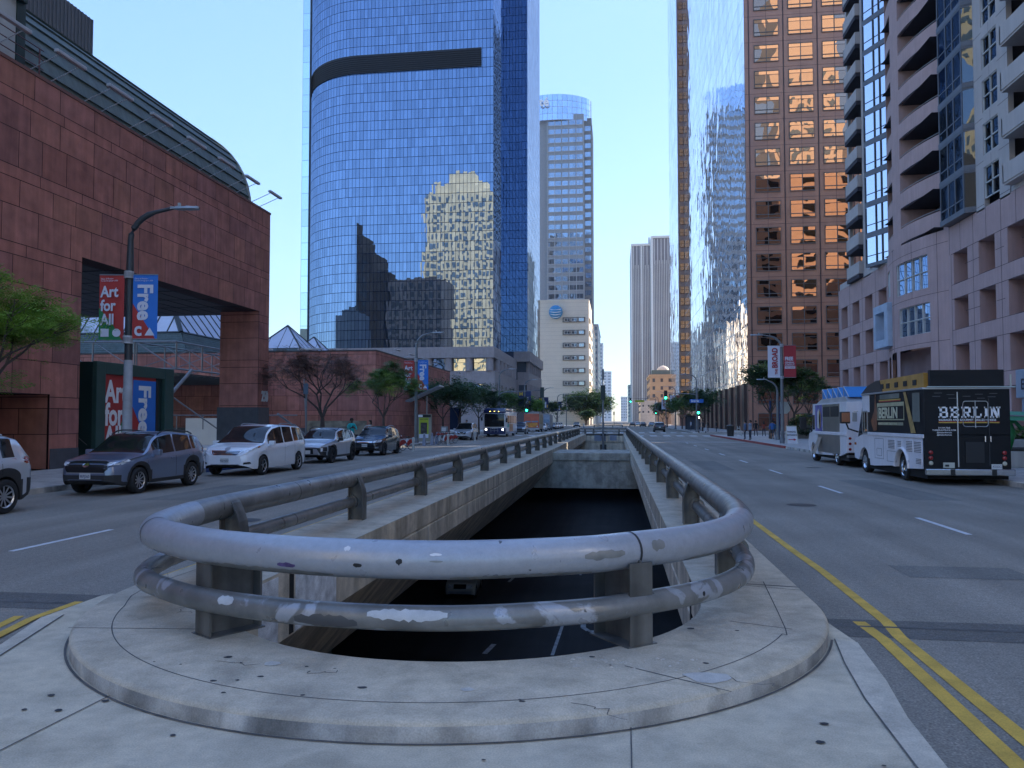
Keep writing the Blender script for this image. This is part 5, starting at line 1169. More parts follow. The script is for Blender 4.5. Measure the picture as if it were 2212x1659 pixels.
# ================================================================ BUILDINGS BEHIND THE CAMERA, SEEN ONLY IN THE MIRROR GLASS
HALLC = M('sunlit_cream_cladding', (.82, .68, .44), .7, var=.05, vs=.3)
t = thing('reflected_cream_tower', 'cream high-rise mirrored on the right side of the curved glass tower', 'building', (-86, -120, 0))
mb = MB(); mb.box(-106, -66, -160, -120, 0, 128); mb.box(-100, -72, -155, -121.5, 128, 134); mb.box(-92, -78, -150, -123, 134, 141); mb.build('wall', HALLC, t, world=True)
mb = MB()
for r in range(29):
    for c in range(11): mb.box(-104.8+3.5*c, -103.0+3.5*c, -120.05, -119.85, 123.5-4.2*r, 126-4.2*r)
o = mb.build('window', M('reflected_window', (.16, .22, .27), .3, var=.3), t, world=True); o['kind'] = 'stuff'
DKS = M('shade_dark_stone', (.012, .012, .014), .8, var=.15); DK2 = M('shade_grey_stone', (.07, .07, .075), .8, var=.15)  # albedo lowered to stand in for these mirrored blocks being in shadow
t = thing('reflected_stepped_tower', 'dark stepped tower mirrored on the left side of the curved glass tower', 'building', (-130, -70, 0))
mb = MB(); mb.box(-150, -120, -95, -70, 0, 86); mb.box(-145, -125, -92, -71, 86, 94); mb.box(-140.5, -131.5, -90, -72, 94, 103); mb.box(-120, -112, -95, -73, 0, 76)
mb.build('wall', DKS, t, world=True)
mb = MB()
for r in range(20):
    for c in range(7): mb.box(-148.5+4*c, -146.6+4*c, -70.0, -69.85, 2+4.1*r, 4.4+4.1*r)
o = mb.build('window', M('reflected_dark_window', (.02, .025, .03), .2), t, world=True); o['kind'] = 'stuff'
t = thing('reflected_office_block', 'grey office block mirrored beside the dark stepped tower', 'building', (-100, -71, 0))
mb = MB(); mb.box(-112, -84, -95, -72, 0, 72); mb.build('wall', DK2, t, world=True)
mb = MB()
for r in range(16):
    for c in range(8): mb.box(-110.8+3.4*c, -109+3.4*c, -72, -71.85, 2+4.3*r, 4.8+4.3*r)
o = mb.build('window', M('reflected_dark_window', (.02, .025, .03), .2), t, world=True); o['kind'] = 'stuff'
t = thing('reflected_tan_block', 'tan block mirrored in the bronze windows of the granite tower', 'building', (110, -60, 0))
mb = MB(); mb.box(58, 84, -70, -45, 0, 165); mb.box(96, 140, -90, -60, 0, 130); mb.build('wall', M('sunlit_tan_wall', (.72, .62, .50), .7, var=.06), t, world=True)
mb = MB()
for r in range(30):
    for c in range(5): mb.box(60+4.6*c, 62.3+4.6*c, -45, -44.8, 3+4.4*r, 5.6+4.4*r)
    for c in range(8): mb.box(98+5*c, 100.6+5*c, -60, -59.8, 3+4.2*r, 5.4+4.2*r)
o = mb.build('window', M('reflected_window', (.16, .22, .27), .3, var=.3), t, world=True); o['kind'] = 'stuff'
# ================================================================ VEHICLES
def paint(name, col, metal=.0, rough=.28): return M(name, col, rough, metal, var=.03, vs=.8, coat=1.0)
TYRE = M('tyre_rubber', (.018, .018, .019), .8, var=.15); ALLOY = M('alloy', (.50, .51, .53), .3, .8, var=.05); DKALLOY = M('dark_alloy', (.05, .05, .055), .35, .6)
CLAD = M('grey_black_cladding', (.03, .03, .032), .65, var=.08); UNDER = M('underbody', (.006, .006, .006), .9)
CGL = M('car_glass', (.014, .016, .018), .05, var=.02, spec=.45, coat=.1); LENS = M('headlight_lens', (.80, .82, .85), .08, .2, var=.35, vs=9, coat=.6); REDL = M('red_lens', (.25, .012, .01), .2, var=.1, coat=.5)
AMBER = M('amber_lens', (.50, .16, .02), .25, coat=.4); PLATE = M('plate_white', (.62, .62, .60), .5, var=.04); PTXT = M('plate_blue_text', (.03, .04, .12), .6)
GRL = M('grille_black', (.010, .010, .011), .35, var=.15); SILV = M('satin_trim', (.45, .46, .48), .3, .7)
def clip_poly(poly, axis, lo, hi):
    def cut(pl, c, keep_gt):
        out = []
        for i in range(len(pl)):
            a, b = pl[i], pl[(i+1) % len(pl)]; ia = (a[axis] >= c) if keep_gt else (a[axis] <= c); ib = (b[axis] >= c) if keep_gt else (b[axis] <= c)
            if ia: out.append(a)
            if ia != ib: t = (c-a[axis])/(b[axis]-a[axis]); out.append((a[0]+(b[0]-a[0])*t, a[1]+(b[1]-a[1])*t))
        return out
    pl = cut(poly, lo, True); return cut(pl, hi, False) if len(pl) > 2 else []
def project(bvh, poly, face, off, step=.06):
    """lay a flat 2D shape on the body: face 'front'/'rear' uses (y,z), 'left'/'right' uses (x,z), 'top' uses (x,y)"""
    mb = MB(); xs = [p[0] for p in poly]; zs = [p[1] for p in poly]
    f = {'front': (lambda a, b: Vector((6, a, b)), Vector((-1, 0, 0))), 'rear': (lambda a, b: Vector((-6, a, b)), Vector((1, 0, 0))),
         'left': (lambda a, b: Vector((a, 4, b)), Vector((0, -1, 0))), 'right': (lambda a, b: Vector((a, -4, b)), Vector((0, 1, 0))), 'top': (lambda a, b: Vector((a, b, 5)), Vector((0, 0, -1)))}[face]
    x = min(xs)
    while x < max(xs) - 1e-6:
        c1 = clip_poly(poly, 0, x, x+step); z = min(zs)
        while len(c1) > 2 and z < max(zs) - 1e-6:
            c2 = clip_poly(c1, 1, z, z+step); z += step
            if len(c2) < 3: continue
            pts = []
            for a, b in c2:
                h, n, _, _ = bvh.ray_cast(f[0](a, b), f[1])
                if h is None: pts = None; break
                pts.append(h - f[1]*off)
            if pts: mb.face(pts)
        x += step
    return mb
def make_wheel(name, parent, x, y, r, w, rim, spokes=10, dish=.0):
    """tyre with a rim sub-part; the outer side faces away from the car centre"""
    s = 1 if y > 0 else -1; mb = MB(); yo = y
    tp = [(r*.66, -w/2), (r*.9, -w/2), (r*.985, -w*.38), (r, -w*.2), (r, w*.2), (r*.985, w*.38), (r*.9, w/2), (r*.66, w/2)]
    n = 28; vs = []; fs = []
    for rr, h in tp: vs += [(x + rr*math.cos(2*math.pi*k/n), y + h, r + rr*math.sin(2*math.pi*k/n)) for k in range(n)]
    for i in range(len(tp)-1):
        for k in range(n): a = i*n+k; b = i*n+(k+1) % n; fs.append((a, b, b+n, a+n))
    mb.mesh(vs, fs); t = mb.build('wheel', TYRE, parent, smooth=True)
    mb = MB(); fy = y + s*w*.36
    def disc(rad, yy): return [(x + rad*math.cos(2*math.pi*k/n), yy, r + rad*math.sin(2*math.pi*k/n)) for k in range(n)]
    mb.face(disc(r*.67, y + s*w*.12), 1)
    rim_r = r*.66
    for k in range(n):
        a, b = 2*math.pi*k/n, 2*math.pi*(k+1)/n
        q = [(x + q_*math.cos(t_), yy, r + q_*math.sin(t_)) for q_, t_, yy in ((rim_r, a, fy+s*.012), (rim_r, b, fy+s*.012), (rim_r*.9, b, fy-s*.01), (rim_r*.9, a, fy-s*.01))]; mb.face(q, 0)
    for k in range(spokes):
        a = 2*math.pi*k/spokes + .15; w0, w1 = .11, .055 if spokes > 6 else .10
        q = [(x + q_*math.cos(t_), yy, r + q_*math.sin(t_)) for q_, t_, yy in ((rim_r*.12, a-.8, fy-s*.03), (rim_r*.12, a+.8, fy-s*.03), (rim_r*.93, a+w0, fy-s*.004), (rim_r*.93, a-w0*.6, fy-s*.004))]; mb.face(q, 0)
    mb.face([(x + rim_r*.2*math.cos(2*math.pi*k/12), fy-s*.012, r + rim_r*.2*math.sin(2*math.pi*k/12)) for k in range(12)], 0)
    mb.build('rim', [rim, UNDER], t); return t
def car(name, label, cat, loc, rz, P, body, group=None, detail=2):
    """P: L W H wb fo(front overhang) r; roof [(x,z)], belt [(x,z)] with x from the front bumper (0) to the rear (L)"""
    root = thing(name, label, cat, loc, rz, group)
    L, Wd, wb, fo, r = P['L'], P['W'], P['wb'], P['fo'], P['r']; hw = Wd/2; clear = P.get('clear', .2)
    X = lambda d: L/2 - d                      # distance from the front -> local x
    wx = [fo, fo+wb]
    ds = sorted({0, .02, .05, .1, .16, *[L*i/64 for i in range(1, 64)], L-.16, L-.1, L-.05, L-.02, L, *[w+s*(r+.05)*math.cos(R(a)) for w in wx for s in (1, -1) for a in (0, 12, 25, 40, 55, 72, 88)]})
    plan = P.get('plan', [(0, .60), (.04, .70), (.12, .80), (.3, .90), (.6, .96), (1.1, .995), (L*.5, 1), (L-1.0, .995), (L-.5, .965), (L-.2, .90), (L-.06, .82), (L, .74)])
    ring = []
    for d in ds:
        zt_, zb_ = interp(P['roof'], d), interp(P['belt'], d); w = hw*interp(plan, d)
        zs = clear + .05 + (.14*max(0, 1-d/.35) if d < .35 else 0) + (.16*max(0, 1-(L-d)/.4) if L-d < .4 else 0)
        for q in wx:
            if abs(d-q) < r+.05: zs = max(zs, r + math.sqrt(max((r+.055)**2-(d-q)**2, 0)))
        h = max(zt_-zb_, .0); zb_ = min(zb_, zt_-.012); h = zt_-zb_
        g = min(1, h/.45)                     # how much greenhouse
        wt = w*(1-.215*g) if h > .08 else w*.93
        zm = zs + (zb_-zs)*.5
        a = [(0, zs+.02), (w*.80, zs+.02), (w*.965, zs), (w*.992, min(zs+.10, zb_-.12)), (w*1.0, zm), (w*.996, zb_-.14 if zb_-.14 > zm else zm+.01), (w*.985, zb_-.05), (w*.955, zb_),
             (w*.945-(.0), zb_+min(.035, h*.25)), (wt+ (w*.945-wt)*.42, zb_+h*.52), (wt+.012, zt_-min(.075, h*.3)), (wt-.045, zt_-min(.028, h*.12)), (wt*.72, zt_), (wt*.36, zt_+.012*min(1, g+.6)), (0, zt_+.016)]
        ring.append([(X(d), y, z) for y, z in a])
    nr = len(ring[0]); mbB = MB(); gl = {}
    wsh = P['wsh']; rw = P['rw']; sw = P['sw']
    def add(q, mi, key=None):
        if key: gl.setdefault(key, MB()).face(q)
        else: mbB.face(q, mi)
    for i in range(len(ds)-1):
        dm = (ds[i]+ds[i+1])/2; near = any(abs(dm-q) < r+.13 for q in wx)
        for k in range(nr-1):
            for s in (1, -1):
                q = [(ring[i][k][0], s*ring[i][k][1], ring[i][k][2]), (ring[i+1][k][0], s*ring[i+1][k][1], ring[i+1][k][2]), (ring[i+1][k+1][0], s*ring[i+1][k+1][1], ring[i+1][k+1][2]), (ring[i][k+1][0], s*ring[i][k+1][1], ring[i][k+1][2])]
                if s > 0: q = q[::-1]
                key = None; mi = 0
                if k < 2: mi = 1
                elif k == 2 and P.get('clad'): mi = 2
                elif k == 3 and P.get('clad') and (near or dm < .25 or dm > L-.3): mi = 2
                if k in (8, 9):
                    for j, (a, b) in enumerate(sw):
                        if a < dm < b: key = 'side_window' + ('L' if s > 0 else 'R') + str(j)
                if k >= 11 and wsh[0] < dm < wsh[1]: key = 'windshield'
                if k >= 11 and rw[0] < dm < rw[1]: key = 'rear_window'
                add(q, mi, key)
    for e in (0, -1):
        pts = ring[e]; full = [(x, y, z) for x, y, z in pts] + [(x, -y, z) for x, y, z in pts[-2:0:-1]]
        mbB.face(full if e == 0 else full[::-1], 0)
    bo = mbB.build('body', [body, UNDER, CLAD], root, smooth=True, sharp=38)
    for key, m in gl.items():
        nm = key.rstrip('0123456789').rstrip('LR') if key.startswith('side') else key
        m.build(nm, CGL, root, smooth=True)
    me = bo.data; verts = [v.co.copy() for v in me.vertices]; polys = [tuple(p.vertices) for p in me.polygons]
    for m in gl.values():
        n = len(verts); verts += [Vector(v) for v in m.v]; polys += [tuple(i+n for i in f) for f in m.f]
    bvh = BVHTree.FromPolygons(verts, polys)
    for q in wx:
        for s in (1, -1): make_wheel('wheel', root, X(q), s*(hw-.125), r, .23, P.get('rim', ALLOY), P.get('spokes', 10))
    # pillars between the side windows stay body colour or black
    for fn in P.get('marks', []):
        part, face, poly, mt, off = fn[:5]; both = len(fn) > 5 and fn[5]
        polys_ = [poly]
        if both: polys_.append([(-a, b) for a, b in poly][::-1])
        for pl in polys_:
            pl2 = pl
            if face in ('left', 'right'): pl2 = [(X(a), b) for a, b in pl]
            mm = project(bvh, pl2, face, off, .05)
            if mm.f: mm.build(part, mt, root)
        if face == 'left':
            mm = project(bvh, [(X(a), b) for a, b in poly], 'right', off, .05)
            if mm.f: mm.build(part, mt, root)
    # door seams, handles
    if detail >= 2:
        for d in P.get('seams', []):
            for face in ('left', 'right'):
                mm = project(bvh, [(X(d)-.006, clear+.12), (X(d)+.006, clear+.12), (X(d)+.006, interp(P['belt'], d)-.03), (X(d)-.006, interp(P['belt'], d)-.03)], face, .003, .1)
                if mm.f: mm.build('door_seam', UNDER, root)
        for d in P.get('handles', []):
            z = interp(P['belt'], d)-.13
            for s in (1, -1):
                mb = MB(); mb.bbox(X(d)-.09, X(d)+.09, s*hw*.985-.015, s*hw*.985+.03, z-.015, z+.02, .01); mb.build('door_handle', P.get('handlemat', body), root)
        for s in (1, -1):
            d = P['mirror']; z = interp(P['belt'], d)+.02; mb = MB(); y0 = s*hw*.97
            mb.bbox(X(d)-.09, X(d)+.07, min(y0, y0+s*.21)+s*.02, max(y0, y0+s*.21)+s*.02, z+.0, z+.16, .035); mb.bbox(X(d)-.03, X(d)+.05, min(y0-s*.03, y0+s*.06), max(y0-s*.03, y0+s*.06), z-.04, z+.04, .012); mb.build('side_mirror', P.get('mirrormat', body), root)
        if P.get('rails'):
            a, b = P['rails']
            for s in (1, -1):
                mb = MB(); pts = []
                for i in range(9):
                    d = a + (b-a)*i/8; zt_ = interp(P['roof'], d); pts.append((X(d), s*(hw*.785-.03), zt_ + (.045 if 0 < i < 8 else -.01)))
                mb.tube(pts, .02, 6); mb.build('roof_rail', P.get('railmat', BLACK), root, smooth=True)
    if P.get('plate'):
        s_, face = P['plate'], P.get('plateface', 'front'); zp = P.get('platez', .48)
        mm = project(bvh, [(-.155, zp-.08), (.155, zp-.08), (.155, zp+.08), (-.155, zp+.08)], face, .02, .4); mm.build('number_plate', PLATE, root)
        xs = max(v[0] for v in mm.v) if face == 'front' and mm.v else (min(v[0] for v in mm.v) if mm.v else 0)
        if s_ != ' ': 
            if face == 'front': text(s_, .105, PTXT, root, (xs+.008, 0, zp-.045), (0, 1, 0), (0, 0, 1), sx=.78, align='CENTER', extrude=.001, name='plate_number')
            else: text(s_, .105, PTXT, root, (xs-.008, 0, zp-.045), (0, -1, 0), (0, 0, 1), sx=.78, align='CENTER', extrude=.001, name='plate_number')
    return root
rect = lambda a, b, c, d: [(a, c), (b, c), (b, d), (a, d)]
def suv(L=4.46, W_=1.83, H=1.62, wb=2.64, fo=.92, r=.345, hood=.98, belt=1.02, ws0=1.15, ws1=1.95, rear=.5, rz=.40, **k):
    P = dict(L=L, W=W_, wb=wb, fo=fo, r=r,
        roof=[(0, .74), (.06, .82), (.3, hood-.06), (ws0-.1, hood+.05), (ws0, hood+.08), (ws1, H-.06), (ws1+.5, H), (L*.62, H), (L-rear-.25, H-.06), (L-rz-.02, H-.13), (L-.18, belt+.10), (L-.06, belt-.02), (L, belt-.12)],
        belt=[(0, .66), (.1, .74), (.5, hood-.11), (ws0, hood-.03), (ws1, belt-.03), (L*.6, belt), (L-.9, belt+.05), (L-.3, belt+.06), (L-.06, belt-.06), (L, belt-.16)],
        wsh=(ws0+.02, ws1+.03), rw=(L-rz-.05, L-.17), sw=[(ws0+.42, ws1+.62), (ws1+.70, ws1+1.52), (ws1+1.60, L-rear-.12)],
        seams=[ws0+.12, ws1+.66, ws1+1.56], handles=[ws1+.48, ws1+1.42], mirror=ws0+.38)
    P.update(k); return P
LX = -13.55     # centre line of the parked row on the left
# 1 silver hatch cut by the left edge (rear towards us side): faces away, we see its tail
P = suv(L=4.54, W_=1.84, H=1.70, wb=2.70, fo=.93, r=.36, belt=1.08, clad=True, rails=(1.9, 3.7), railmat=SILV,
    marks=[('tail_light', 'rear', [(.48, 1.02), (.86, 1.04), (.86, 1.14), (.55, 1.16)], REDL, .012, True), ('tail_light', 'left', rect(4.20, 4.50, 1.02, 1.17), REDL, .010), ('headlight', 'front', rect(.45, .82, .68, .82), LENS, .012, True),
           ('rear_bumper', 'rear', rect(-.7, .7, .35, .52), CLAD, .012)])
SILVER = paint('silver_paint', (.58, .60, .64), .4, .3)
car('parked_suv', 'silver crossover cut off by the left edge of the picture, tail towards the blue-grey one', 'car', (-13.5, 13.15, 0), R(-90), P, SILVER)
# 2 blue-grey crossover facing us
FF = R(-90)
P = suv(L=4.46, W_=1.83, H=1.62, wb=2.55, fo=.95, r=.35, clad=True, rails=(2.0, 3.75), railmat=BLACK, plate='9EPJ360', platez=.52,
    marks=[('grille', 'front', [(-.50, .60), (.50, .60), (.60, .70), (.56, .86), (.42, .90), (-.42, .90), (-.56, .86), (-.60, .70)], GRL, .010), ('grille_trim', 'front', [(-.55, .585), (.55, .585), (.50, .605), (-.50, .605)], SILV, .016),
           ('lower_intake', 'front', [(-.62, .30), (.62, .30), (.66, .54), (-.66, .54)], CLAD, .012), ('headlight', 'front', [(.50, .78), (.80, .80), (.86, .88), (.56, .865)], LENS, .014, True), ('headlight', 'left', [(.08, .80), (.62, .88), (.55, .93), (.15, .90)], LENS, .012),
           ('emblem', 'front', [(.09*math.cos(R(a)), .80+.06*math.sin(R(a))) for a in range(0, 360, 30)], CHROME, .022), ('tail_light', 'left', rect(4.12, 4.42, .98, 1.10), REDL, .01), ('wheel_arch_trim', 'left', [(.95+.42*math.cos(R(a)), .36+.42*math.sin(R(a))) for a in range(0, 181, 15)] + [(.95+.50*math.cos(R(a)), .36+.50*math.sin(R(a))) for a in range(180, -1, -15)], CLAD, .010), ('wheel_arch_trim', 'left', [(3.5+.42*math.cos(R(a)), .36+.42*math.sin(R(a))) for a in range(0, 181, 15)] + [(3.5+.50*math.cos(R(a)), .36+.50*math.sin(R(a))) for a in range(180, -1, -15)], CLAD, .010)])
P['marks'][0] = ('grille', 'front', P['marks'][0][2], GRL, .010)
car('parked_suv', 'blue-grey crossover with black roof rails parked beside the poster kiosk', 'car', (-13.5, 20.35, 0), FF, P, paint('blue_grey_paint', (.17, .21, .30), .4, .3))
# 3 white minivan
P = suv(L=5.05, W_=1.98, H=1.78, wb=3.05, fo=1.0, r=.345, hood=1.05, belt=1.08, ws0=1.0, ws1=2.05, rear=.28, rz=.28, spokes=5, rails=(2.6, 4.3), railmat=M('grey_rail', (.2, .2, .21), .5), plate='9SDY037', platez=.56, handles=[2.75, 3.0],
    marks=[('grille', 'front', [(-.42, .74), (.42, .74), (.58, .90), (-.58, .90)], CHROME, .012), ('headlight', 'front', [(.50, .78), (.86, .88), (.90, 1.0), (.62, .92)], LENS, .014, True), ('headlight', 'left', [(.05, .86), (.75, 1.0), (.7, 1.04), (.2, 1.0)], LENS, .012),
           ('turn_lamp', 'left', [(.62, .97), (.80, 1.0), (.75, 1.045), (.6, 1.03)], AMBER, .014), ('lower_intake', 'front', rect(-.52, .52, .33, .43), GRL, .012), ('fog_recess', 'front', [(.66, .42), (.86, .44), (.84, .50), (.68, .49)], GRL, .012, True),
           ('emblem', 'front', [(.10*math.cos(R(a)), .955+.06*math.sin(R(a))) for a in range(0, 360, 30)], SILV, .022), ('tail_light', 'left', rect(4.72, 4.98, .98, 1.18), REDL, .01)] +
          [('grille_slat', 'front', rect(-.5, .5, .768+.033*i, .778+.033*i), GRL, .02) for i in range(4)])
car('parked_minivan', 'white minivan with a toothed chrome grille, biggest car in the parked row', 'car', (-13.45, 27.62, 0), FF, P, paint('white_paint_car', (.80, .82, .86), 0, .3))
# 4 silver crossover with dark cladding
P = suv(L=4.35, W_=1.82, H=1.58, wb=2.66, fo=.86, r=.36, hood=.98, belt=1.02, clad=True, rim=DKALLOY, spokes=6, mirrormat=BLACK, rails=(1.9, 3.4), plate=' ', platez=.52,
    marks=[('lower_intake', 'front', [(-.62, .34), (.62, .34), (.62, .70), (-.62, .70)], GRL, .012), ('intake_trim', 'front', [(.30, .40), (.62, .40), (.46, .66), (.28, .66)], SILV, .018), ('light_bar', 'front', rect(-.74, .74, .835, .86), LENS, .014),
           ('headlight', 'left', rect(.05, .30, .55, .74), CLAD, .012), ('headlight', 'front', rect(.64, .82, .56, .70), LENS, .016, True), ('wheel_arch_trim', 'left', rect(.4, .62, .35, .80), CLAD, .01), ('wheel_arch_trim', 'left', rect(3.85, 4.15, .45, .85), CLAD, .01), ('tail_light', 'left', rect(4.05, 4.3, .9, .98), REDL, .01)])
car('parked_suv', 'silver crossover with black wheel-arch cladding between the white minivan and the black one', 'car', (-13.75, 35.15, 0), FF, P, paint('silver_paint2', (.52, .54, .58), .4, .3))
# 5 black crossover
P = suv(L=4.30, W_=1.79, H=1.60, wb=2.61, fo=.88, r=.345, rim=DKALLOY, spokes=8, plate='8KMW417', platez=.58, rails=(1.9, 3.3), railmat=SILV,
    marks=[('grille', 'front', [(-.42, .72), (.42, .72), (.46, .80), (-.46, .80)], CHROME, .014), ('lower_intake', 'front', rect(-.55, .55, .33, .48), GRL, .012), ('headlight', 'front', [(.46, .72), (.80, .76), (.84, .86), (.50, .82)], LENS, .014, True), ('headlight', 'left', [(.05, .76), (.48, .86), (.44, .9), (.1, .86)], LENS, .012),
           ('fog_lamp', 'front', rect(.58, .74, .42, .50), SILV, .014, True), ('tail_light', 'left', rect(4.0, 4.25, .95, 1.1), REDL, .01)])
car('parked_suv', 'glossy black crossover at the near end of the bike station', 'car', (-13.6, 42.6, 0), FF, P, paint('black_paint', (.012, .013, .016), 0, .2))
# 6 silver crossover behind the bikes
P = suv(L=4.65, W_=1.84, H=1.70, wb=2.70, fo=.95, r=.36, plate=' ', platez=.5,
    marks=[('grille', 'front', [(-.34, .58), (.34, .58), (.5, .84), (-.5, .84)], GRL, .012), ('grille_badge', 'front', [(-.36, .80), (-.26, .80), (0, .64), (.26, .80), (.36, .80), (.06, .58), (-.06, .58)], CHROME, .02), ('headlight', 'front', [(.44, .76), (.80, .82), (.84, .92), (.5, .86)], LENS, .014, True), ('lower_intake', 'front', rect(-.5, .5, .30, .42), GRL, .012), ('headlight', 'left', [(.05, .8), (.5, .9), (.45, .95), (.1, .9)], LENS, .012)])
car('parked_suv', 'silver crossover parked just in front of the city bus', 'car', (-14.9, 75.6, 0), FF, P, SILVER)
# 7 dark SUV with its blinker on, behind the bus
P7 = suv(L=4.6, W_=1.84, H=1.68, wb=2.7, fo=.93, r=.36, detail=1,
    marks=[('grille', 'front', rect(-.45, .45, .55, .80), GRL, .012), ('headlight', 'front', rect(.46, .82, .76, .90), LENS, .014, True), ('turn_lamp', 'front', rect(-.86, -.62, .62, .74), emis('lit_amber', (1, .45, .08), 6), .02)])
car('moving_suv', 'dark grey crossover with amber turn signal lit behind the city bus', 'car', (-13.5, 108.6, 0), FF, P7, paint('dark_grey_paint', (.09, .10, .115), .4, .3))
# 8 dark SUV driving away on the right
P8 = suv(L=4.6, W_=1.88, H=1.68, wb=2.7, fo=.93, r=.37, plate=' ', plateface='rear', platez=.80, rails=(1.9, 3.7), railmat=BLACK, clad=True,
    marks=[('tail_light', 'rear', rect(.56, .88, .92, 1.06), REDL, .014, True), ('rear_bumper', 'rear', rect(-.8, .8, .36, .58), CLAD, .012)])
car('moving_suv', 'dark crossover driving away alone at the crossing on the right carriageway', 'car', (6.95, 129.5, 0), R(90), P8, paint('dark_green_paint', (.030, .036, .036), .2, .3))
# far cars, both sides
SED = dict(L=4.7, W=1.84, wb=2.8, fo=.9, r=.33, roof=[(0, .66), (.08, .74), (.9, .90), (1.25, .94), (2.1, 1.40), (2.9, 1.45), (3.5, 1.36), (4.1, 1.05), (4.6, 1.0), (4.7, .85)],
    belt=[(0, .6), (.1, .68), (1.2, .88), (4.0, .96), (4.5, .92), (4.7, .8)], wsh=(1.27, 2.1), rw=(3.5, 4.1), sw=[(1.75, 2.6), (2.68, 3.5)], seams=[], handles=[], mirror=1.7,
    marks=[('headlight', 'front', rect(.5, .84, .60, .72), LENS, .014, True), ('grille', 'front', rect(-.42, .42, .42, .60), GRL, .012), ('tail_light', 'rear', rect(.5, .86, .80, .92), REDL, .014, True)])
far_cols = {'white': paint('far_white', (.6, .62, .66), 0, .3), 'silver': SILVER, 'dark': paint('far_dark', (.03, .035, .045), .2, .3), 'blue': paint('far_blue', (.25, .33, .42), .3, .3)}
base = car('parked_sedan', 'white sedan parked between the orange food truck and the grey step van', 'car', (-13.2, 136, 0), FF, SED, far_cols['white'], 'cars parked far down the left kerb', 1)
for y, c, lab in ((163, 'dark', 'dark sedan first behind the grey step van on the left'), (170, 'silver', 'silver sedan second behind the grey step van on the left'), (177, 'white', 'pale sedan third behind the grey step van on the left'), (184, 'silver', 'silver sedan last in the row behind the grey step van')):
    o = dup(base, (-13.6, y, 0), FF, lab, 'cars parked far down the left kerb')
    for ch in o.children:
        if ch.name.startswith('body'): ch.data = ch.data.copy(); ch.data.materials[0] = far_cols[c]
o = dup(base, (-11.0, 215, 0), FF, 'dark sedan driving towards us in front of the round tree', 'far moving cars')
for ch in o.children:
    if ch.name.startswith('body'): ch.data = ch.data.copy(); ch.data.materials[0] = far_cols['dark']
for x, y, c, lab, rz_ in ((7.7, 232, 'dark', 'dark grey sedan nearest of the far cars waiting on the right', 90), (10.6, 240, 'blue', 'pale blue sedan beside the kerb among the far cars on the right', 90), (4.9, 246, 'dark', 'dark sedan farthest left of the waiting cars on the right', 90), (7.0, 262, 'silver', 'silver sedan behind the two nearer far cars on the right', 90)):
    o = dup(base, (x, y, 0), R(rz_), lab, 'far moving cars')
    for ch in o.children:
        if ch.name.startswith('body'): ch.data = ch.data.copy(); ch.data.materials[0] = far_cols[c]
# lower street: pale boxy SUV
P9 = suv(L=4.8, W_=1.9, H=1.78, wb=2.8, fo=.9, r=.38, hood=1.08, belt=1.12, ws0=1.45, ws1=2.0,
    marks=[('grille', 'front', rect(-.38, .38, .72, .96), GRL, .012), ('headlight', 'front', rect(.42, .74, .76, .95), LENS, .014, True), ('bumper', 'front', rect(-.7, .7, .40, .58), SILV, .012)], plan=[(0, .84), (.04, .9), (.12, .95), (.3, .98), (2.4, 1), (4.5, .97), (4.8, .86)])
car('lower_level_suv', 'pale boxy off-road vehicle in the dark street below the opening', 'car', (-9.65, 48.6, FZ), R(-86), P9, paint('champagne_paint', (.62, .58, .52), .1, .4))

# ---------------------------------------------------------------- food trucks, step vans, bus
def box_wheel(root, x, y, r=.40, w=.26, rim=CHROME): return make_wheel('wheel', root, x, y, r, w, rim, 5)
WT = M('truck_white', (.80, .79, .82), .35, var=.05, vs=1.5, coat=.5, streak=.05); SSTEEL = M('stainless_panel', (.36, .34, .31), .28, .8, var=.15, vs=1.2)
TBLK = M('truck_black_vinyl', (.006, .0065, .009), .45, var=.1, spec=.25); TYEL = M('truck_yellow', (.50, .27, .05), .5, var=.15, vs=2, streak=.1)
tl = thing('food_truck', 'black and white food truck with yellow roof cowl and dark screen', 'truck', (10.4, 24.7, 0))
tw0, tw1 = 9.2, 11.6; ty0, ty1 = 24.7, 31.6
TROLL = R(2.2)
def part(mb, name, mat, parent=None, smooth=False, label=None): return mb.build(name, mat, parent or tl, smooth, label, world=True)
def arch_pts(yc, r, z0): return [(yc + r*math.cos(R(a)), z0 + r*math.sin(R(a))) for a in range(0, 181, 15)]
# white lower body (side with wheel arches)
mb = MB()
side = [(ty0+.05, .48)] + [(26.55 - .55*math.cos(R(a)), .42 + .58*math.sin(R(a))) for a in range(0, 181, 15)] + [(27.6, .42), (29.3, .32), (29.75, .32), (29.8, .55)] + [(30.45 - .55*math.cos(R(a)), .42+.52*math.sin(R(a))) for a in range(15, 166, 15)] + [(31.1, .45), (31.55, .5), (31.7, .9), (31.5, 1.25), (30.6, 1.42), (ty0+.05, 1.42)]
mb.prism(side, tw0, tw1, axis='x'); part(mb, 'lower_body', WT)
mb = MB(); mb.box(tw0+.1, tw1-.1, ty0+.2, 30.9, .45, 1.3); part(mb, 'chassis', UNDER)
mb = MB(); mb.bbox(tw0+.0, tw1-.0, 30.0, 30.62, 1.42, 2.92, .04); mb.box(tw0, tw1, 29.75, 30.0, 2.25, 2.9); part(mb, 'cab_pillar', WT)
mb = MB(); mb.mesh([(tw0+.06, 30.6, 1.42), (tw0+.06, 31.35, 1.30), (tw0+.06, 30.75, 2.5), (tw1-.06, 30.6, 1.42), (tw1-.06, 31.35, 1.30), (tw1-.06, 30.75, 2.5), (tw0+.06, 30.6, 2.5), (tw1-.06, 30.6, 2.5)], [(0, 1, 2, 6), (3, 7, 5, 4), (1, 4, 5, 2)]); part(mb, 'windshield', CGL)
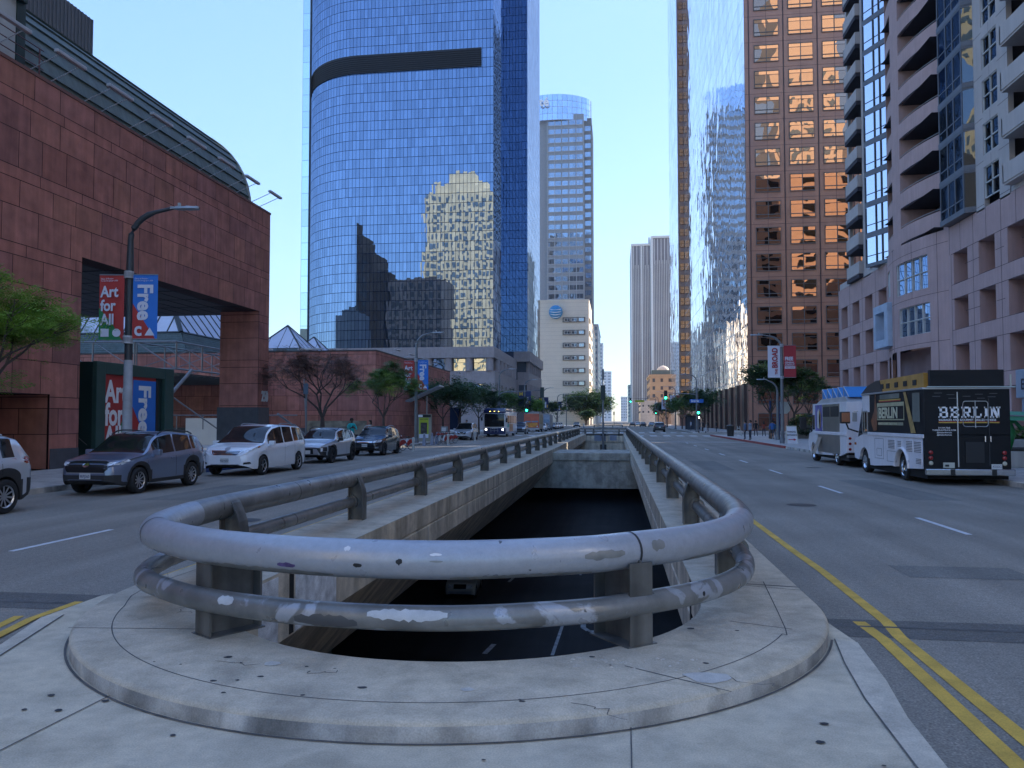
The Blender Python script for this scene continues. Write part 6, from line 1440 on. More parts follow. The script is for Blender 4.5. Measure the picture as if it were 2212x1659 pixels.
mb = MB(); mb.box(tw0-.012, tw0+.0, 30.05, 30.5, 1.5, 2.25); part(mb, 'door_window', CGL)
for a, b, c, d in ((30.0, 30.03, 1.46, 2.3), (30.52, 30.56, 1.46, 2.3), (30.0, 30.56, 2.26, 2.3), (30.0, 30.56, 1.46, 1.5), (30.27, 30.30, 1.5, 2.26)):
    mb = MB(); mb.box(tw0-.025, tw0-.0, a, b, c, d); part(mb, 'window_trim', SILV)
# black upper box
mb = MB(); mb.box(tw0+.01, tw1-.0, ty0+.0, 29.98, 1.50, 2.90); part(mb, 'upper_body', TBLK)
mb = MB(); mb.bbox(tw0-.035, tw0+.05, ty0+.03, 29.95, 1.40, 1.52, .02); part(mb, 'belt_moulding', WT)
mb = MB(); mb.bbox(tw0-.04, tw1+.04, ty0-.03, 30.6, 2.88, 2.94, .015); part(mb, 'roof_edge', SILV)
mb = MB(); mb.box(tw0-.0, tw1, ty0-.025, ty0+.12, .44, 1.52); mb.box(tw0, tw1, ty0-.025, ty0+.02, 1.5, 2.88); part(mb, 'rear_wall', TBLK)
# side artwork: plaque, lettering, bottle-brown shapes, baguette
SP = tw0 - .006
def sidepoly(pts, name, mat, d=0): m_ = MB(); m_.face([(SP-d, y, z) for y, z in pts]); return part(m_, name, mat)
sidepoly(rect(26.3, 28.9, 1.95, 2.55)[::-1], 'sign_plaque', M('plaque_cream', (.42, .40, .24), .6, var=.15, vs=4)); sidepoly(rect(26.36, 28.84, 1.99, 2.42)[::-1], 'sign_plaque_inner', TBLK, .002)
sidepoly(rect(26.4, 28.8, 1.78, 1.88)[::-1], 'sign_strip', M('strip_olive', (.30, .30, .20), .6)); sidepoly(rect(26.6, 28.7, 2.62, 2.66)[::-1], 'stripe', M('gold_stripe', (.5, .35, .05), .5)); sidepoly(rect(26.6, 28.7, 2.58, 2.62)[::-1], 'stripe', M('red_stripe', (.35, .03, .02), .5))
sidepoly(rect(26.7, 28.6, 2.68, 2.84)[::-1], 'billboard_shape', M('grey_olive', (.16, .17, .14), .6, var=.3)); sidepoly(rect(25.0, 25.6, 1.9, 2.8)[::-1], 'billboard_shape', M('grey_olive', (.16, .17, .14), .6, var=.3))
sidepoly([(26.35, 2.85), (26.15, 2.87), (25.35, 1.55), (25.75, 1.54)], 'baguette_picture', M('baguette', (.42, .28, .09), .6, var=.35, vs=5)); sidepoly([(29.3, 1.55), (28.95, 1.6), (28.9, 2.2), (29.05, 2.75), (28.98, 2.85), (29.1, 2.86), (29.2, 2.3), (29.6, 1.9)], 'sausage_picture', M('sausage', (.22, .08, .03), .5, var=.4, vs=6))
text('BERLIN', .50, M('plaque_letters', (.55, .54, .36), .6), tl, (SP-.006, 28.75, 2.03), (0, -1, 0), (0, 0, 1), sx=1.18, bold=.035, world=True)
text('SAUSAGES & GOURMET GRILLED CHEESE', .10, M('plaque_letters', (.55, .54, .36), .6), tl, (SP-.006, 28.78, 1.80), (0, -1, 0), (0, 0, 1), sx=1.0, bold=.0, world=True)
# vents and hatches on the white lower side
for y0_, y1_, z0_, z1_, n_ in ((24.95, 25.5, .95, 1.3, 7), (25.65, 26.15, .95, 1.3, 7), (27.2, 27.8, 1.0, 1.3, 6), (24.95, 25.35, .60, .78, 4), (26.6, 26.9, 1.08, 1.28, 4)):
    mb = MB(); mb.box(tw0-.012, tw0, y0_-.03, y1_+.03, z0_-.03, z1_+.03); v_ = part(mb, 'vent', WT)
    mb = MB()
    for i in range(n_): zz = z0_ + (z1_-z0_)*(i+.2)/n_; mb.box(tw0-.02, tw0-.011, y0_, y1_, zz, zz+.018)
    part(mb, 'vent_slots', M('vent_shadow', (.10, .10, .11), .7), v_) if False else mb.build('vent_slots', M('vent_shadow', (.10, .10, .11), .7), v_)
for y0_, y1_, z0_, z1_ in ((27.1, 27.95, .55, .9), (28.3, 29.2, .6, 1.3), (28.5, 29.0, .7, .95)):
    mb = MB(); 
    for a, b, c, d in ((y0_, y1_, z0_, z0_+.012), (y0_, y1_, z1_, z1_+.012), (y0_, y0_+.012, z0_, z1_), (y1_, y1_+.012, z0_, z1_)): mb.box(tw0-.006, tw0, a, b, c, d)
    part(mb, 'hatch_seam', M('panel_seam', (.16, .16, .18), .8))
mb = MB(); mb.tube([(tw0-.03, 26.55 - .6*math.cos(R(a)), .42+.62*math.sin(R(a))) for a in range(0, 181, 12)], .045, 8); part(mb, 'wheel_arch', WT, smooth=True)
mb = MB(); mb.bbox(tw0-.01, tw0+.1, 31.35, 31.6, 1.0, 1.1, .02); part(mb, 'marker_lamp', AMBER)
# mirror on its arm
mb = MB(); mb.tube([(tw0, 31.1, 1.5), (tw0-.3, 31.3, 1.62), (tw0-.42, 31.25, 1.9)], .035, 6); mb.bbox(tw0-.62, tw0-.28, 31.1, 31.35, 1.82, 2.28, .04); part(mb, 'side_mirror', BLACK, smooth=False)
mb = MB(); mb.bbox(tw0-.60, tw0-.30, 31.07, 31.12, 1.88, 2.24, .01); part(mb, 'mirror_glass', M('amber_reflection', (.50, .22, .12), .2, .3)); mb = MB(); mb.bbox(tw0-.22, tw0-.05, 31.05, 31.1, 1.9, 2.25, .01); mb.tube([(tw0, 31.1, 2.3), (tw0-.15, 31.15, 2.28)], .02, 5); part(mb, 'mirror_glass', SILV)
# tail: doors, window, lights, lettering
RY = ty0 - .03
def rear(a, b, c, d, name, mat, dep=.02, y=RY): m_ = MB(); m_.box(a, b, y-dep, y, c, d); return part(m_, name, mat)
rear(10.12, 10.15, .55, 2.8, 'door_seam', SILV, .012); rear(11.0, 11.02, .6, 2.6, 'door_seam', M('panel_seam_dark', (.04, .04, .045), .6), .008)
mb = MB()
def rr(x0, x1, z0, z1, r): return [(x1-r+r*math.cos(R(a)), z1-r+r*math.sin(R(a))) for a in range(0, 91, 15)] + [(x0+r+r*math.cos(R(a)), z1-r+r*math.sin(R(a))) for a in range(90, 181, 15)] + [(x0+r+r*math.cos(R(a)), z0+r+r*math.sin(R(a))) for a in range(180, 271, 15)] + [(x1-r+r*math.cos(R(a)), z0+r+r*math.sin(R(a))) for a in range(270, 361, 15)]
pts = rr(10.28, 10.98, 1.76, 2.52, .08); mb.tube([(x, RY-.02, z) for x, z in pts] + [(pts[0][0], RY-.02, pts[0][1])], .013, 5); mb.tube([(10.62, RY-.03, 1.72), (10.62, RY-.03, 2.54)], .014, 5); part(mb, 'window_frame', SILV)
# ('NOTE' lettering sits on the tail)
TRED = M('tail_lens', (.28, .015, .015), .25, coat=.4)
for x in (9.36, 11.42):
    for z, m_ in ((.98, TRED), (.82, TRED), (.66, M('clear_lens', (.5, .48, .38), .3))):
        mb = MB(); mb.lathe([(.065, 0), (.06, -.02), (.045, -.03)], x, RY, z, 14, axis='y'); part(mb, 'tail_light', m_, smooth=True)
rear(10.34, 10.86, .68, 1.30, 'kick_panel', M('black_panel', (.012, .012, .015), .5), .012)
for x in (10.88, 11.03): mb = MB(); mb.bbox(x-.02, x+.02, RY-.06, RY-.01, 1.3, 1.48, .012); part(mb, 'door_handle', CHROME)
rear(9.70, 10.02, .52, .68, 'fuel_plate', M('pale_box', (.45, .46, .40), .5)); rear(9.75, 9.86, .56, .62, 'fuel_cap', BLACK, .03)
pl = rear(11.05, 11.34, .50, .64, 'number_plate', PLATE, .022); text('43233C3', .10, PTXT, tl, (11.075, RY-.026, .535), (1, 0, 0), (0, 0, 1), sx=.72, extrude=.001, name='plate_number', world=True)
mb = MB(); mb.bbox(tw0-.03, tw1+.05, RY-.16, RY-.02, .30, .50, .03); part(mb, 'rear_bumper', M('chrome_bumper', (.42, .43, .45), .18, .95, var=.1))
mb = MB(); mb.box(9.85, 9.97, RY-.18, RY-.15, .31, .49); mb.box(11.0, 11.12, RY-.18, RY-.15, .31, .49); part(mb, 'bumper_pads', BLACK)
mb = MB(); mb.box(tw0+.1, tw1-.02, ty0+.1, 31, .18, .45); part(mb, 'underside', UNDER)
# slab-serif BERLIN: sans strokes plus serifs
SX0, SZ, SH = 9.60, 2.02, .335
LET = M('white_vinyl', (.85, .85, .86), .4, var=.03)
def slab_word(word, x0, z, h, wl, gap, st, mat, y):
    mb = MB(); x = x0
    def bx(a, b, c, d): mb.box(x+a*wl, x+b*wl, y-.004, y, z+c*h, z+d*h)
    for ch in word:
        s = st; wide = .42 if ch == 'I' else 1
        if ch == 'B': bx(.1, .1+s, 0, 1); bx(-.02, .78, 0, .14); bx(-.02, .74, .86, 1); bx(.1, .74, .44, .57); bx(.74, .96, .07, .50); bx(.70, .90, .52, .93)
        elif ch == 'E': bx(.1, .1+s, 0, 1); bx(0, .95, 0, .16); bx(0, .92, .84, 1); bx(.1, .72, .42, .58); bx(.80, .95, 0, .34); bx(.78, .92, .68, 1); bx(.6, .72, .33, .67)
        elif ch == 'R': bx(.1, .1+s, 0, 1); bx(0, .5, 0, .15); bx(0, .78, .84, 1); bx(.1, .78, .40, .54); bx(.72, .96, .47, .92); mb.mesh([(x+.45*wl, y-.004, z+.44*h), (x+.72*wl, y-.004, z+.44*h), (x+1.02*wl, y-.004, z), (x+.74*wl, y-.004, z)], [(0, 1, 2, 3)]); bx(.74, 1.08, 0, .15)
        elif ch == 'L': bx(.1, .1+s, 0, 1); bx(0, .9, 0, .16); bx(0, .5, .85, 1); bx(.76, .9, 0, .38)
        elif ch == 'I': bx(.08, .08+s, 0, 1); bx(0, .42, 0, .15); bx(0, .42, .85, 1)
        elif ch == 'N': bx(.1, .1+s*.75, 0, 1); bx(.76, .76+s*.75, 0, 1); mb.mesh([(x+.08*wl, y-.004, z+h), (x+.42*wl, y-.004, z+h), (x+(.76+s*.75)*wl, y-.004, z), (x+.64*wl, y-.004, z)], [(0, 3, 2, 1)]); bx(0, .4, 0, .14); bx(0, .35, .86, 1); bx(.62, 1.06, .86, 1)
        x += wl*wide + gap
    return mb
part(slab_word('BERLIN', SX0, SZ, SH, .275, .045, .25, LET, RY-.004), 'lettering', LET)
text('SAUSAGES AND GOURMET GRILLED CHEESE', .085, LET, tl, (9.60, RY-.006, 1.93), (1, 0, 0), (0, 0, 1), sx=.95, bold=.012, extrude=.001, world=True)
rear(9.60, 11.30, 1.895, 1.915, 'stripe', M('red_stripe', (.35, .03, .02), .5), .004); rear(9.60, 11.30, 1.865, 1.895, 'stripe', M('gold_stripe', (.5, .35, .05), .5), .004)
for i, (s_, z_) in enumerate((('213.359.7068', 1.70), ('THEBERLINTRUCK.COM', 1.63), ('@theberlintruck', 1.56), ('@theberlintruck', 1.49))):
    text(s_, .062, LET, tl, (9.75, RY-.006, z_), (1, 0, 0), (0, 0, 1), sx=1.0, bold=.01, extrude=.001, align='CENTER', world=True)
for i, (x, z) in enumerate(((9.6, 2.76), (9.55, 2.66), (9.95, 2.71), (10.0, 2.6), (10.4, 2.66), (10.75, 2.72), (10.8, 2.6), (11.15, 2.74), (11.1, 2.64))): rear(x-.11, x+.11, z, z+.018, 'small_slogan', M('faint_grey_print', (.10, .10, .11), .5), .003)
# roof: yellow box, cowl, dark screen, awning bar
mb = MB(); mb.prism([(ty0+.25, 2.94), (31.0, 2.94), (30.2, 3.22), (29.3, 3.36), (ty0+.25, 3.40)], tw0+.1, tw1-.1, axis='x'); part(mb, 'roof_cowl', TYEL)
mb = MB(); mb.prism([(28.6, 2.941), (31.0, 2.941), (30.2, 3.23), (29.3, 3.37), (28.9, 3.375)], tw0+.085, tw0+.11, axis='x'); part(mb, 'cowl_side_panel', M('brown_black_vinyl', (.03, .025, .025), .4))
for y in (25.5, 26.3, 27.1, 27.9, 28.5): mb = MB(); mb.box(tw0+.08, tw0+.1, y, y+.3, 3.05, 3.22); part(mb, 'roof_vent', BLACK)
SCRN = M('led_screen', (.010, .010, .012), .7, var=.1)
mb = MB(); mb.box(9.36, 11.42, RY-.06, RY+.1, 2.96, 3.46)
for i in range(17): mb.box(9.36, 11.42, RY-.07, RY-.06, 2.965+.028*i, 2.98+.028*i)
part(mb, 'dark_screen', SCRN)
mb = MB(); mb.tube([(9.28, RY-.1, 2.95), (11.72, RY-.1, 2.94)], .022, 8); mb.bbox(9.26, 9.5, RY-.15, RY-.05, 2.93, 2.97, .01); mb.tube([(11.66, RY+.05, 2.93), (11.66, RY+.05, 3.32)], .025, 6); part(mb, 'awning_bar', M('pale_pipe', (.45, .50, .47), .4, .3), smooth=False)
for x, y in ((tw0+.14, 26.55), (tw0+.14, 30.45), (tw1-.14, 26.55), (tw1-.14, 30.45)): 
    w_ = make_wheel('wheel', tl, x-10.4, y-24.7, .40, .28, CHROME, 5)
# wheel y sign: outer side
for ch in list(tl.children):
    if ch.name.startswith('wheel') and ch.type == 'MESH' and ch.name.split('.')[0] == 'wheel':
        for g in list(ch.children): bpy.data.objects.remove(g)
        bpy.data.objects.remove(ch)
def truck_wheel(root, wx, wy, r, side, rimmat=CHROME, dual=False):
    """wheel whose axle lies along world x"""
    n = 26; w = .26; mb = MB(); lx_, ly_ = wx-root.location.x, wy-root.location.y
    tp = [(r*.62, -w/2), (r*.9, -w/2), (r, -w*.3), (r, w*.3), (r*.9, w/2), (r*.62, w/2)]; vs = []; fs = []
    for rr_, h in tp: vs += [(lx_+h, ly_ + rr_*math.cos(2*math.pi*k/n), r-root.location.z + rr_*math.sin(2*math.pi*k/n)) for k in range(n)]
    for i in range(len(tp)-1):
        for k in range(n): a = i*n+k; b = i*n+(k+1) % n; fs.append((a, b, b+n, a+n))
    mb.mesh(vs, fs); t = mb.build('wheel', TYRE, root, smooth=True)
    mb = MB(); o_ = lx_ + side*w*(.10 if dual else .38); 
    prof = [(r*.62, side*w*.48), (r*.56, side*w*.42), (r*.52, side*w*(.05 if dual else .3)), (r*.30, side*w*(.0 if dual else .34)), (r*.24, side*w*.3), (.02, side*w*.34)]
    vs = []; fs = []
    for rr_, h in prof: vs += [(lx_+h, ly_ + rr_*math.cos(2*math.pi*k/n), r + rr_*math.sin(2*math.pi*k/n)) for k in range(n)]
    for i in range(len(prof)-1):
        for k in range(n): a = i*n+k; b = i*n+(k+1) % n; fs.append((a, b, b+n, a+n))
    mb.mesh(vs, fs); mb.build('rim', rimmat, t, smooth=True); return t
for y, d in ((26.55, True), (30.45, False)):
    truck_wheel(tl, tw0+.16, y, .40, -1, CHROME, d); truck_wheel(tl, tw1-.16, y, .40, 1, CHROME, d)
# second truck: white with blue propped awnings
t2 = thing('food_truck', 'white food truck with blue raised roof flaps, ahead of the black truck', 'truck', (10.6, 36.5, 0))
a0, a1, b0, b1 = 9.4, 11.7, 33.3, 39.8
def part2(mb, name, mat, smooth=False): return mb.build(name, mat, t2, smooth, None, world=True)
mb = MB(); side = [(b0, .62), (b0+.9, .45)] + [(34.9 - .48*math.cos(R(a)), .42+.5*math.sin(R(a))) for a in range(0, 181, 15)] + [(37.6, .36), (38.3, .36)] + [(38.8 - .46*math.cos(R(a)), .42+.48*math.sin(R(a))) for a in range(15, 181, 15)] + [(39.6, .5), (39.75, .9), (39.55, 1.3), (38.9, 1.42), (38.8, 2.72), (b0, 2.72)]
mb.prism(side, a0, a1, axis='x'); part2(mb, 'body', WT)
mb = MB(); mb.box(a0+.1, a1-.1, b0+.1, 39.4, .25, .6); part2(mb, 'underside', UNDER)
mb = MB(); mb.box(a0-.012, a0, 34.3, 37.0, 1.45, 2.66); part2(mb, 'serving_panel', SSTEEL); mb = MB(); mb.box(a0-.012, a0, 34.3, 37.9, .5, 1.3); part2(mb, 'steel_skirt', SSTEEL)
mb = MB(); mb.box(a0-.02, a0-.012, 34.4, 36.9, 2.1, 2.55)
for i in range(12): mb.box(a0-.035, a0-.02, 34.4, 36.9, 2.12+.036*i, 2.135+.036*i)
part2(mb, 'louvred_window', M('louvre_dark', (.04, .04, .04), .5)); mb = MB(); mb.box(a0-.04, a0, 35.62, 35.68, 2.1, 2.6); mb.box(a0-.04, a0, 34.3, 37.0, 2.56, 2.62); part2(mb, 'window_bar', SSTEEL)
PURP = M('purple_poster', (.14, .12, .34), .5, var=.5, vs=2.2); mb = MB(); mb.box(a0-.014, a0, 37.1, 38.3, 1.45, 2.66); part2(mb, 'side_poster', PURP)
for pts, m_ in (([(37.95, 1.6), (37.45, 1.55), (37.35, 2.1), (37.6, 2.5), (37.9, 2.3)], M('poster_cream', (.6, .55, .5), .6)), ([(37.5, 1.5), (37.3, 1.7), (37.3, 2.3), (37.5, 2.45), (37.6, 2.0)], M('poster_gold', (.5, .3, .06), .6)), ([(38.0, 1.6), (37.75, 1.55), (37.6, 1.9), (37.8, 2.1)], M('poster_blue', (.1, .25, .5), .6))):
    mb = MB(); mb.face([(a0-.018 - .002*len(pts), y, z) for y, z in pts]); part2(mb, 'poster_shape', m_)
mb = MB(); mb.bbox(a0-.04, a0+.02, b0+.05, 38.4, 1.30, 1.42, .02); part2(mb, 'belt_moulding', WT)
mb = MB(); mb.box(a0-.015, a0, 38.45, 38.78, 1.5, 2.2); part2(mb, 'door_window', CGL)
mb = MB(); mb.mesh([(a0+.05, 39.5, 1.35), (a1-.05, 39.5, 1.35), (a1-.05, 38.82, 2.3), (a0+.05, 38.82, 2.3)], [(0, 1, 2, 3)]); part2(mb, 'windshield', CGL)
mb = MB(); mb.tube([(a0, 39.0, 1.5), (a0-.3, 39.3, 1.6)], .03, 5); mb.bbox(a0-.5, a0-.2, 39.2, 39.35, 1.5, 2.1, .03); part2(mb, 'side_mirror', BLACK)
mb = MB(); mb.prism([(b0+.1, 2.72), (38.5, 2.72), (37.6, 2.92), (b0+.6, 2.95)], a0+.1, a1-.1, axis='x'); part2(mb, 'roof_hood', M('pale_aluminium', (.5, .5, .5), .4, .4))
BLUEA = M('blue_awning', (.03, .22, .55), .5, var=.08)
for i in range(5):
    y = 33.6+.85*i; mb = MB(); mb.mesh([(a0+.2, y, 2.92), (a1-.4, y, 2.92), (a1-.4, y+.75, 3.38), (a0+.2, y+.75, 3.38)], [(0, 1, 2, 3)]); mb.mesh([(a0+.2, y+.02, 2.91), (a1-.4, y+.02, 2.91), (a1-.4, y+.77, 3.37), (a0+.2, y+.77, 3.37)], [(3, 2, 1, 0)])
    mb.mesh([(a0+.2, y, 2.92), (a0+.2, y+.75, 2.92), (a0+.2, y+.75, 3.38)], [(0, 2, 1)]); part2(mb, 'roof_flap', BLUEA)
    mb = MB(); mb.tube([(a0+.19, y, 2.92), (a0+.19, y+.75, 3.38)], .02, 5); mb.tube([(a0+.19, y+.75, 2.92), (a0+.19, y+.75, 3.38)], .018, 5); mb.tube([(a0+.19, y+.75, 3.38), (a1-.4, y+.75, 3.38)], .018, 5); part2(mb, 'flap_frame', SILV)
for z in (.75, .98, 1.2): mb = MB(); mb.lathe([(.06, 0), (.055, -.02), (.04, -.03)], a0+.12, b0, z, 12, axis='y'); part2(mb, 'tail_light', TRED, True)
mb = MB(); mb.box(a0-.02, a0+.6, b0-.35, b0, .42, .5); part2(mb, 'rear_step', SSTEEL)
mb = MB(); mb.mesh([(a0-.012, 37.2, 1.15), (a0-.012, 37.9, 1.15), (a0-.3, 37.9, .4), (a0-.3, 37.2, .4)], [(0, 1, 2, 3)]); part2(mb, 'open_flap', SSTEEL)
for y, d in ((34.9, True), (38.8, False)): truck_wheel(t2, a0+.16, y, .38, -1, CHROME, d); truck_wheel(t2, a1-.16, y, .38, 1, CHROME, d)
# city bus
bus = thing('city_bus', 'navy and white city bus facing us at the stop, tall roof fairing', 'bus', (-14.1, 88.4, 0))
NAVY = paint('navy_paint', (.015, .03, .12), 0, .3)
def pb(mb, name, mat, smooth=False): return mb.build(name, mat, bus, smooth, None, world=True)
x0, x1, y0, y1 = -15.38, -12.82, 88.5, 99.0
mb = MB(); mb.bbox(x0, x1, y0, y1, .35, 2.95, .12); pb(mb, 'body', WT, True)
mb = MB(); mb.bbox(x0+.05, x1-.05, y0+.35, y1-.2, 2.85, 3.36, .2); mb.bbox(x0-.01, x1+.01, y0-.03, y0+.5, 2.72, 3.18, .14); pb(mb, 'roof_fairing', NAVY, True)
mb = MB(); mb.bbox(x0-.015, x1+.015, y0-.03, y0+.9, .32, 1.08, .1); mb.box(x1-.05, x1+.012, y0+.9, y1-.1, .35, .62); pb(mb, 'navy_skirt', NAVY)
mb = MB(); mb.bbox(x0+.12, x1-.12, y0-.04, y0+.05, 1.18, 2.72, .1); pb(mb, 'windshield', CGL, True)
mb = MB(); mb.box(x1-.02, x1+.012, y0+1.4, y1-.6, 1.55, 2.5); pb(mb, 'side_glass', CGL)
mb = MB(); mb.box(x1, x1+.02, y0+3.5, y0+6.5, .6, 1.5); pb(mb, 'advert_panel', M('orange_advert', (.5, .25, .12), .5, var=.4, vs=1)); mb = MB(); mb.box(x1, x1+.02, y0+1.6, y0+3.2, 1.1, 1.5); pb(mb, 'advert_panel', M('teal_advert', (.1, .4, .35), .5))
for i in range(4): mb = MB(); mb.box(x1-.005, x1+.03, y0+1.6+2.0*i, y0+1.66+2.0*i, 1.5, 2.55); pb(mb, 'window_post', WHITE)
HL = emis('lit_headlamp', (1, .95, .8), 4)
for x in (x0+.3, x1-.3): mb = MB(); mb.lathe([(.10, 0), (.08, -.03)], x, y0-.04, .86, 12, axis='y'); pb(mb, 'headlight', HL)
for x in (-14.6, -14.1, -13.6): mb = MB(); mb.box(x-.04, x+.04, y0-.05, y0-.03, 2.95, 3.0); pb(mb, 'marker_lamp', emis('lit_marker', (1, .7, .1), 3))
mb = MB(); mb.bbox(x0-.32, x0-.1, y0-.15, y0+.05, 1.9, 2.3, .04); mb.tube([(x0-.2, y0-.05, 2.3), (x0+.1, y0, 2.75)], .03, 5); pb(mb, 'side_mirror', BLACK); mb = MB(); mb.bbox(x1+.05, x1+.27, y0-.15, y0+.05, 1.7, 2.2, .04); mb.tube([(x1+.15, y0-.05, 2.2), (x1-.1, y0, 2.7)], .03, 5); pb(mb, 'side_mirror', BLACK)
mb = MB()
for z in (.75, .95): mb.tube([(-14.6, y0-.12, z), (-13.6, y0-.12, z)], .02, 5)
for x in (-14.5, -14.1, -13.7): mb.tube([(x, y0-.05, .55), (x, y0-.14, 1.0)], .02, 5)
pb(mb, 'bike_rack', SILV)
text('LADOT', .26, TXTW, bus, (-14.1, y0-.04, .93), (1, 0, 0), (0, 0, 1), sx=1.1, bold=.02, align='CENTER', world=True)
for y in (y0+2.6, y0+8.0): truck_wheel(bus, x1-.14, y, .48, 1); truck_wheel(bus, x0+.14, y, .48, -1)
# orange food truck and grey step van beyond the crossing
def step_van(name, label, x, y, w, l, h, cols, top=None):
    r_ = thing(name, label, 'truck', (x, y, 0)); mb = MB(); mb.bbox(x-w/2, x+w/2, y+.5, y+l, .5, h, .06); mb.build('body', cols[0], r_, world=True)
    mb = MB(); mb.prism([(y, .5), (y+.5, .5), (y+.5, h-.1), (y+.35, h-.15), (y, 1.55)], x-w/2+.02, x+w/2-.02, axis='x'); mb.build('cab_front', cols[1], r_, world=True)
    for s in (-1, 1):
        xa, xb = sorted((x+s*.06, x+s*(w/2-.16))); mb = MB(); mb.mesh([(xa, y+.01, 1.62), (xb, y+.01, 1.62), (xb, y+.22, 2.35), (xa, y+.22, 2.35)], [(0, 1, 2, 3)]); mb.build('windshield_pane', M('pale_blue_glass', (.12, .18, .24), .1), r_, world=True)
    mb = MB(); mb.bbox(x-w/2-.03, x+w/2+.03, y-.15, y+.05, .42, .72, .03); mb.build('bumper', M('pale_bumper', (.35, .36, .37), .4, .4), r_, world=True)
    mb = MB(); mb.face([(x-w/2+.25, y-.005, .85), (x+w/2-.25, y-.005, .85), (x+w/2-.25, y-.005, 1.5), (x-w/2+.25, y-.005, 1.5)]); mb.build('front_graphic', cols[2], r_, world=True)
    mb = MB(); mb.box(x+w/2, x+w/2+.02, y+1.5, y+l-.3, 1.3, h-.3); mb.build('side_panel', cols[3], r_, world=True)
    mb = MB(); mb.box(x-w/2+.2, x+w/2-.2, y+.8, y+l-.5, h, h+.25); mb.build('roof_unit', GREYM, r_, world=True)
    for s in (-1, 1): mb = MB(); mb.lathe([(.09, 0), (.07, -.02)], x+s*(w/2-.3), y-.01, .95, 10, axis='y'); mb.build('headlight', LENS, r_, world=True)
    for yy_ in (y+1.2, y+l-1.6): truck_wheel(r_, x+w/2-.15, yy_, .42, 1); truck_wheel(r_, x-w/2+.15, yy_, .42, -1)
    return r_
ORR = M('sunset_graphic', (.62, .25, .04), .5, var=.5, vs=1.4); ORT = M('orange_red_front', (.42, .08, .03), .5, var=.2)
step_van('food_truck', 'orange and red sunset-painted food truck facing us beyond the crossing', -13.7, 124, 2.5, 7.5, 3.1, (M('truck_grey_tan', (.34, .28, .22), .6), ORT, ORR, M('wood_panel', (.35, .25, .15), .7, var=.3)))
step_van('step_van', 'grey step van parked behind the orange food truck', -13.8, 146, 2.4, 7, 3.0, (M('van_grey', (.20, .23, .27), .5), M('van_grey', (.20, .23, .27), .5), M('van_grey_dark', (.12, .14, .17), .5), M('van_grey', (.20, .23, .27), .5)))
# ================================================================ STREET FURNITURE
POLEM = M('pole_grey', (.17, .18, .19), .5, .4, var=.15, vs=2); POLED = M('pole_dark', (.05, .055, .06), .5, .4, var=.15); POLEL = M('pole_pale_base', (.36, .38, .42), .6, var=.2, vs=3)
def lamp(x, y, hgt=10.2, arm=2.2, dirx=1, label='', group='cobra-head street lamps', z0=.15, diry=0.0, r=.11, armrise=.35):
    t = thing('street_lamp', label, 'street lamp', (x, y, z0), 0, group)
    mb = MB(); mb.tube([(0, 0, 0), (0, 0, hgt*.42)], r*1.25, 14, rs=[r*1.35, r*1.1]); mb.lathe([(r*2, 0), (r*2, .25), (r*1.5, .4)], 0, 0, 0, 14); mb.build('pole_base', POLEM if abs(y) > 40 else POLEL, t, smooth=True)
    mb = MB(); pts = [(0, 0, hgt*.42)] + [(0, 0, hgt*.75)] 
    ra = 1.15; pts += [(dirx*(ra-ra*math.cos(R(a))), diry*(ra-ra*math.cos(R(a))), hgt*.86 + ra*math.sin(R(a))*.86) for a in range(0, 76, 12)]
    e = pts[-1]; pts.append((e[0]+dirx*(arm-.6), e[1]+diry*(arm-.6), e[2]+.14))
    mb.tube(pts, r, 10, rs=[r*1.05]*2 + [r*.8]*(len(pts)-4) + [r*.55, r*.45]); mb.build('pole', POLED if y < 40 else POLEM, t, smooth=True)
    e = pts[-1]; d = Vector((dirx, diry, 0)).normalized(); mx = Matrix.Translation(e) @ Matrix.Rotation(math.atan2(d.y, d.x), 4, 'Z')
    mb = MB(); prof = [(-.1, .06), (.1, .12), (.45, .17), (.75, .15), (.85, .05)]
    for (a, w), (b, v) in zip(prof, prof[1:]): mb.mesh([mx @ Vector(p) for p in ((a, -w, -.05), (a, w, -.05), (b, v, -.04), (b, -v, -.04), (a, -w*.6, .05), (a, w*.6, .05), (b, v*.6, .03), (b, -v*.6, .03))], [(3, 2, 1, 0), (4, 5, 6, 7), (0, 4, 7, 3), (1, 2, 6, 5)])
    mb.mesh([mx @ Vector(p) for p in ((.15, -.04, .05), (.15, .04, .05), (.23, .04, .05), (.23, -.04, .05), (.15, -.04, .16), (.15, .04, .16), (.23, .04, .16), (.23, -.04, .16))], [(4, 5, 6, 7), (0, 1, 5, 4), (1, 2, 6, 5), (2, 3, 7, 6), (3, 0, 4, 7)])
    mb.build('lamp_head', M('lamp_head_grey', (.30, .32, .33), .4, .3), t); return t
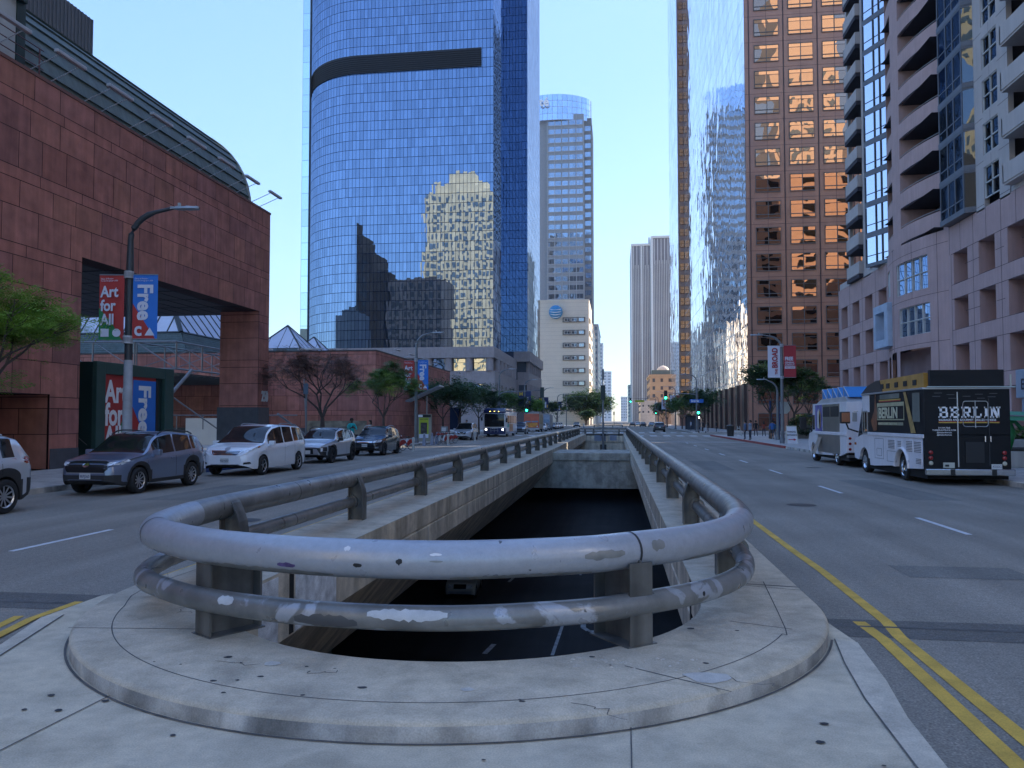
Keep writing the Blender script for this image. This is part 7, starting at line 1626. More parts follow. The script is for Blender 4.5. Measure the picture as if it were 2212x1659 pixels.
def banner(name, label, x, y, z0, z1, u, w, mats, draw, group, off=.14, z_ground=0):
    """cloth hung on a pole: u = unit direction the cloth extends; faces the camera side"""
    t = thing(name, label, 'banner', (x, y, z1), 0, group); u = Vector(u); n = Vector((u.y, -u.x, 0)) * (1 if u.x > 0 else -1)
    def P(a, z, d=0): return Vector((x, y, 0)) + u*(off + a) + n*(d + .008*math.sin(a*3.1/w+.4)*math.sin((z-z0)*2.2) ) + Vector((0, 0, z))
    def cloth(poly, mat, nm, d):
        mb = MB(); step = .14; zs = z0
        ax = min(p[0] for p in poly)
        while ax < max(p[0] for p in poly) - 1e-6:
            c1 = clip_poly(poly, 0, ax, ax+step); z = min(p[1] for p in poly)
            while len(c1) > 2 and z < max(p[1] for p in poly) - 1e-6:
                c2 = clip_poly(c1, 1, z, z+step)
                if len(c2) > 2: mb.face([P(a, z0+b, d) for a, b in c2]); 
                z += step
            ax += step
        return mb.build(nm, mat, t, smooth=True, world=True)
    H_ = z1-z0
    draw(cloth, P, t, w, H_, u, n)
    mb = MB()
    for z in (z0, z1): mb.tube([Vector((x, y, z)), P(w, z)], .018, 6)
    mb.build('bracket', GREYM, t, world=True)
    mb = MB()
    for z in (z0, z1): mb.lathe([(.15, -.1), (.15, .1)], x, y, z, 12)
    mb.build('pole_clamp', M('pale_clamp', (.5, .5, .52), .5), t, smooth=True, world=True); return t
def txt(t, s, size, mat, P, a, z, u, up, sx=1, bold=.03, align='LEFT', d=.03): 
    return text(s, size, mat, t, tuple(P(a, z, d)), tuple(u), up, sx=sx, bold=bold, align=align, extrude=.002, world=True)
BW2 = M('banner_white', (.62, .63, .72), .7, var=.03)
def draw_art(cloth, P, t, w, H, u, n):
    cloth([(0, 0), (w, 0), (w, H), (0, H)], REDB, 'cloth', 0); cloth([(.05*w, 0), (w, 0), (w, H*.50), (.45*w, H*.25)], GRNB, 'green_panel', .006)
    o = (lambda a: w-a) if u.x < 0 else (lambda a: a); uu = Vector((1, 0, 0)) if abs(u.x) > .9 else (u if u.x > 0 else -u)
    z0 = P(0, 0).z
    # reading direction always left to right for the viewer
    L0 = .07*w
    def X(a): return o(a)
    for s, zz in (('Art', .66), ('for', .45), ('All', .235)): txt(t, s,   .235*H, BW2, P, X(L0), z0_of(t, P, H) + zz*H, uu, (0, 0, 1), sx=.84*w/(.36*H), bold=.028)
    cz = z0_of(t, P, H); q = .15*w
    for poly in ([(X(.08*w), .055*H), (X(.08*w+.33*w), .055*H), (X(.08*w+.33*w), .055*H+.33*w), (X(.08*w), .055*H+.33*w)],): cloth(poly if u.x > 0 else poly[::-1], BW2, 'white_square', .012)
    cx_ = X(.72*w); cloth([(cx_+.17*w*math.cos(R(a)), .055*H+.165*w+.17*w*math.sin(R(a))) for a in range(0, 360, 24)], BW2, 'white_disc', .012)
    txt(t, 'Diary of Flowers', .03*H, BW2, P, X(L0), cz + .925*H, uu, (0, 0, 1), sx=1, bold=0); txt(t, 'On view through Jan 4, 2026', .03*H, BW2, P, X(L0), cz + .895*H, uu, (0, 0, 1), sx=.8, bold=0)
def z0_of(t, P, H): return t.location.z - H
def draw_free(cloth, P, t, w, H, u, n):
    cloth([(0, 0), (w, 0), (w, H), (0, H)], BLUEB, 'cloth', 0); cloth([(0, 0), (w*.93, 0), (0, H*.55)], REDB, 'red_panel', .006)
    cz = z0_of(t, P, H)
    text('Free', .66*w*1.28, BW2, t, tuple(P(.22*w, cz+.855*H, .03)), (0, 0, -1), tuple(u), sx=.97, bold=.032, extrude=.002, world=True)
    text('c', .30*H, BW2, t, tuple(P(.08*w, cz+.055*H, .03)), tuple(u), (0, 0, 1), sx=.9, bold=.025, extrude=.002, world=True)
    cloth([(.50*w, .055*H), (.90*w, .055*H), (.70*w, .055*H+.33*w)], BW2, 'white_triangle', .012)
    txt(t, 'Diary of Flowers', .03*H, BW2, P, .07*w, cz + .925*H, u, (0, 0, 1), sx=1, bold=0); txt(t, 'On view through Jan 4, 2026', .03*H, BW2, P, .07*w, cz + .895*H, u, (0, 0, 1), sx=.8, bold=0)
CR = M('crimson_banner', (.36, .025, .035), .65, var=.05)
def draw_broad(cloth, P, t, w, H, u, n):
    cloth([(0, 0), (w, 0), (w, H), (0, H)], BW2, 'cloth', 0); cz = z0_of(t, P, H); s = 1 if u.x > 0 else -1
    ux = u if u.x > 0 else -u; a0 = .78*w if u.x > 0 else .22*w
    text('BROAD', .62*w, CR, t, tuple(P(a0, cz+.30*H, .03)), (0, 0, 1), tuple(-ux), sx=.93*H*.62/(2.35*w)*1.22, bold=.035, extrude=.002, world=True)
    text('THE', .28*w, CR, t, tuple(P(a0, cz+.10*H, .03)), (0, 0, 1), tuple(-ux), sx=.9, bold=.03, extrude=.002, world=True)
def draw_freeadm(cloth, P, t, w, H, u, n):
    cloth([(0, 0), (w, 0), (w, H), (0, H)], CR, 'cloth', 0); cz = z0_of(t, P, H)
    txt(t, 'FREE', .15*H, BW2, P, .08*w, cz+.53*H, u, (0, 0, 1), sx=.84*w/(.155*H*2.5), bold=.04); txt(t, 'GENERAL', .085*H, BW2, P, .08*w, cz+.43*H, u, (0, 0, 1), sx=.84*w/(.085*H*4.6), bold=.02)
    txt(t, 'ADMISSION', .065*H, BW2, P, .08*w, cz+.365*H, u, (0, 0, 1), sx=.84*w/(.065*H*5.7), bold=.015)
    cloth([(.08*w, .27*H), (.92*w, .27*H), (.92*w, .345*H), (.08*w, .345*H)], BW2, 'white_strip', .008); txt(t, 'VISIT TODAY', .05*H, CR, P, .14*w, cz+.29*H, u, (0, 0, 1), sx=.9, bold=.01)
# left lamps
lamp(-15.8, 23.15, 8.95, 1.2, 1, 'nearest street lamp on the left, rising behind the blue-grey car', r=.12, diry=.12)
ux = (.985, .17, 0)
banner('street_banner', 'large red banner reading Art for All, left of the nearest lamp pole', -15.8, 23.1, 4.55, 6.7, (-.985, -.17, 0), .80, None, draw_art, 'museum banners on lamp poles')
banner('street_banner', 'large blue banner reading Free, right of the nearest lamp pole', -15.8, 23.1, 4.6, 6.72, (.985, .17, 0), .80, None, draw_free, 'museum banners on lamp poles')
lamp(-15.8, 59.6, 8.95, 1.2, 1, 'second street lamp on the left with a small pair of museum banners')
banner('street_banner', 'small distant red banner reading Art for All on the second lamp', -15.8, 59.5, 4.35, 6.72, (-1, 0, 0), .86, None, draw_art, 'museum banners on lamp poles')
banner('street_banner', 'small distant blue banner reading Free on the second lamp', -15.8, 59.5, 4.35, 6.75, (1, 0, 0), .86, None, draw_free, 'museum banners on lamp poles')
# right lamps
lamp(12.75, 62, 8.6, 1.3, -1, 'street lamp on the right pavement beside the white and red banners')
banner('street_banner', 'tall white banner with upright red lettering on the nearest right-hand lamp', 12.75, 61.9, 5.25, 7.75, (-1, 0, 0), .92, None, draw_broad, 'banners on the right-hand lamps')
banner('street_banner', 'tall red banner reading FREE GENERAL ADMISSION on the nearest right-hand lamp', 12.75, 61.9, 5.27, 7.77, (1, 0, 0), .92, None, draw_freeadm, 'banners on the right-hand lamps')
t = lamp(14.2, 20.6, 8.75, 2.3, -1, 'street lamp whose head pokes in at the right edge above the truck')
t = lamp(14.6, 73, 5.2, .8, -1, 'plain leaning pole behind the white banner', group=None); 
lamp(-15.8, 103.5, 8.95, 1.2, 1, 'street lamp at the near left corner of the crossing'); lamp(-15.6, 131, 8.95, 1.2, 1, 'street lamp past the crossing on the left with navy banners'); lamp(-15.6, 165, 8.95, 1.2, 1, 'third lamp past the crossing on the left'); lamp(-15.6, 205, 8.95, 1.2, 1, 'farthest left lamp before the round tree')
lamp(11.9, 118, 8.9, 1.3, -1, 'street lamp at the far right corner holding the green signals'); lamp(11.9, 160, 8.9, 1.3, -1, 'first lamp beyond the far right corner'); lamp(11.9, 190, 8.9, 1.3, -1, 'second lamp beyond the far right corner'); lamp(11.9, 225, 8.9, 1.3, -1, 'small lamp near the waiting cars on the right')
NAVYB = M('navy_banner', (.015, .03, .10), .7); YELB = M('maize', (.55, .36, .03), .6)
def draw_m(cloth, P, t, w, H, u, n):
    cloth([(0, 0), (w, 0), (w, H), (0, H)], NAVYB, 'cloth', 0); cz = z0_of(t, P, H); uu = u if u.x > 0 else -u
    txt(t, 'M', .30*H, YELB, P, (.15*w if u.x > 0 else .85*w), cz+.72*H, uu, (0, 0, 1), sx=1.1, bold=.05)
def draw_n(cloth, P, t, w, H, u, n):
    cloth([(0, 0), (w, 0), (w, H), (0, H)], NAVYB, 'cloth', 0); cloth([(.15*w, .1*H), (.5*w, .1*H), (.5*w, .6*H), (.15*w, .6*H)], BW2, 'white_strip', .01); cloth([(.6*w, .1*H), (.85*w, .1*H), (.85*w, .35*H), (.6*w, .35*H)], YELB, 'yellow_patch', .01)
for y, w_ in ((131, 'near'), (165, 'middle'), (205, 'far')):
    banner('street_banner', f'navy banner with a yellow letter M on the {w_} lamp past the crossing', -15.6, y-.1, 4.4, 6.9, (-1, 0, 0), .95, None, draw_m, 'navy banners past the crossing')
    banner('street_banner', f'plain navy banner with a white strip on the {w_} lamp past the crossing', -15.6, y-.1, 4.4, 6.9, (1, 0, 0), .95, None, draw_n, 'navy banners past the crossing')
for y, w_ in ((160, 'first'), (190, 'second'), (225, 'last')):
    banner('street_banner', f'small white banner on the {w_} far lamp at the right', 11.9, y-.1, 4.6, 7.0, (-1, 0, 0), .92, None, draw_broad, 'banners on the right-hand lamps')
    banner('street_banner', f'small red banner on the {w_} far lamp at the right', 11.9, y-.1, 4.6, 7.0, (1, 0, 0), .92, None, draw_freeadm, 'banners on the right-hand lamps')
# ---------------------------------------------------------------- traffic signals
GLIT = emis('lit_green', (.02, 1.0, .45), 5); SIGB = M('signal_black', (.012, .014, .013), .5); SIGG = M('signal_back_green', (.015, .035, .032), .5)
def sig_head(t, x, y, z, back=False, lit=True, sc=1):
    mb = MB(); mb.bbox(x-.2*sc, x+.2*sc, y-.12, y+.12, z-.55*sc, z+.55*sc, .04); mb.build('signal_head', SIGG if back else SIGB, t, world=True)
    if back: return
    for k in (-1, 0, 1):
        mb = MB(); mb.lathe([(.13*sc, 0), (.10*sc, -.03), (.02, -.04)], x, y-.12, z+k*.35*sc, 14, axis='y'); mb.build('green_lamp' if k == -1 and lit else 'signal_lens', GLIT if (k == -1 and lit) else M('dead_lens', (.03, .02, .02), .3), t, world=True)
        mb = MB(); mb.mesh([(x+.15*sc*math.cos(R(a)), y-.12-d, z+k*.35*sc+.15*sc*math.sin(R(a))) for d in (0, .2) for a in range(0, 181, 20)], [(i, i+1, i+11, i+10) for i in range(9)]); mb.build('visor', SIGB, t, world=True)
def signal(name, label, x, y, h, arm, heads, group='traffic signals at the crossing', z0=.15):
    t = thing(name, label, 'traffic signal', (x, y, z0), 0, group)
    mb = MB(); mb.tube([(x, y, z0), (x, y, h)], .12, 12, rs=[.16, .10]); 
    if arm: mb.tube([(x, y, h-.6), (x+arm*.1, y, h-.25), (x+arm, y, h)], .07, 8, rs=[.09, .08, .05])
    mb.build('mast', POLEM, t, smooth=True, world=True)
    for a, z, bk, lit in heads: sig_head(t, x+a, y-.15, z, bk, lit, 1.25)
    return t
s1 = signal('traffic_signal', 'far right corner signal mast, green light on a long arm, blue street sign', 12.05, 118.2, 6.1, -4.6, [(-4.7, 5.75, False, True), (.1, 3.5, False, True)])
mb = MB(); mb.box(10.9, 12.9, 117.9, 117.95, 4.55, 5.1); mb.build('street_name_sign', M('sign_blue', (.01, .12, .45), .5), s1, world=True); text('3rd St', .46, TXTW, s1, (11.05, 117.88, 4.67), (1, 0, 0), (0, 0, 1), sx=1.05, bold=.02, world=True)
mb = MB(); mb.bbox(12.0, 12.4, 117.7, 118.0, 2.1, 2.6, .04); mb.build('walk_signal', SIGB, s1, world=True); mb = MB(); mb.box(12.12, 12.28, 117.66, 117.69, 2.2, 2.5); mb.build('walk_figure', emis('lit_white', (.9, .95, 1), 3), s1, world=True)
s2 = signal('traffic_signal', 'near left corner signal seen from behind, arm over the carriageway', -15.5, 101, 5.9, 5.6, [(5.8, 5.6, True, False), (0, 3.2, True, False)])
mb = MB(); mb.box(-16.6, -14.4, 100.9, 100.95, 4.0, 4.55); mb.build('sign_back', M('sign_back_grey', (.15, .16, .17), .6), s2, world=True)
signal('traffic_signal', 'far left corner post signal with a green light beside the bus', -11.9 - 2.6, 124.5, 5.0, 0, [(0, 4.0, False, True)])
signal('traffic_signal', 'distant signal with a green light over the right carriageway by the tan building', 11.7, 235, 8.6, -7.4, [(-7.5, 8.0, False, True), (0, 4.5, False, True)], 'traffic signals far down the street')
mb = MB(); mb.box(5.6, 8.3, 234.6, 234.7, 7.4, 8.0); tag(mb.build('yellow_street_sign', M('sign_yellow_green', (.45, .55, .02), .5)), 'tiny yellow-green street sign on the distant signal arm', 'sign')
signal('traffic_signal', 'distant dark signal on an arm in front of the cream telephone building', -15.5, 240, 9.4, 6.2, [(6.3, 9.0, True, False)], 'traffic signals far down the street')
signal('traffic_signal', 'small dark signal on a thin post in the middle of the far street gap', -1.0, 300, 5.2, 0, [(0, 4.6, False, False)], 'traffic signals far down the street')
# mast standing in the opening
t = thing('median_signal_mast', 'thin mast rising from the end wall of the opening with a signal seen from behind', 'traffic signal', (-1.74, 100.7, -2))
mb = MB(); mb.tube([(-1.74, 100.65, -2.0), (-1.74, 100.65, 8.3)], .10, 10, rs=[.17, .07]); mb.build('mast', POLEM, t, smooth=True, world=True)
mb = MB(); mb.bbox(-2.05, -1.43, 100.45, 100.85, 4.6, 6.5, .08); mb.build('signal_head', SIGG, t, world=True); mb = MB(); mb.bbox(-1.9, -1.58, 100.5, 100.8, 7.2, 8.6, .05); mb.build('detector_box', POLEM, t, world=True)
mb = MB(); mb.box(-2.15, -1.33, 100.75, 100.98, -1.9, -1.2); mb.box(-2.1, -1.4, 100.6, 100.98, -.05, .2); mb.build('wall_bracket', POLED, t, world=True)
# ---------------------------------------------------------------- bike-share station
ks = thing('bike_share_kiosk', 'bike-share map kiosk with a yellow-green poster under a solar panel', 'kiosk', (-16.0, 64, .15))
mb = MB(); mb.bbox(-16.6, -15.5, 63.3, 63.7, .15, 2.45, .03); mb.build('cabinet', M('tan_grey_cabinet', (.30, .28, .22), .5), ks, world=True)
mb = MB(); mb.box(-16.5, -15.7, 63.28, 63.3, .45, 2.15); mb.build('poster', M('lime_poster', (.42, .50, .03), .5), ks, world=True); mb = MB(); mb.box(-16.38, -15.82, 63.26, 63.28, .8, 1.75); mb.build('poster_photo', M('poster_photo', (.06, .05, .05), .5, var=.7, vs=6), ks, world=True); mb = MB(); mb.box(-16.5, -15.7, 63.27, 63.285, .45, .78); mb.build('poster_foot', BW2, ks, world=True)
text('NOT YOUR', .14, TXTD, ks, (-16.42, 63.26, 1.98), (1, 0, 0), (0, 0, 1), sx=.9, bold=.02, world=True); mb = MB(); mb.box(-16.6, -15.5, 63.25, 63.3, 2.2, 2.42); mb.build('header', BLACK, ks, world=True); mb = MB(); mb.box(-16.58, -16.2, 63.24, 63.25, 2.22, 2.4); mb.build('header_logo', WHITE, ks, world=True)
mb = MB(); mb.tube([(-16.0, 63.9, 2.4), (-16.0, 63.9, 4.0)], .05, 8); mb.build('panel_post', GREYM, ks, world=True)
mb = MB(); mx = Matrix.Translation((-16.2, 63.9, 4.2)) @ Matrix.Rotation(R(-24), 4, 'Y'); mb.bbox(-1.6, 1.6, -.8, .8, -.06, .06, .02, mat=mx); mb.build('solar_panel', M('solar_panel_frame', (.22, .23, .25), .3, .4), ks, world=True)
def dock(x, y, label):
    t = thing('bike_dock', label, 'bike dock', (x, y, .02), 0, 'bike-share docks')
    mb = MB(); mb.mesh([(-.12, -.2, 0), (.12, -.2, 0), (.12, .25, 0), (-.12, .25, 0), (-.05, -.02, .95), (.05, -.02, .95), (.05, .1, .95), (-.05, .1, .95)], [(0, 1, 5, 4), (1, 2, 6, 5), (2, 3, 7, 6), (3, 0, 4, 7), (4, 5, 6, 7)]); mb.build('dock_body', M('dock_grey', (.24, .26, .33), .5), t)
    mb = MB(); mb.bbox(-.03, .03, -.06, 0, .5, .8, .01); mb.build('latch', BLACK, t); return t
dk = dock(-14.35, 46.4, 'nearest grey dock post right behind the black crossover')
for i, (x, y, l) in enumerate(((-14.35, 48.0, 'second grey dock post from the black crossover'), (-14.35, 56.5, 'dock post right of the map kiosk'), (-14.35, 59.0, 'dock post nearest the second group of bikes'), (-14.35, 60.6, 'last dock post, just before the second group of bikes'))): dup(dk, (x, y, .02), 0, l)
BWH = paint('bike_white', (.60, .60, .62), 0, .4); BRED = M('bike_red', (.34, .03, .02), .5)
def bike(x, y, rz, label):
    t = thing('share_bike', label, 'bicycle', (x, y, .02), rz, 'red and white share bikes')
    for cx_ in (-.52, .52):
        mb = MB(); pts = [(cx_+.33*math.cos(R(a)), 0, .35+.33*math.sin(R(a))) for a in range(0, 361, 18)]; mb.tube(pts, .018, 6, cap=False); w = mb.build('wheel', TYRE, t, smooth=True)
        mb = MB(); pts = [(cx_+.30*math.cos(R(a)), 0, .35+.30*math.sin(R(a))) for a in range(0, 361, 18)]; mb.tube(pts, .010, 5, cap=False)
        for a in range(0, 360, 30): mb.tube([(cx_, 0, .35), (cx_+.3*math.cos(R(a)), 0, .35+.3*math.sin(R(a)))], .003, 3, cap=False)
        mb.build('rim', SILV, w)
    mb = MB(); mb.tube([(-.50, 0, .35), (-.42, 0, .72), (-.36, 0, .95)], .035, 6); mb.tube([(-.42, 0, .78), (-.28, 0, .45), (.05, 0, .30)], .05, 8); mb.tube([(.05, 0, .30), (.22, 0, .75)], .035, 6); mb.tube([(.05, 0, .3), (.52, 0, .35)], .025, 6); mb.tube([(.2, 0, .68), (.52, 0, .35)], .02, 6); mb.build('frame', BWH, t, smooth=True)
    mb = MB(); n = 14
    mb.mesh([(.52+.34*math.cos(R(a)), s*.035, .35+.34*math.sin(R(a))) for s in (-1, 1) for a in range(20, 201, 15)] + [(.50, -.035, .42), (.50, .035, .42)], [(i, i+1, i+14, i+13) for i in range(12)] + [(i, 26, i+1) for i in range(12)] + [(i+13, i+14, 27) for i in range(12)]); mb.build('rear_fender', BRED, t)
    mb = MB(); mb.bbox(.08, .34, -.08, .08, .80, .88, .03); mb.build('saddle', BLACK, t); mb = MB(); mb.tube([(-.36, -.28, 1.02), (-.38, 0, .96), (-.36, .28, 1.02)], .018, 6); mb.build('handlebar', BLACK, t)
    mb = MB(); mb.bbox(-.66, -.46, -.12, .12, .74, .90, .02); mb.build('basket', BRED, t); return t
b0_ = bike(-13.65, 46.9, R(62), 'share bike standing nearest, first behind the black crossover')
dup(b0_, (-13.6, 48.6, .02), R(62), 'share bike just beyond the nearest one')
for x, y, l in ((-13.75, 60.2, 'share bike first in the farther group by the silver crossover'), (-13.7, 61.6, 'share bike second in the farther group'), (-13.7, 63.0, 'share bike last in the farther group')): dup(b0_, (x, y, .02), R(62), l)
BOLM = M('pale_bollard', (.50, .48, .44), .7, var=.12)
def bollard(x, y, label):
    t = thing('bollard', label, 'bollard', (x, y, 0), 0, 'pale delineator posts'); mb = MB(); mb.lathe([(.12, 0), (.12, .04), (.085, .05), (.085, .62)], 0, 0, 0, 14); mb.build('post_body', BOLM, t, smooth=True)
    mb = MB(); mb.lathe([(.088, .62), (.098, .66), (.098, .80), (.07, .86), (.01, .88)], 0, 0, 0, 14); mb.build('cap', BOLM, t, smooth=True); return t
b_ = bollard(-12.65, 47.1, 'pale flexible post nearest the black crossover'); dup(b_, (-13.2, 59.6, 0), 0, 'pale flexible post in front of the farther bikes'); dup(b_, (-13.3, 71.8, 0), 0, 'pale flexible post in front of the silver crossover at the bus')
mb = MB(); mb.bbox(-13.4, -12.9, 44.9, 45.3, 0, .06, .02); tag(mb.build('wheel_chock', BLACK), 'small black wheel stop on the asphalt behind the black crossover', 'wheel stop')
# parking sign pole, newspaper box etc. on the left
t = thing('parking_sign', 'slim grey pole with a small blue-grey sign between the silver and white cars', 'sign', (-16, 38.2, .15)); mb = MB(); mb.tube([(-16, 38.2, .15), (-16, 38.2, 3.9)], .05, 8); mb.build('pole', POLEM, t, world=True); mb = MB(); mb.box(-16.12, -15.88, 38.1, 38.16, 3.3, 3.85); mb.build('sign_plate', M('sign_back_blue', (.10, .14, .18), .5), t, world=True)
t = thing('newspaper_box', 'small pale news box beside the farther bikes', 'news box', (-16.2, 72, .15)); mb = MB(); mb.bbox(-16.6, -16.0, 71.7, 72.2, .5, 1.35, .03); mb.build('cabinet', M('news_box_grey', (.25, .27, .26), .5), t, world=True); mb = MB(); mb.box(-16.5, -16.1, 71.68, 71.7, .9, 1.25); mb.build('window', PLATE, t, world=True); mb = MB(); mb.box(-16.35, -16.25, 71.9, 72, .15, .5); mb.build('leg', BLACK, t, world=True)
# ---------------------------------------------------------------- right pavement
t = thing('sandwich_board', 'white A-frame board reading PARKING ENTRANCE with a red arrow', 'sign', (13.05, 60.3, .15))
mb = MB(); mb.mesh([(12.62, 59.85, .15), (13.42, 59.85, .15), (13.38, 60.25, 1.5), (12.66, 60.25, 1.5), (12.62, 60.7, .15), (13.42, 60.7, .15)], [(0, 1, 2, 3), (5, 4, 3, 2)]); mb.bbox(12.6, 13.44, 59.82, 59.9, .15, .25, .01); mb.build('board', M('board_white', (.66, .67, .70), .5), t, world=True)
mb = MB(); mb.tube([(12.62, 59.84, .15), (12.66, 60.24, 1.5)], .03, 5); mb.tube([(13.42, 59.84, .15), (13.38, 60.24, 1.5)], .03, 5); mb.tube([(12.66, 60.24, 1.5), (13.38, 60.24, 1.5)], .03, 5); mb.build('board_frame', M('board_cream', (.5, .48, .38), .5), t, world=True)
upv = Vector((0, .4, 1.35)).normalized()
for s_, z in (('PARKING', 1.02), ('ENTRANCE', .78)): text(s_, .19, TXTD, t, (13.02, 59.83+(z-.15)*.296, z), (1, 0, 0), tuple(upv), sx=.78, bold=.02, align='CENTER', world=True)
mb = MB(); ar = [(-.28, -.03), (.1, -.03), (.1, -.10), (.3, 0), (.1, .10), (.1, .03), (-.28, .03)]; mb.face([Vector((13.02+a, 59.83+(.5-.15)*.296-.004, .5)) + upv*b for a, b in ar]); mb.build('arrow', M('arrow_red', (.45, .02, .05), .5), t, world=True)
# planters along the building
PLC = M('planter_concrete', (.40, .385, .36), .85, var=.1, streak=.15)
def planter(x0, x1, y0, y1, h, label, shrubs=True):
    t = thing('planter', label, 'planter', ((x0+x1)/2, (y0+y1)/2, .15)); mb = MB(); mb.bbox(x0, x1, y0, y1, .15, .15+h, .03); mb.build('basin', PLC, t, world=True); mb = MB(); mb.box(x0+.15, x1-.15, y0+.15, y1-.15, .15+h-.02, .15+h+.02); mb.build('soil', M('soil', (.05, .04, .03), .9), t, world=True); return t
planter(16.0, 21.0, 64, 67, .95, 'long low concrete planter at the foot of the street trees, nearer part'); planter(17.5, 21.5, 80, 83, 1.3, 'taller concrete planter holding a round clipped bush')
planter(14.6, 19.5, 31.5, 36, .62, 'concrete planter behind the black food truck at the right edge'); planter(15.8, 20, 36.8, 43, .95, 'back planter with low shrubs under the blue entrance panel')
mb = MB(); pts = [(13.95, 26.2+.5*math.cos(R(a)), .55+.5*math.sin(R(a))) for a in range(-50, 231, 14)]; mb.tube(pts, .032, 8); o = tag(mb.build('bike_rack', M('galvanised_loop', (.28, .30, .32), .35, .7)), 'round galvanised loop rack at the right edge behind the truck', 'bike rack')
t = thing('trash_bin', 'black cylindrical litter bin at the red kerb corner', 'litter bin', (12.6, 88.5, .15)); mb = MB(); mb.lathe([(.36, 0), (.42, 1.1), (.45, 1.12)], 0, 0, 0, 18); mb.build('barrel', BLACK, t, smooth=True); mb = MB(); mb.lathe([(.46, 1.12), (.46, 1.2), (.3, 1.28), (.05, 1.3)], 0, 0, 0, 18); mb.build('lid', M('bin_lid', (.05, .045, .04), .5), t, smooth=True)
t = thing('folded_barricade', 'pale folded A-frame barricade leaning by the litter bin', 'barricade', (13.5, 88.6, .15)); mb = MB(); mb.tube([(-.3, 0, 0), (-.1, 0, 1.15)], .04, 5); mb.tube([(.3, .3, 0), (.1, 0, 1.15)], .04, 5); mb.tube([(.35, -.1, 0), (.1, 0, 1.15)], .04, 5)
for z in (.3, .6, .9): mb.bbox(-.26+z*.15, .3-z*.15, -.03, .03, z-.06, z+.06, .01)
mb.build('boards', M('pale_plastic', (.5, .5, .47), .6), t)
t = thing('wayfinding_sign', 'twin dark blue wayfinding posts with a white rounded panel', 'sign', (15.6, 80, .15)); mb = MB(); mb.box(15.2, 15.45, 79.9, 80.1, .15, 3.9); mb.box(15.95, 16.2, 79.9, 80.1, .15, 3.9); mb.build('blue_posts', M('wayfinding_blue', (.012, .04, .16), .5), t, world=True); mb = MB(); mb.face([(16.2, 79.95, 2.6), (16.9, 79.95, 2.6), (17.2, 79.95, 2.9), (17.25, 79.95, 3.8), (16.2, 79.95, 3.8)]); mb.build('white_panel', M('pale_sign_panel', (.55, .6, .6), .5), t, world=True)
t = thing('push_scooter', 'white rental scooter parked at the far right corner', 'scooter', (10.6+1.6, 113, .15)); mb = MB(); mb.tube([(-.45, 0, .12), (.35, 0, .12), (.5, 0, 1.15)], .05, 6); mb.tube([(.5, -.25, 1.15), (.5, .25, 1.15)], .025, 5); mb.build('frame', WHITE, t)
for x in (-.5, .42): mb = MB(); mb.lathe([(.12, -.03), (.12, .03)], x, 0, .12, 12, axis='y'); mb.build('wheel', TYRE, t)
t = thing('bus_shelter', 'dark glazed bus shelter beyond the far right corner', 'bus shelter', (13.2, 138, .15)); mb = MB(); mb.box(12.2, 14.4, 137.0, 137.08, .3, 2.6); mb.box(12.2, 14.4, 141, 141.08, .3, 2.6); mb.box(14.3, 14.4, 137, 141, .3, 2.6); mb.build('glass_panels', DW, t, world=True); mb = MB(); mb.bbox(12, 14.6, 136.8, 141.2, 2.6, 2.8, .03); mb.build('roof', BLACK, t, world=True); mb = MB(); mb.box(13.2, 14.1, 138, 140.4, .55, .62); mb.build('bench', SILV, t, world=True)
# far median railing of the next opening
t = thing('far_railing', 'small distant pipe railing round the next opening in the median', 'railing', (-2, 160, 0))
mb = MB()
for z in (.45, .9): mb.tube([(-4.6, 232, z), (-4.6, 160, z), (1.2, 160, z), (1.2, 232, z)], .1, 6)
mb.build('pipe', RAIL, t, world=True)
for x in (-4.6, -2.7, -.8, 1.2): mb = MB(); mb.box(x-.1, x+.1, 159.9, 160.1, 0, .9); mb.build('post', POST, t, world=True)
mb = MB(); mb.bbox(-5.2, 1.9, 158.5, 232, -.01, .14, .03); struct(mb.build('far_median', CONC))
# green inflatable figure at the food court
GI = M('green_inflatable', (.015, .22, .06), .35, var=.1, coat=.4)
t = thing('green_inflatable', 'shiny green inflatable figure at the right edge under a green canopy', 'inflatable', (15.1, 32.2, .8)); mb = MB(); mb.tube([(15.2, 32.4, .8), (15.15, 32.4, 1.4), (15.0, 32.4, 1.9), (14.85, 32.4, 2.4), (14.85, 32.4, 2.65)], .2, 12, rs=[.05, .28, .25, .16, .02]); mb.build('inflated_body', GI, t, smooth=True, world=True)
mb = MB(); mb.tube([(15.0, 32.4, 1.8), (15.35, 32.3, 1.9), (15.6, 32.3, 1.6)], .08, 8); mb.build('arm', GI, t, smooth=True, world=True)
t = thing('green_canopy', 'translucent green shade sail with a dark strap beside the truck tail', 'canopy', (15, 33, 2)); mb = MB(); mb.mesh([(12.9, 31, 2.15), (16.5, 31, 2.05), (16.8, 34.5, 2.3), (13.2, 34.5, 2.4), (12.9, 31, 1.98), (16.5, 31, 1.9)], [(0, 1, 2, 3), (0, 4, 5, 1)]); mb.build('sail', M('green_sail', (.06, .30, .18), .5), t, world=True); mb = MB(); mb.tube([(12.85, 30.95, 2.17), (16.5, 30.95, 2.07)], .03, 6); mb.build('edge_pole', GREYM, t, world=True)
mb = MB(); mb.tube([(13.5, 30.9, 2.1), (13.65, 30.9, 1.8), (13.6, 30.9, 1.4)], .03, 5); mb.build('strap', BLACK, t, world=True)
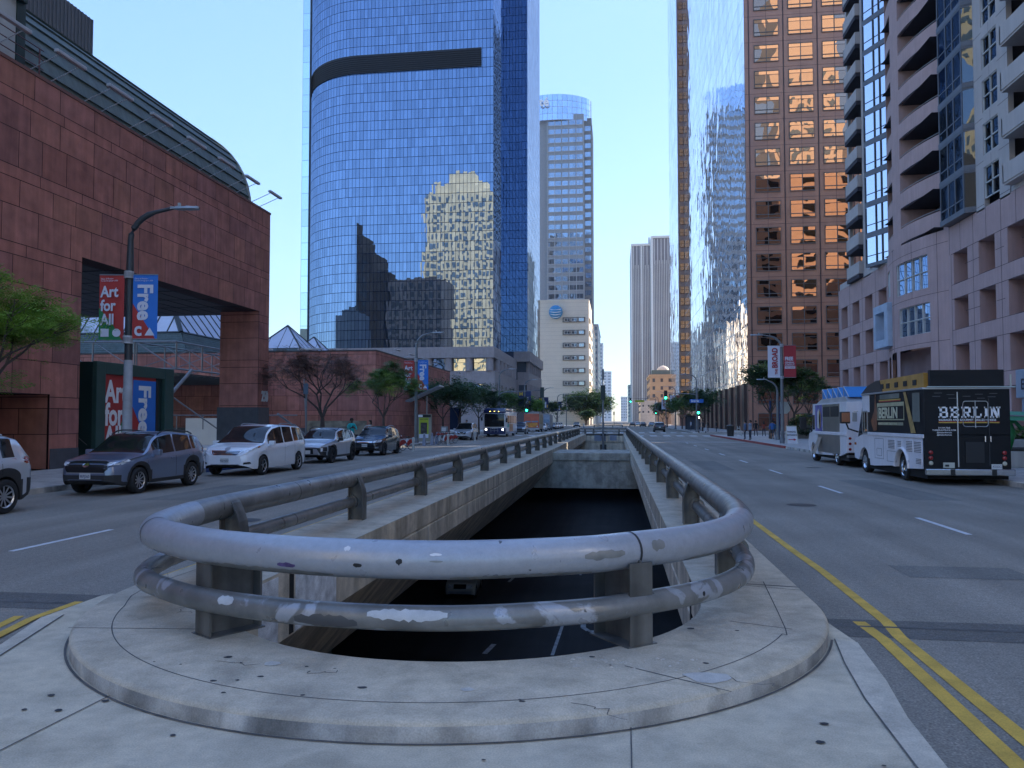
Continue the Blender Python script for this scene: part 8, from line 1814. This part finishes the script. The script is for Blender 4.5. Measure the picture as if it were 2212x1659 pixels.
for k, (x, y) in enumerate(((17.6, 68.5), (19.5, 70.5))):
    t = thing('cafe_umbrella', ('dark cafe umbrella left of the white food truck', 'dark cafe umbrella partly hidden by the white food truck')[k], 'umbrella', (x, y, .15)); mb = MB(); mb.tube([(0, 0, 0), (0, 0, 2.5)], .03, 6); mb.build('pole', SILV, t); mb = MB(); n = 8
    mb.mesh([(0, 0, 2.6)] + [(1.5*math.cos(2*math.pi*i/n), 1.5*math.sin(2*math.pi*i/n), 2.15) for i in range(n)], [(0, i+1, (i+1) % n+1) for i in range(n)] + [(0, (i+1) % n+1, i+1) for i in range(0)]); mb.build('canopy', M('navy_canvas', (.02, .025, .045), .8), t)

# ================================================================ TREES
LEAFM = {}
def leafmat(name, a, b):
    m, t, bs, N, L = _new(name); at = N.new('ShaderNodeAttribute'); at.attribute_name = 'Col'
    sx = N.new('ShaderNodeSeparateColor'); L.new(at.outputs['Color'], sx.inputs[0]); mx = N.new('ShaderNodeMix'); mx.data_type = 'RGBA'; mx.inputs['A'].default_value = c4(a); mx.inputs['B'].default_value = c4(b); L.new(sx.outputs[0], mx.inputs['Factor']); L.new(mx.outputs['Result'], bs.inputs['Base Color'])
    bs.inputs['Roughness'].default_value = .55
    out = N['Material Output']; tr = N.new('ShaderNodeBsdfTranslucent'); L.new(mx.outputs['Result'], tr.inputs['Color']); ms = N.new('ShaderNodeMixShader'); ms.inputs[0].default_value = .3; L.new(bs.outputs[0], ms.inputs[1]); L.new(tr.outputs[0], ms.inputs[2]); L.new(ms.outputs[0], out.inputs[0]); return m
LG = leafmat('leaf_green', (.03, .09, .018), (.16, .28, .05)); LD = leafmat('leaf_dark', (.018, .055, .02), (.075, .15, .045)); LR = leafmat('leaf_russet', (.07, .035, .035), (.17, .10, .055)); LB = leafmat('leaf_bright', (.06, .17, .015), (.30, .48, .06))
BARK = M('bark', (.085, .065, .055), .9, var=.3, vs=5, bump=.4)
def tree(name, label, x, y, h, cr, ch, leaf, n, trunk_h, lsize=.16, seed=1, lean=(0, 0), sparse=.5, group='street trees', clump=26, pin=False, trunk_r=.12, z0=.15, base=None):
    rd = random.Random(seed); t = thing(name, label, 'tree', (x, y, z0), 0, group)
    mb = MB(); tips = []
    top = Vector((lean[0], lean[1], trunk_h)); mb.tube([(0, 0, 0), (lean[0]*.4, lean[1]*.4, trunk_h*.5), top], trunk_r, 8, rs=[trunk_r*1.25, trunk_r, trunk_r*.8])
    mb.build('trunk', BARK, t, smooth=True)
    mb = MB()
    def branch(p, d, l, r, dep):
        e = p + d*l + Vector((rd.uniform(-.1, .1), rd.uniform(-.1, .1), .05))*l; m_ = (p+e)/2 + Vector((rd.uniform(-.12, .12), rd.uniform(-.12, .12), 0))*l
        mb.tube([p, m_, e], r, 5, rs=[r, r*.8, r*.55]); tips.append(e)
        if dep > 0:
            for _ in range(rd.choice((2, 3))):
                nd = (d + Vector((rd.uniform(-.9, .9), rd.uniform(-.9, .9), rd.uniform(-.25, .55)))).normalized(); branch(e, nd, l*rd.uniform(.62, .82), r*.6, dep-1)
        else: tips.append(m_)
    nb = 5
    for i in range(nb):
        a = 2*math.pi*i/nb + rd.uniform(-.3, .3); branch(top, Vector((math.cos(a)*cr/ch*.9, math.sin(a)*cr/ch*.9, rd.uniform(.5, 1.0))).normalized(), ch*.33, trunk_r*.5, 3)
    mb.build('branches', BARK, t)
    c = Vector((lean[0], lean[1], trunk_h + ch*.45)); mb = MB()
    tips = [p for p in tips if ((p-c).x/cr)**2 + ((p-c).y/cr)**2 + ((p-c).z/(ch*.62))**2 < 1.15] or tips
    cl = [(rd.choice(tips) + Vector((rd.gauss(0, .12), rd.gauss(0, .12), rd.gauss(0, .1)))*cr, rd.uniform(.10, .26)*cr, rd.uniform(0, 1)) for _ in range(clump*3)]
    for _ in range(int(n*1.5)):
        q, rr_, sh = rd.choice(cl); d = Vector((rd.gauss(0, 1), rd.gauss(0, 1), rd.gauss(0, .65))) * rr_*.58; p = q + d
        a1, s = rd.uniform(0, 6.283), lsize*rd.uniform(.8, 1.7); e1 = Vector((math.cos(a1), math.sin(a1), rd.uniform(-.5, .3))); e1.normalize(); e2 = Vector((-math.sin(a1), math.cos(a1), rd.uniform(-.5, .5))); e2.normalize()
        col = min(1, max(0, sh*.6 + rd.uniform(0, .4)))
        if pin:
            for k in range(4):
                b0 = p + e1*s*(k*.42-.6); mb.face([b0, b0+e2*s*.42+e1*s*.08, b0+e2*s*.55, b0+e2*s*.38-e1*s*.12], 0, (col,)*3); mb.face([b0, b0-e2*s*.42+e1*s*.08, b0-e2*s*.55, b0-e2*s*.38-e1*s*.12], 0, (col,)*3)
        else: mb.face([p-e1*s*.6, p+e2*s*.3, p+e1*s*.6, p-e2*s*.3], 0, (col,)*3)
    mb.build('crown', leaf, t); return t
# near tree at the left edge
tree('street_tree', 'bright green feathery tree hanging in at the left edge above the silver car', -18.1, 19.0, 7, 2.4, 4.2, LB, 4200, 2.3, .16, 4, lean=(.1, .5), pin=True, trunk_r=.14, clump=30)
tree('street_tree', 'nearly bare tree with reddish-brown leaves in front of the red gallery wall', -17.6, 44.5, 6, 3.0, 4.8, LR, 2400, 1.9, .15, 9, trunk_r=.16, clump=30, pin=True)
tree('street_tree', 'young green tree with sparse crown behind the black crossover', -17.2, 55.5, 6, 2.4, 4.2, LG, 2600, 2.0, .2, 12, clump=20, trunk_r=.11, pin=True)
tree('street_tree', 'dense dark green tree just right of the museum banners', -17.6, 77, 6, 3.6, 4.9, LD, 7000, 1.9, .17, 21, clump=34, group='street trees')
tree('street_tree', 'dense dark green tree by the blue banner post, left of the bus', -17.6, 85, 6, 3.4, 4.8, LD, 6000, 1.9, .18, 23, clump=34)
tree('street_tree', 'leafy green tree directly behind the city bus', -17.3, 96, 6, 3.0, 4.4, LD, 4200, 2.0, .2, 25, clump=30)
tree('street_tree', 'leafy tree behind the dark crossover at the left corner', -17.6, 112, 6, 3.2, 4.6, LG, 4000, 2.0, .2, 27, clump=30)
for k, (y, lf, lab) in enumerate(((132, LD, 'dark street tree left of the orange food truck'), (152, LB, 'bright yellow-green street tree behind the orange food truck'), (176, LD, 'street tree below the second navy banners'), (196, LG, 'street tree nearest the round tree on the left'), (225, LG, 'small street tree below the third navy banners'))):
    tree('street_tree', lab, -17.5, y, 6.5, 3.2, 5.0, lf, 3000, 2.0, .26, 30+k, clump=28)
# big round fig at the end of the left pavement
tree('round_tree', 'large dense round dark tree closing the left pavement far ahead', -11.3, 292, 11, 9.5, 12, LD, 11000, 1.5, .62, 44, clump=120, trunk_r=.5, group='street trees')
tree('round_tree', 'smaller bush-like tree in front of the large round one', -10.5, 268, 5, 3.4, 5, LD, 3000, .8, .4, 45, clump=40, trunk_r=.2)
tree('street_tree', 'green tree in front of the granite tower beside the white banner', 14.9, 78, 8, 2.9, 5.6, LD, 7000, 2.4, .19, 51, clump=44, trunk_r=.14)
tree('street_tree', 'thin-crowned green tree behind the red banner', 17.4, 79, 8, 2.4, 5.0, LG, 3600, 2.4, .18, 52, clump=30, trunk_r=.14)
for k, (x, y, lf, lab) in enumerate(((13.8, 128, LD, 'dark tree behind the blue street sign at the far corner'), (13.6, 137, LG, 'green tree left of the blue street sign'), (13.5, 148, LG, 'green tree over the bus shelter'), (13.4, 162, LB, 'bright yellow-green tree beyond the bus shelter'), (13.2, 205, LD, 'dark tree behind the waiting cars on the right'), (13.2, 226, LG, 'tree farthest down the right pavement'))):
    tree('street_tree', lab, x, y, 6.5, 3.4, 5.2, lf, 3400, 1.9, .26, 60+k, clump=30)
tree('corner_tree', 'small tree peeking over the white food truck beside the apartment tower', 20.4, 86, 6, 2.4, 4.2, LD, 2600, 2.5, .17, 71, clump=22)
def bush(name, label, x, y, r, h, leaf, n, z0=1.1, ls=.12, seed=3, group=None):
    rd = random.Random(seed); t = thing(name, label, 'shrub', (x, y, z0), 0, group); mb = MB()
    for _ in range(n):
        d = Vector((rd.gauss(0, 1), rd.gauss(0, 1), rd.gauss(0, 1))).normalized() * rd.uniform(.75, 1.03); p = Vector((d.x*r, d.y*r, (d.z*.5+.5)*h)); a = rd.uniform(0, 6.28); e1 = Vector((math.cos(a), math.sin(a), rd.uniform(-.6, .6)))*ls; e2 = Vector((-math.sin(a), math.cos(a), rd.uniform(-.6, .6)))*ls*.5; mb.face([p-e1, p+e2, p+e1, p-e2], 0, (rd.uniform(0, 1),)*3)
    mb.build('foliage', leaf, t); mb = MB(); mb.tube([(0, 0, -.1), (0, 0, h*.5)], .06, 6); mb.build('stem', BARK, t); return t
bush('clipped_bush', 'round clipped dark bush in the taller planter', 18.6, 79.4, 1.7, 2.1, LD, 3000, .5)
for k, (x, y, l) in enumerate(((17.0, 65, 'spiky low shrub in the planter near the sandwich board'), (19.0, 65.4, 'low shrub in the planter behind the white food truck'), (17.2, 37.6, 'low shrub in the planter at the right edge, nearer the truck'), (18.6, 37.8, 'low shrub in the planter at the far right edge'))): bush('low_shrub', l, x, y, .7, .7, LG, 500, 1.0, .1, 80+k)

# ================================================================ PEOPLE
SKIN = {'d': M('skin_dark', (.07, .035, .02), .6), 'm': M('skin_mid', (.30, .17, .11), .6), 'l': M('skin_light', (.42, .27, .20), .6)}
CLO = {}
def cloth_m(c): 
    k = 'cloth_%02x%02x%02x' % tuple(int(x*255) for x in c)
    return M(k, c, .85, var=.12, vs=6)
def person(label, x, y, rz, z0=.15, h=1.75, top=(.1, .1, .1), legs=(.03, .035, .05), skin='m', pose='stand', hair=(.02, .015, .012), longhair=False, shorts=False, sleeve=True, group=None):
    """one continuous skinned figure; local +x is where the person faces"""
    t = thing('person', label, 'person', (x, y, z0), rz, group); k = h/1.75; V = []; E = []; Rr = []
    def v(p, r): V.append(Vector(p)*k); Rr.append(r*k); return len(V)-1
    pel = v((0, 0, .95), .125); wa = v((0, 0, 1.10), .120); ch = v((.0, 0, 1.30), .145); sh = v((0, 0, 1.43), .10); nk = v((.01, 0, 1.50), .055); hd0 = v((.02, 0, 1.58), .075); hd1 = v((.025, 0, 1.66), .098); hd2 = v((.015, 0, 1.73), .07)
    for a, b in ((pel, wa), (wa, ch), (ch, sh), (sh, nk), (nk, hd0), (hd0, hd1), (hd1, hd2)): E.append((a, b))
    nose = v((.125, 0, 1.635), .012); E.append((hd1, nose))
    st = .16 if pose in ('walk', 'walk2') else .0
    for s in (1, -1):
        f = st*s; hp = v((0, s*.09, .90), .095); kn = v((f*.9+.03, s*.10, .50), .065); an = v((f*1.7-(.08 if f < 0 else 0), s*.10, .09), .042); to = v((f*1.7+.13, s*.12, .035), .04)
        E += [(pel, hp), (hp, kn), (kn, an), (an, to)]
        so = v((0, s*.185, 1.40), .062)
        if pose == 'phone': el = v((.10, s*.27, 1.13), .046); wr = v((.30, s*.12, 1.20), .034); ha = v((.36, s*.07, 1.25), .035)
        elif pose == 'point' and s > 0: el = v((.20, s*.30, 1.36), .046); wr = v((.42, s*.22, 1.44), .034); ha = v((.50, s*.2, 1.46), .035)
        elif pose in ('walk', 'walk2'): el = v((-f*.6, s*.27, 1.13), .044); wr = v((-f*1.2+.05, s*.28, .90), .032); ha = v((-f*1.3+.07, s*.28, .81), .036)
        else: el = v((-.02, s*.26, 1.13), .046); wr = v((.05, s*.27, .89), .033); ha = v((.07, s*.26, .80), .036)
        E += [(sh, so), (so, el), (el, wr), (wr, ha)]
        dv = (V[ha]-V[wr]).normalized()
        for j, (dy, ln) in enumerate(((-.022, .07), (-.008, .08), (.008, .078), (.022, .062))): tip = len(V); V.append(V[ha] + dv*ln*k + Vector((0, dy, -.01))*k); Rr.append(.009*k); E.append((ha, tip))
        th = len(V); V.append(V[ha] + Vector((.045, -s*.02, .0))*k + dv*.02); Rr.append(.010*k); E.append((ha, th))
    me = bpy.data.meshes.new('person_body'); me.from_pydata(V, E, []); o = bpy.data.objects.new('body', me); COL.objects.link(o)
    md = o.modifiers.new('s', 'SKIN'); 
    for i, sv_ in enumerate(me.skin_vertices[0].data): sv_.radius = (Rr[i], Rr[i]*(1.25 if i in (pel, wa, ch) else 1)); sv_.use_root = (i == pel)
    o.modifiers.new('u', 'SUBSURF').levels = 1
    bpy.context.view_layer.update(); m2 = bpy.data.meshes.new_from_object(o.evaluated_get(bpy.context.evaluated_depsgraph_get())); bpy.data.objects.remove(o)
    mats = [cloth_m(top), cloth_m(legs), SKIN[skin], cloth_m((.03, .03, .03))]
    m2.materials.clear(); [m2.materials.append(m) for m in mats]
    for p in m2.polygons:
        c = p.center/k; arm = abs(c.y) > .21 or (c.x > .15 and c.z > 1.05 and c.z < 1.5)
        if c.z < .085: mi = 3
        elif c.z > 1.485: mi = 2
        elif c.z < (.93 if not arm else 0): mi = 1 if (c.z > .55 or not shorts) else 2
        elif arm: mi = 0 if (sleeve and c.z > .93 and not (pose == 'phone' and c.x > .27)) or c.z > 1.22 and pose != 'phone' else 2
        else: mi = 0
        if shorts and c.z < .52 and c.z >= .085: mi = 2
        p.material_index = mi; p.use_smooth = True
    bo = link('body', m2, t)
    mb = MB(); n = 12; zs = [(.085, 1.60), (.112, 1.66), (.108, 1.72), (.075, 1.775), (.01, 1.79)]
    if longhair: zs = [(.10, 1.40), (.11, 1.5)] + zs
    vs = []; fs = []
    for r_, z in zs: vs += [Vector((-.012 + r_*math.cos(2*math.pi*i/n) - (.03 if z < 1.7 else 0), r_*math.sin(2*math.pi*i/n), z))*k for i in range(n)]
    for i in range(len(zs)-1):
        for j in range(n): a = i*n+j; b = i*n+(j+1) % n; fs.append((a, b, b+n, a+n))
    mb.mesh(vs, fs); mb.build('hair', cloth_m(hair), t, smooth=True)
    if pose == 'phone': mb = MB(); mb.bbox(.36*k, .38*k, -.04, .04, 1.2*k, 1.36*k, .005); mb.build('phone', BLACK, t)
    return t
person('person in a bright turquoise shirt looking down at a phone on the left pavement', -16.3, 46.0, R(-60), h=1.9, top=(.02, .46, .46), skin='d', pose='phone')
person('woman in a beige top with dark hair walking behind the black crossover', -16.5, 50.2, R(-120), h=1.78, top=(.32, .24, .18), skin='m', pose='walk', longhair=True)
person('person in dark clothes beside the front of the city bus', -16.5, 84, R(-90), h=1.8, top=(.02, .02, .025))
person('person in dark top at the building side of the bus', -17.8, 86, R(180), h=1.7, top=(.05, .04, .04))
person('person in a pale grey shirt and dark trousers taking a picture at the red kerb', 12.0, 72, R(200), h=1.78, top=(.25, .28, .34), pose='point')
person('person in blue shirt standing right beside the pale grey one at the kerb', 11.75, 73.4, R(180), h=1.75, top=(.08, .12, .2))
person('person in a blue shirt and dark shorts walking away on the right pavement', 14.6, 75.5, R(80), h=1.78, top=(.04, .13, .36), legs=(.05, .05, .05), shorts=True, pose='walk')
person('person in a black shirt walking away near the planter', 15.6, 90, R(90), h=1.75, top=(.015, .015, .018), pose='walk')
person('person in a rust red top between the black shirt and the teal top', 16.3, 89, R(90), h=1.66, top=(.25, .05, .03), pose='walk', longhair=True)
person('person in a patterned teal top in the walking group', 16.9, 86.5, R(90), h=1.66, top=(.03, .15, .17), pose='walk')
for x, y, l, c in ((13.0, 119.6, 'dark-clothed person right of the signal pole at the far corner', (.02, .02, .02)), (13.9, 121, 'person in black between the signal pole and the pillars', (.015, .015, .02)), (15.2, 121.5, 'dark-clothed person standing alone nearest the pillars', (.02, .015, .015)), (11.6+.9, 133.5, 'person in white shirt and blue trousers waiting by the bus shelter', (.55, .55, .6)), (13.2, 131, 'person in dark clothes in the group by the shelter', (.03, .02, .02)), (13.9, 132.2, 'person in grey at the back of the shelter group', (.08, .08, .09))):
    person(l, x, y, R(180), h=1.74, top=c, group='people waiting at the far right corner')
# rider on a white scooter far left
t = thing('motor_scooter', 'small white motor scooter with rider near the round tree', 'scooter', (-8.0, 190, 0), R(-90)); mb = MB(); mb.bbox(-.7, .5, -.18, .18, .35, .75, .1); mb.tube([(.5, 0, .5), (.65, 0, 1.1)], .12, 6); mb.build('fairing', WHITE, t)
for x in (-.6, .65): mb = MB(); mb.lathe([(.25, -.06), (.25, .06)], x, 0, .25, 12, axis='y'); mb.build('wheel', TYRE, t)
# unseen tower added down the cross street to block sun over crossing and opening
t = thing('sun_block_tower', 'unseen tower added down the cross street to keep sun off the crossing', 'building', (100, 105, 0)); mb = MB(); mb.box(78, 130, 86, 111.9, 0, 56); mb.build('wall', STONEG, t, world=True); mb = MB(); mb.box(78, 84, 113, 126, 0, 95); mb.build('sun_block_wing', STONEG, t, world=True)
mb = MB()
for k in range(12): mb.box(77.9, 130.1, 85.9, 86, 3+4.3*k, 5.4+4.3*k)
mb.build('window_bands', DW, t, world=True)

t = thing('mirror_dark_tower', 'unseen dark high-rise added beyond the granite tower to darken the blue tower mirror recess', 'building', (80, 600, 0)); mb = MB(); mb.box(50, 125, 570, 700, 0, 330); mb.build('wall', M('dark_brown_stone', (.06, .045, .05), .7), t, world=True)  # unseen tower added only to darken the mirror recess of the blue tower
mb = MB()
for k in range(70): mb.box(49.8, 50, 569.9, 700, 6+4.6*k, 8.4+4.6*k)
mb.build('window_bands', DW, t, world=True)
HAZE_D = .00013
mb = MB(); mb.box(-760, 760, -260, 1720, -10.6, 360); hz = mb.build('haze', M('haze_tmp', (1, 1, 1)), None)
hm = bpy.data.materials.new('haze_air'); hm.use_nodes = True; hn = hm.node_tree; hn.nodes.clear(); ho = hn.nodes.new('ShaderNodeOutputMaterial'); hv = hn.nodes.new('ShaderNodeVolumePrincipled')
hv.inputs['Color'].default_value = (.82, .90, 1, 1); hv.inputs['Density'].default_value = HAZE_D; hv.inputs['Anisotropy'].default_value = .3; hn.links.new(hv.outputs[0], ho.inputs['Volume'])
hz.data.materials.clear(); hz.data.materials.append(hm); hz['kind'] = 'stuff'; hz['label'] = 'thin pale air haze over the whole street'; hz['category'] = 'haze'
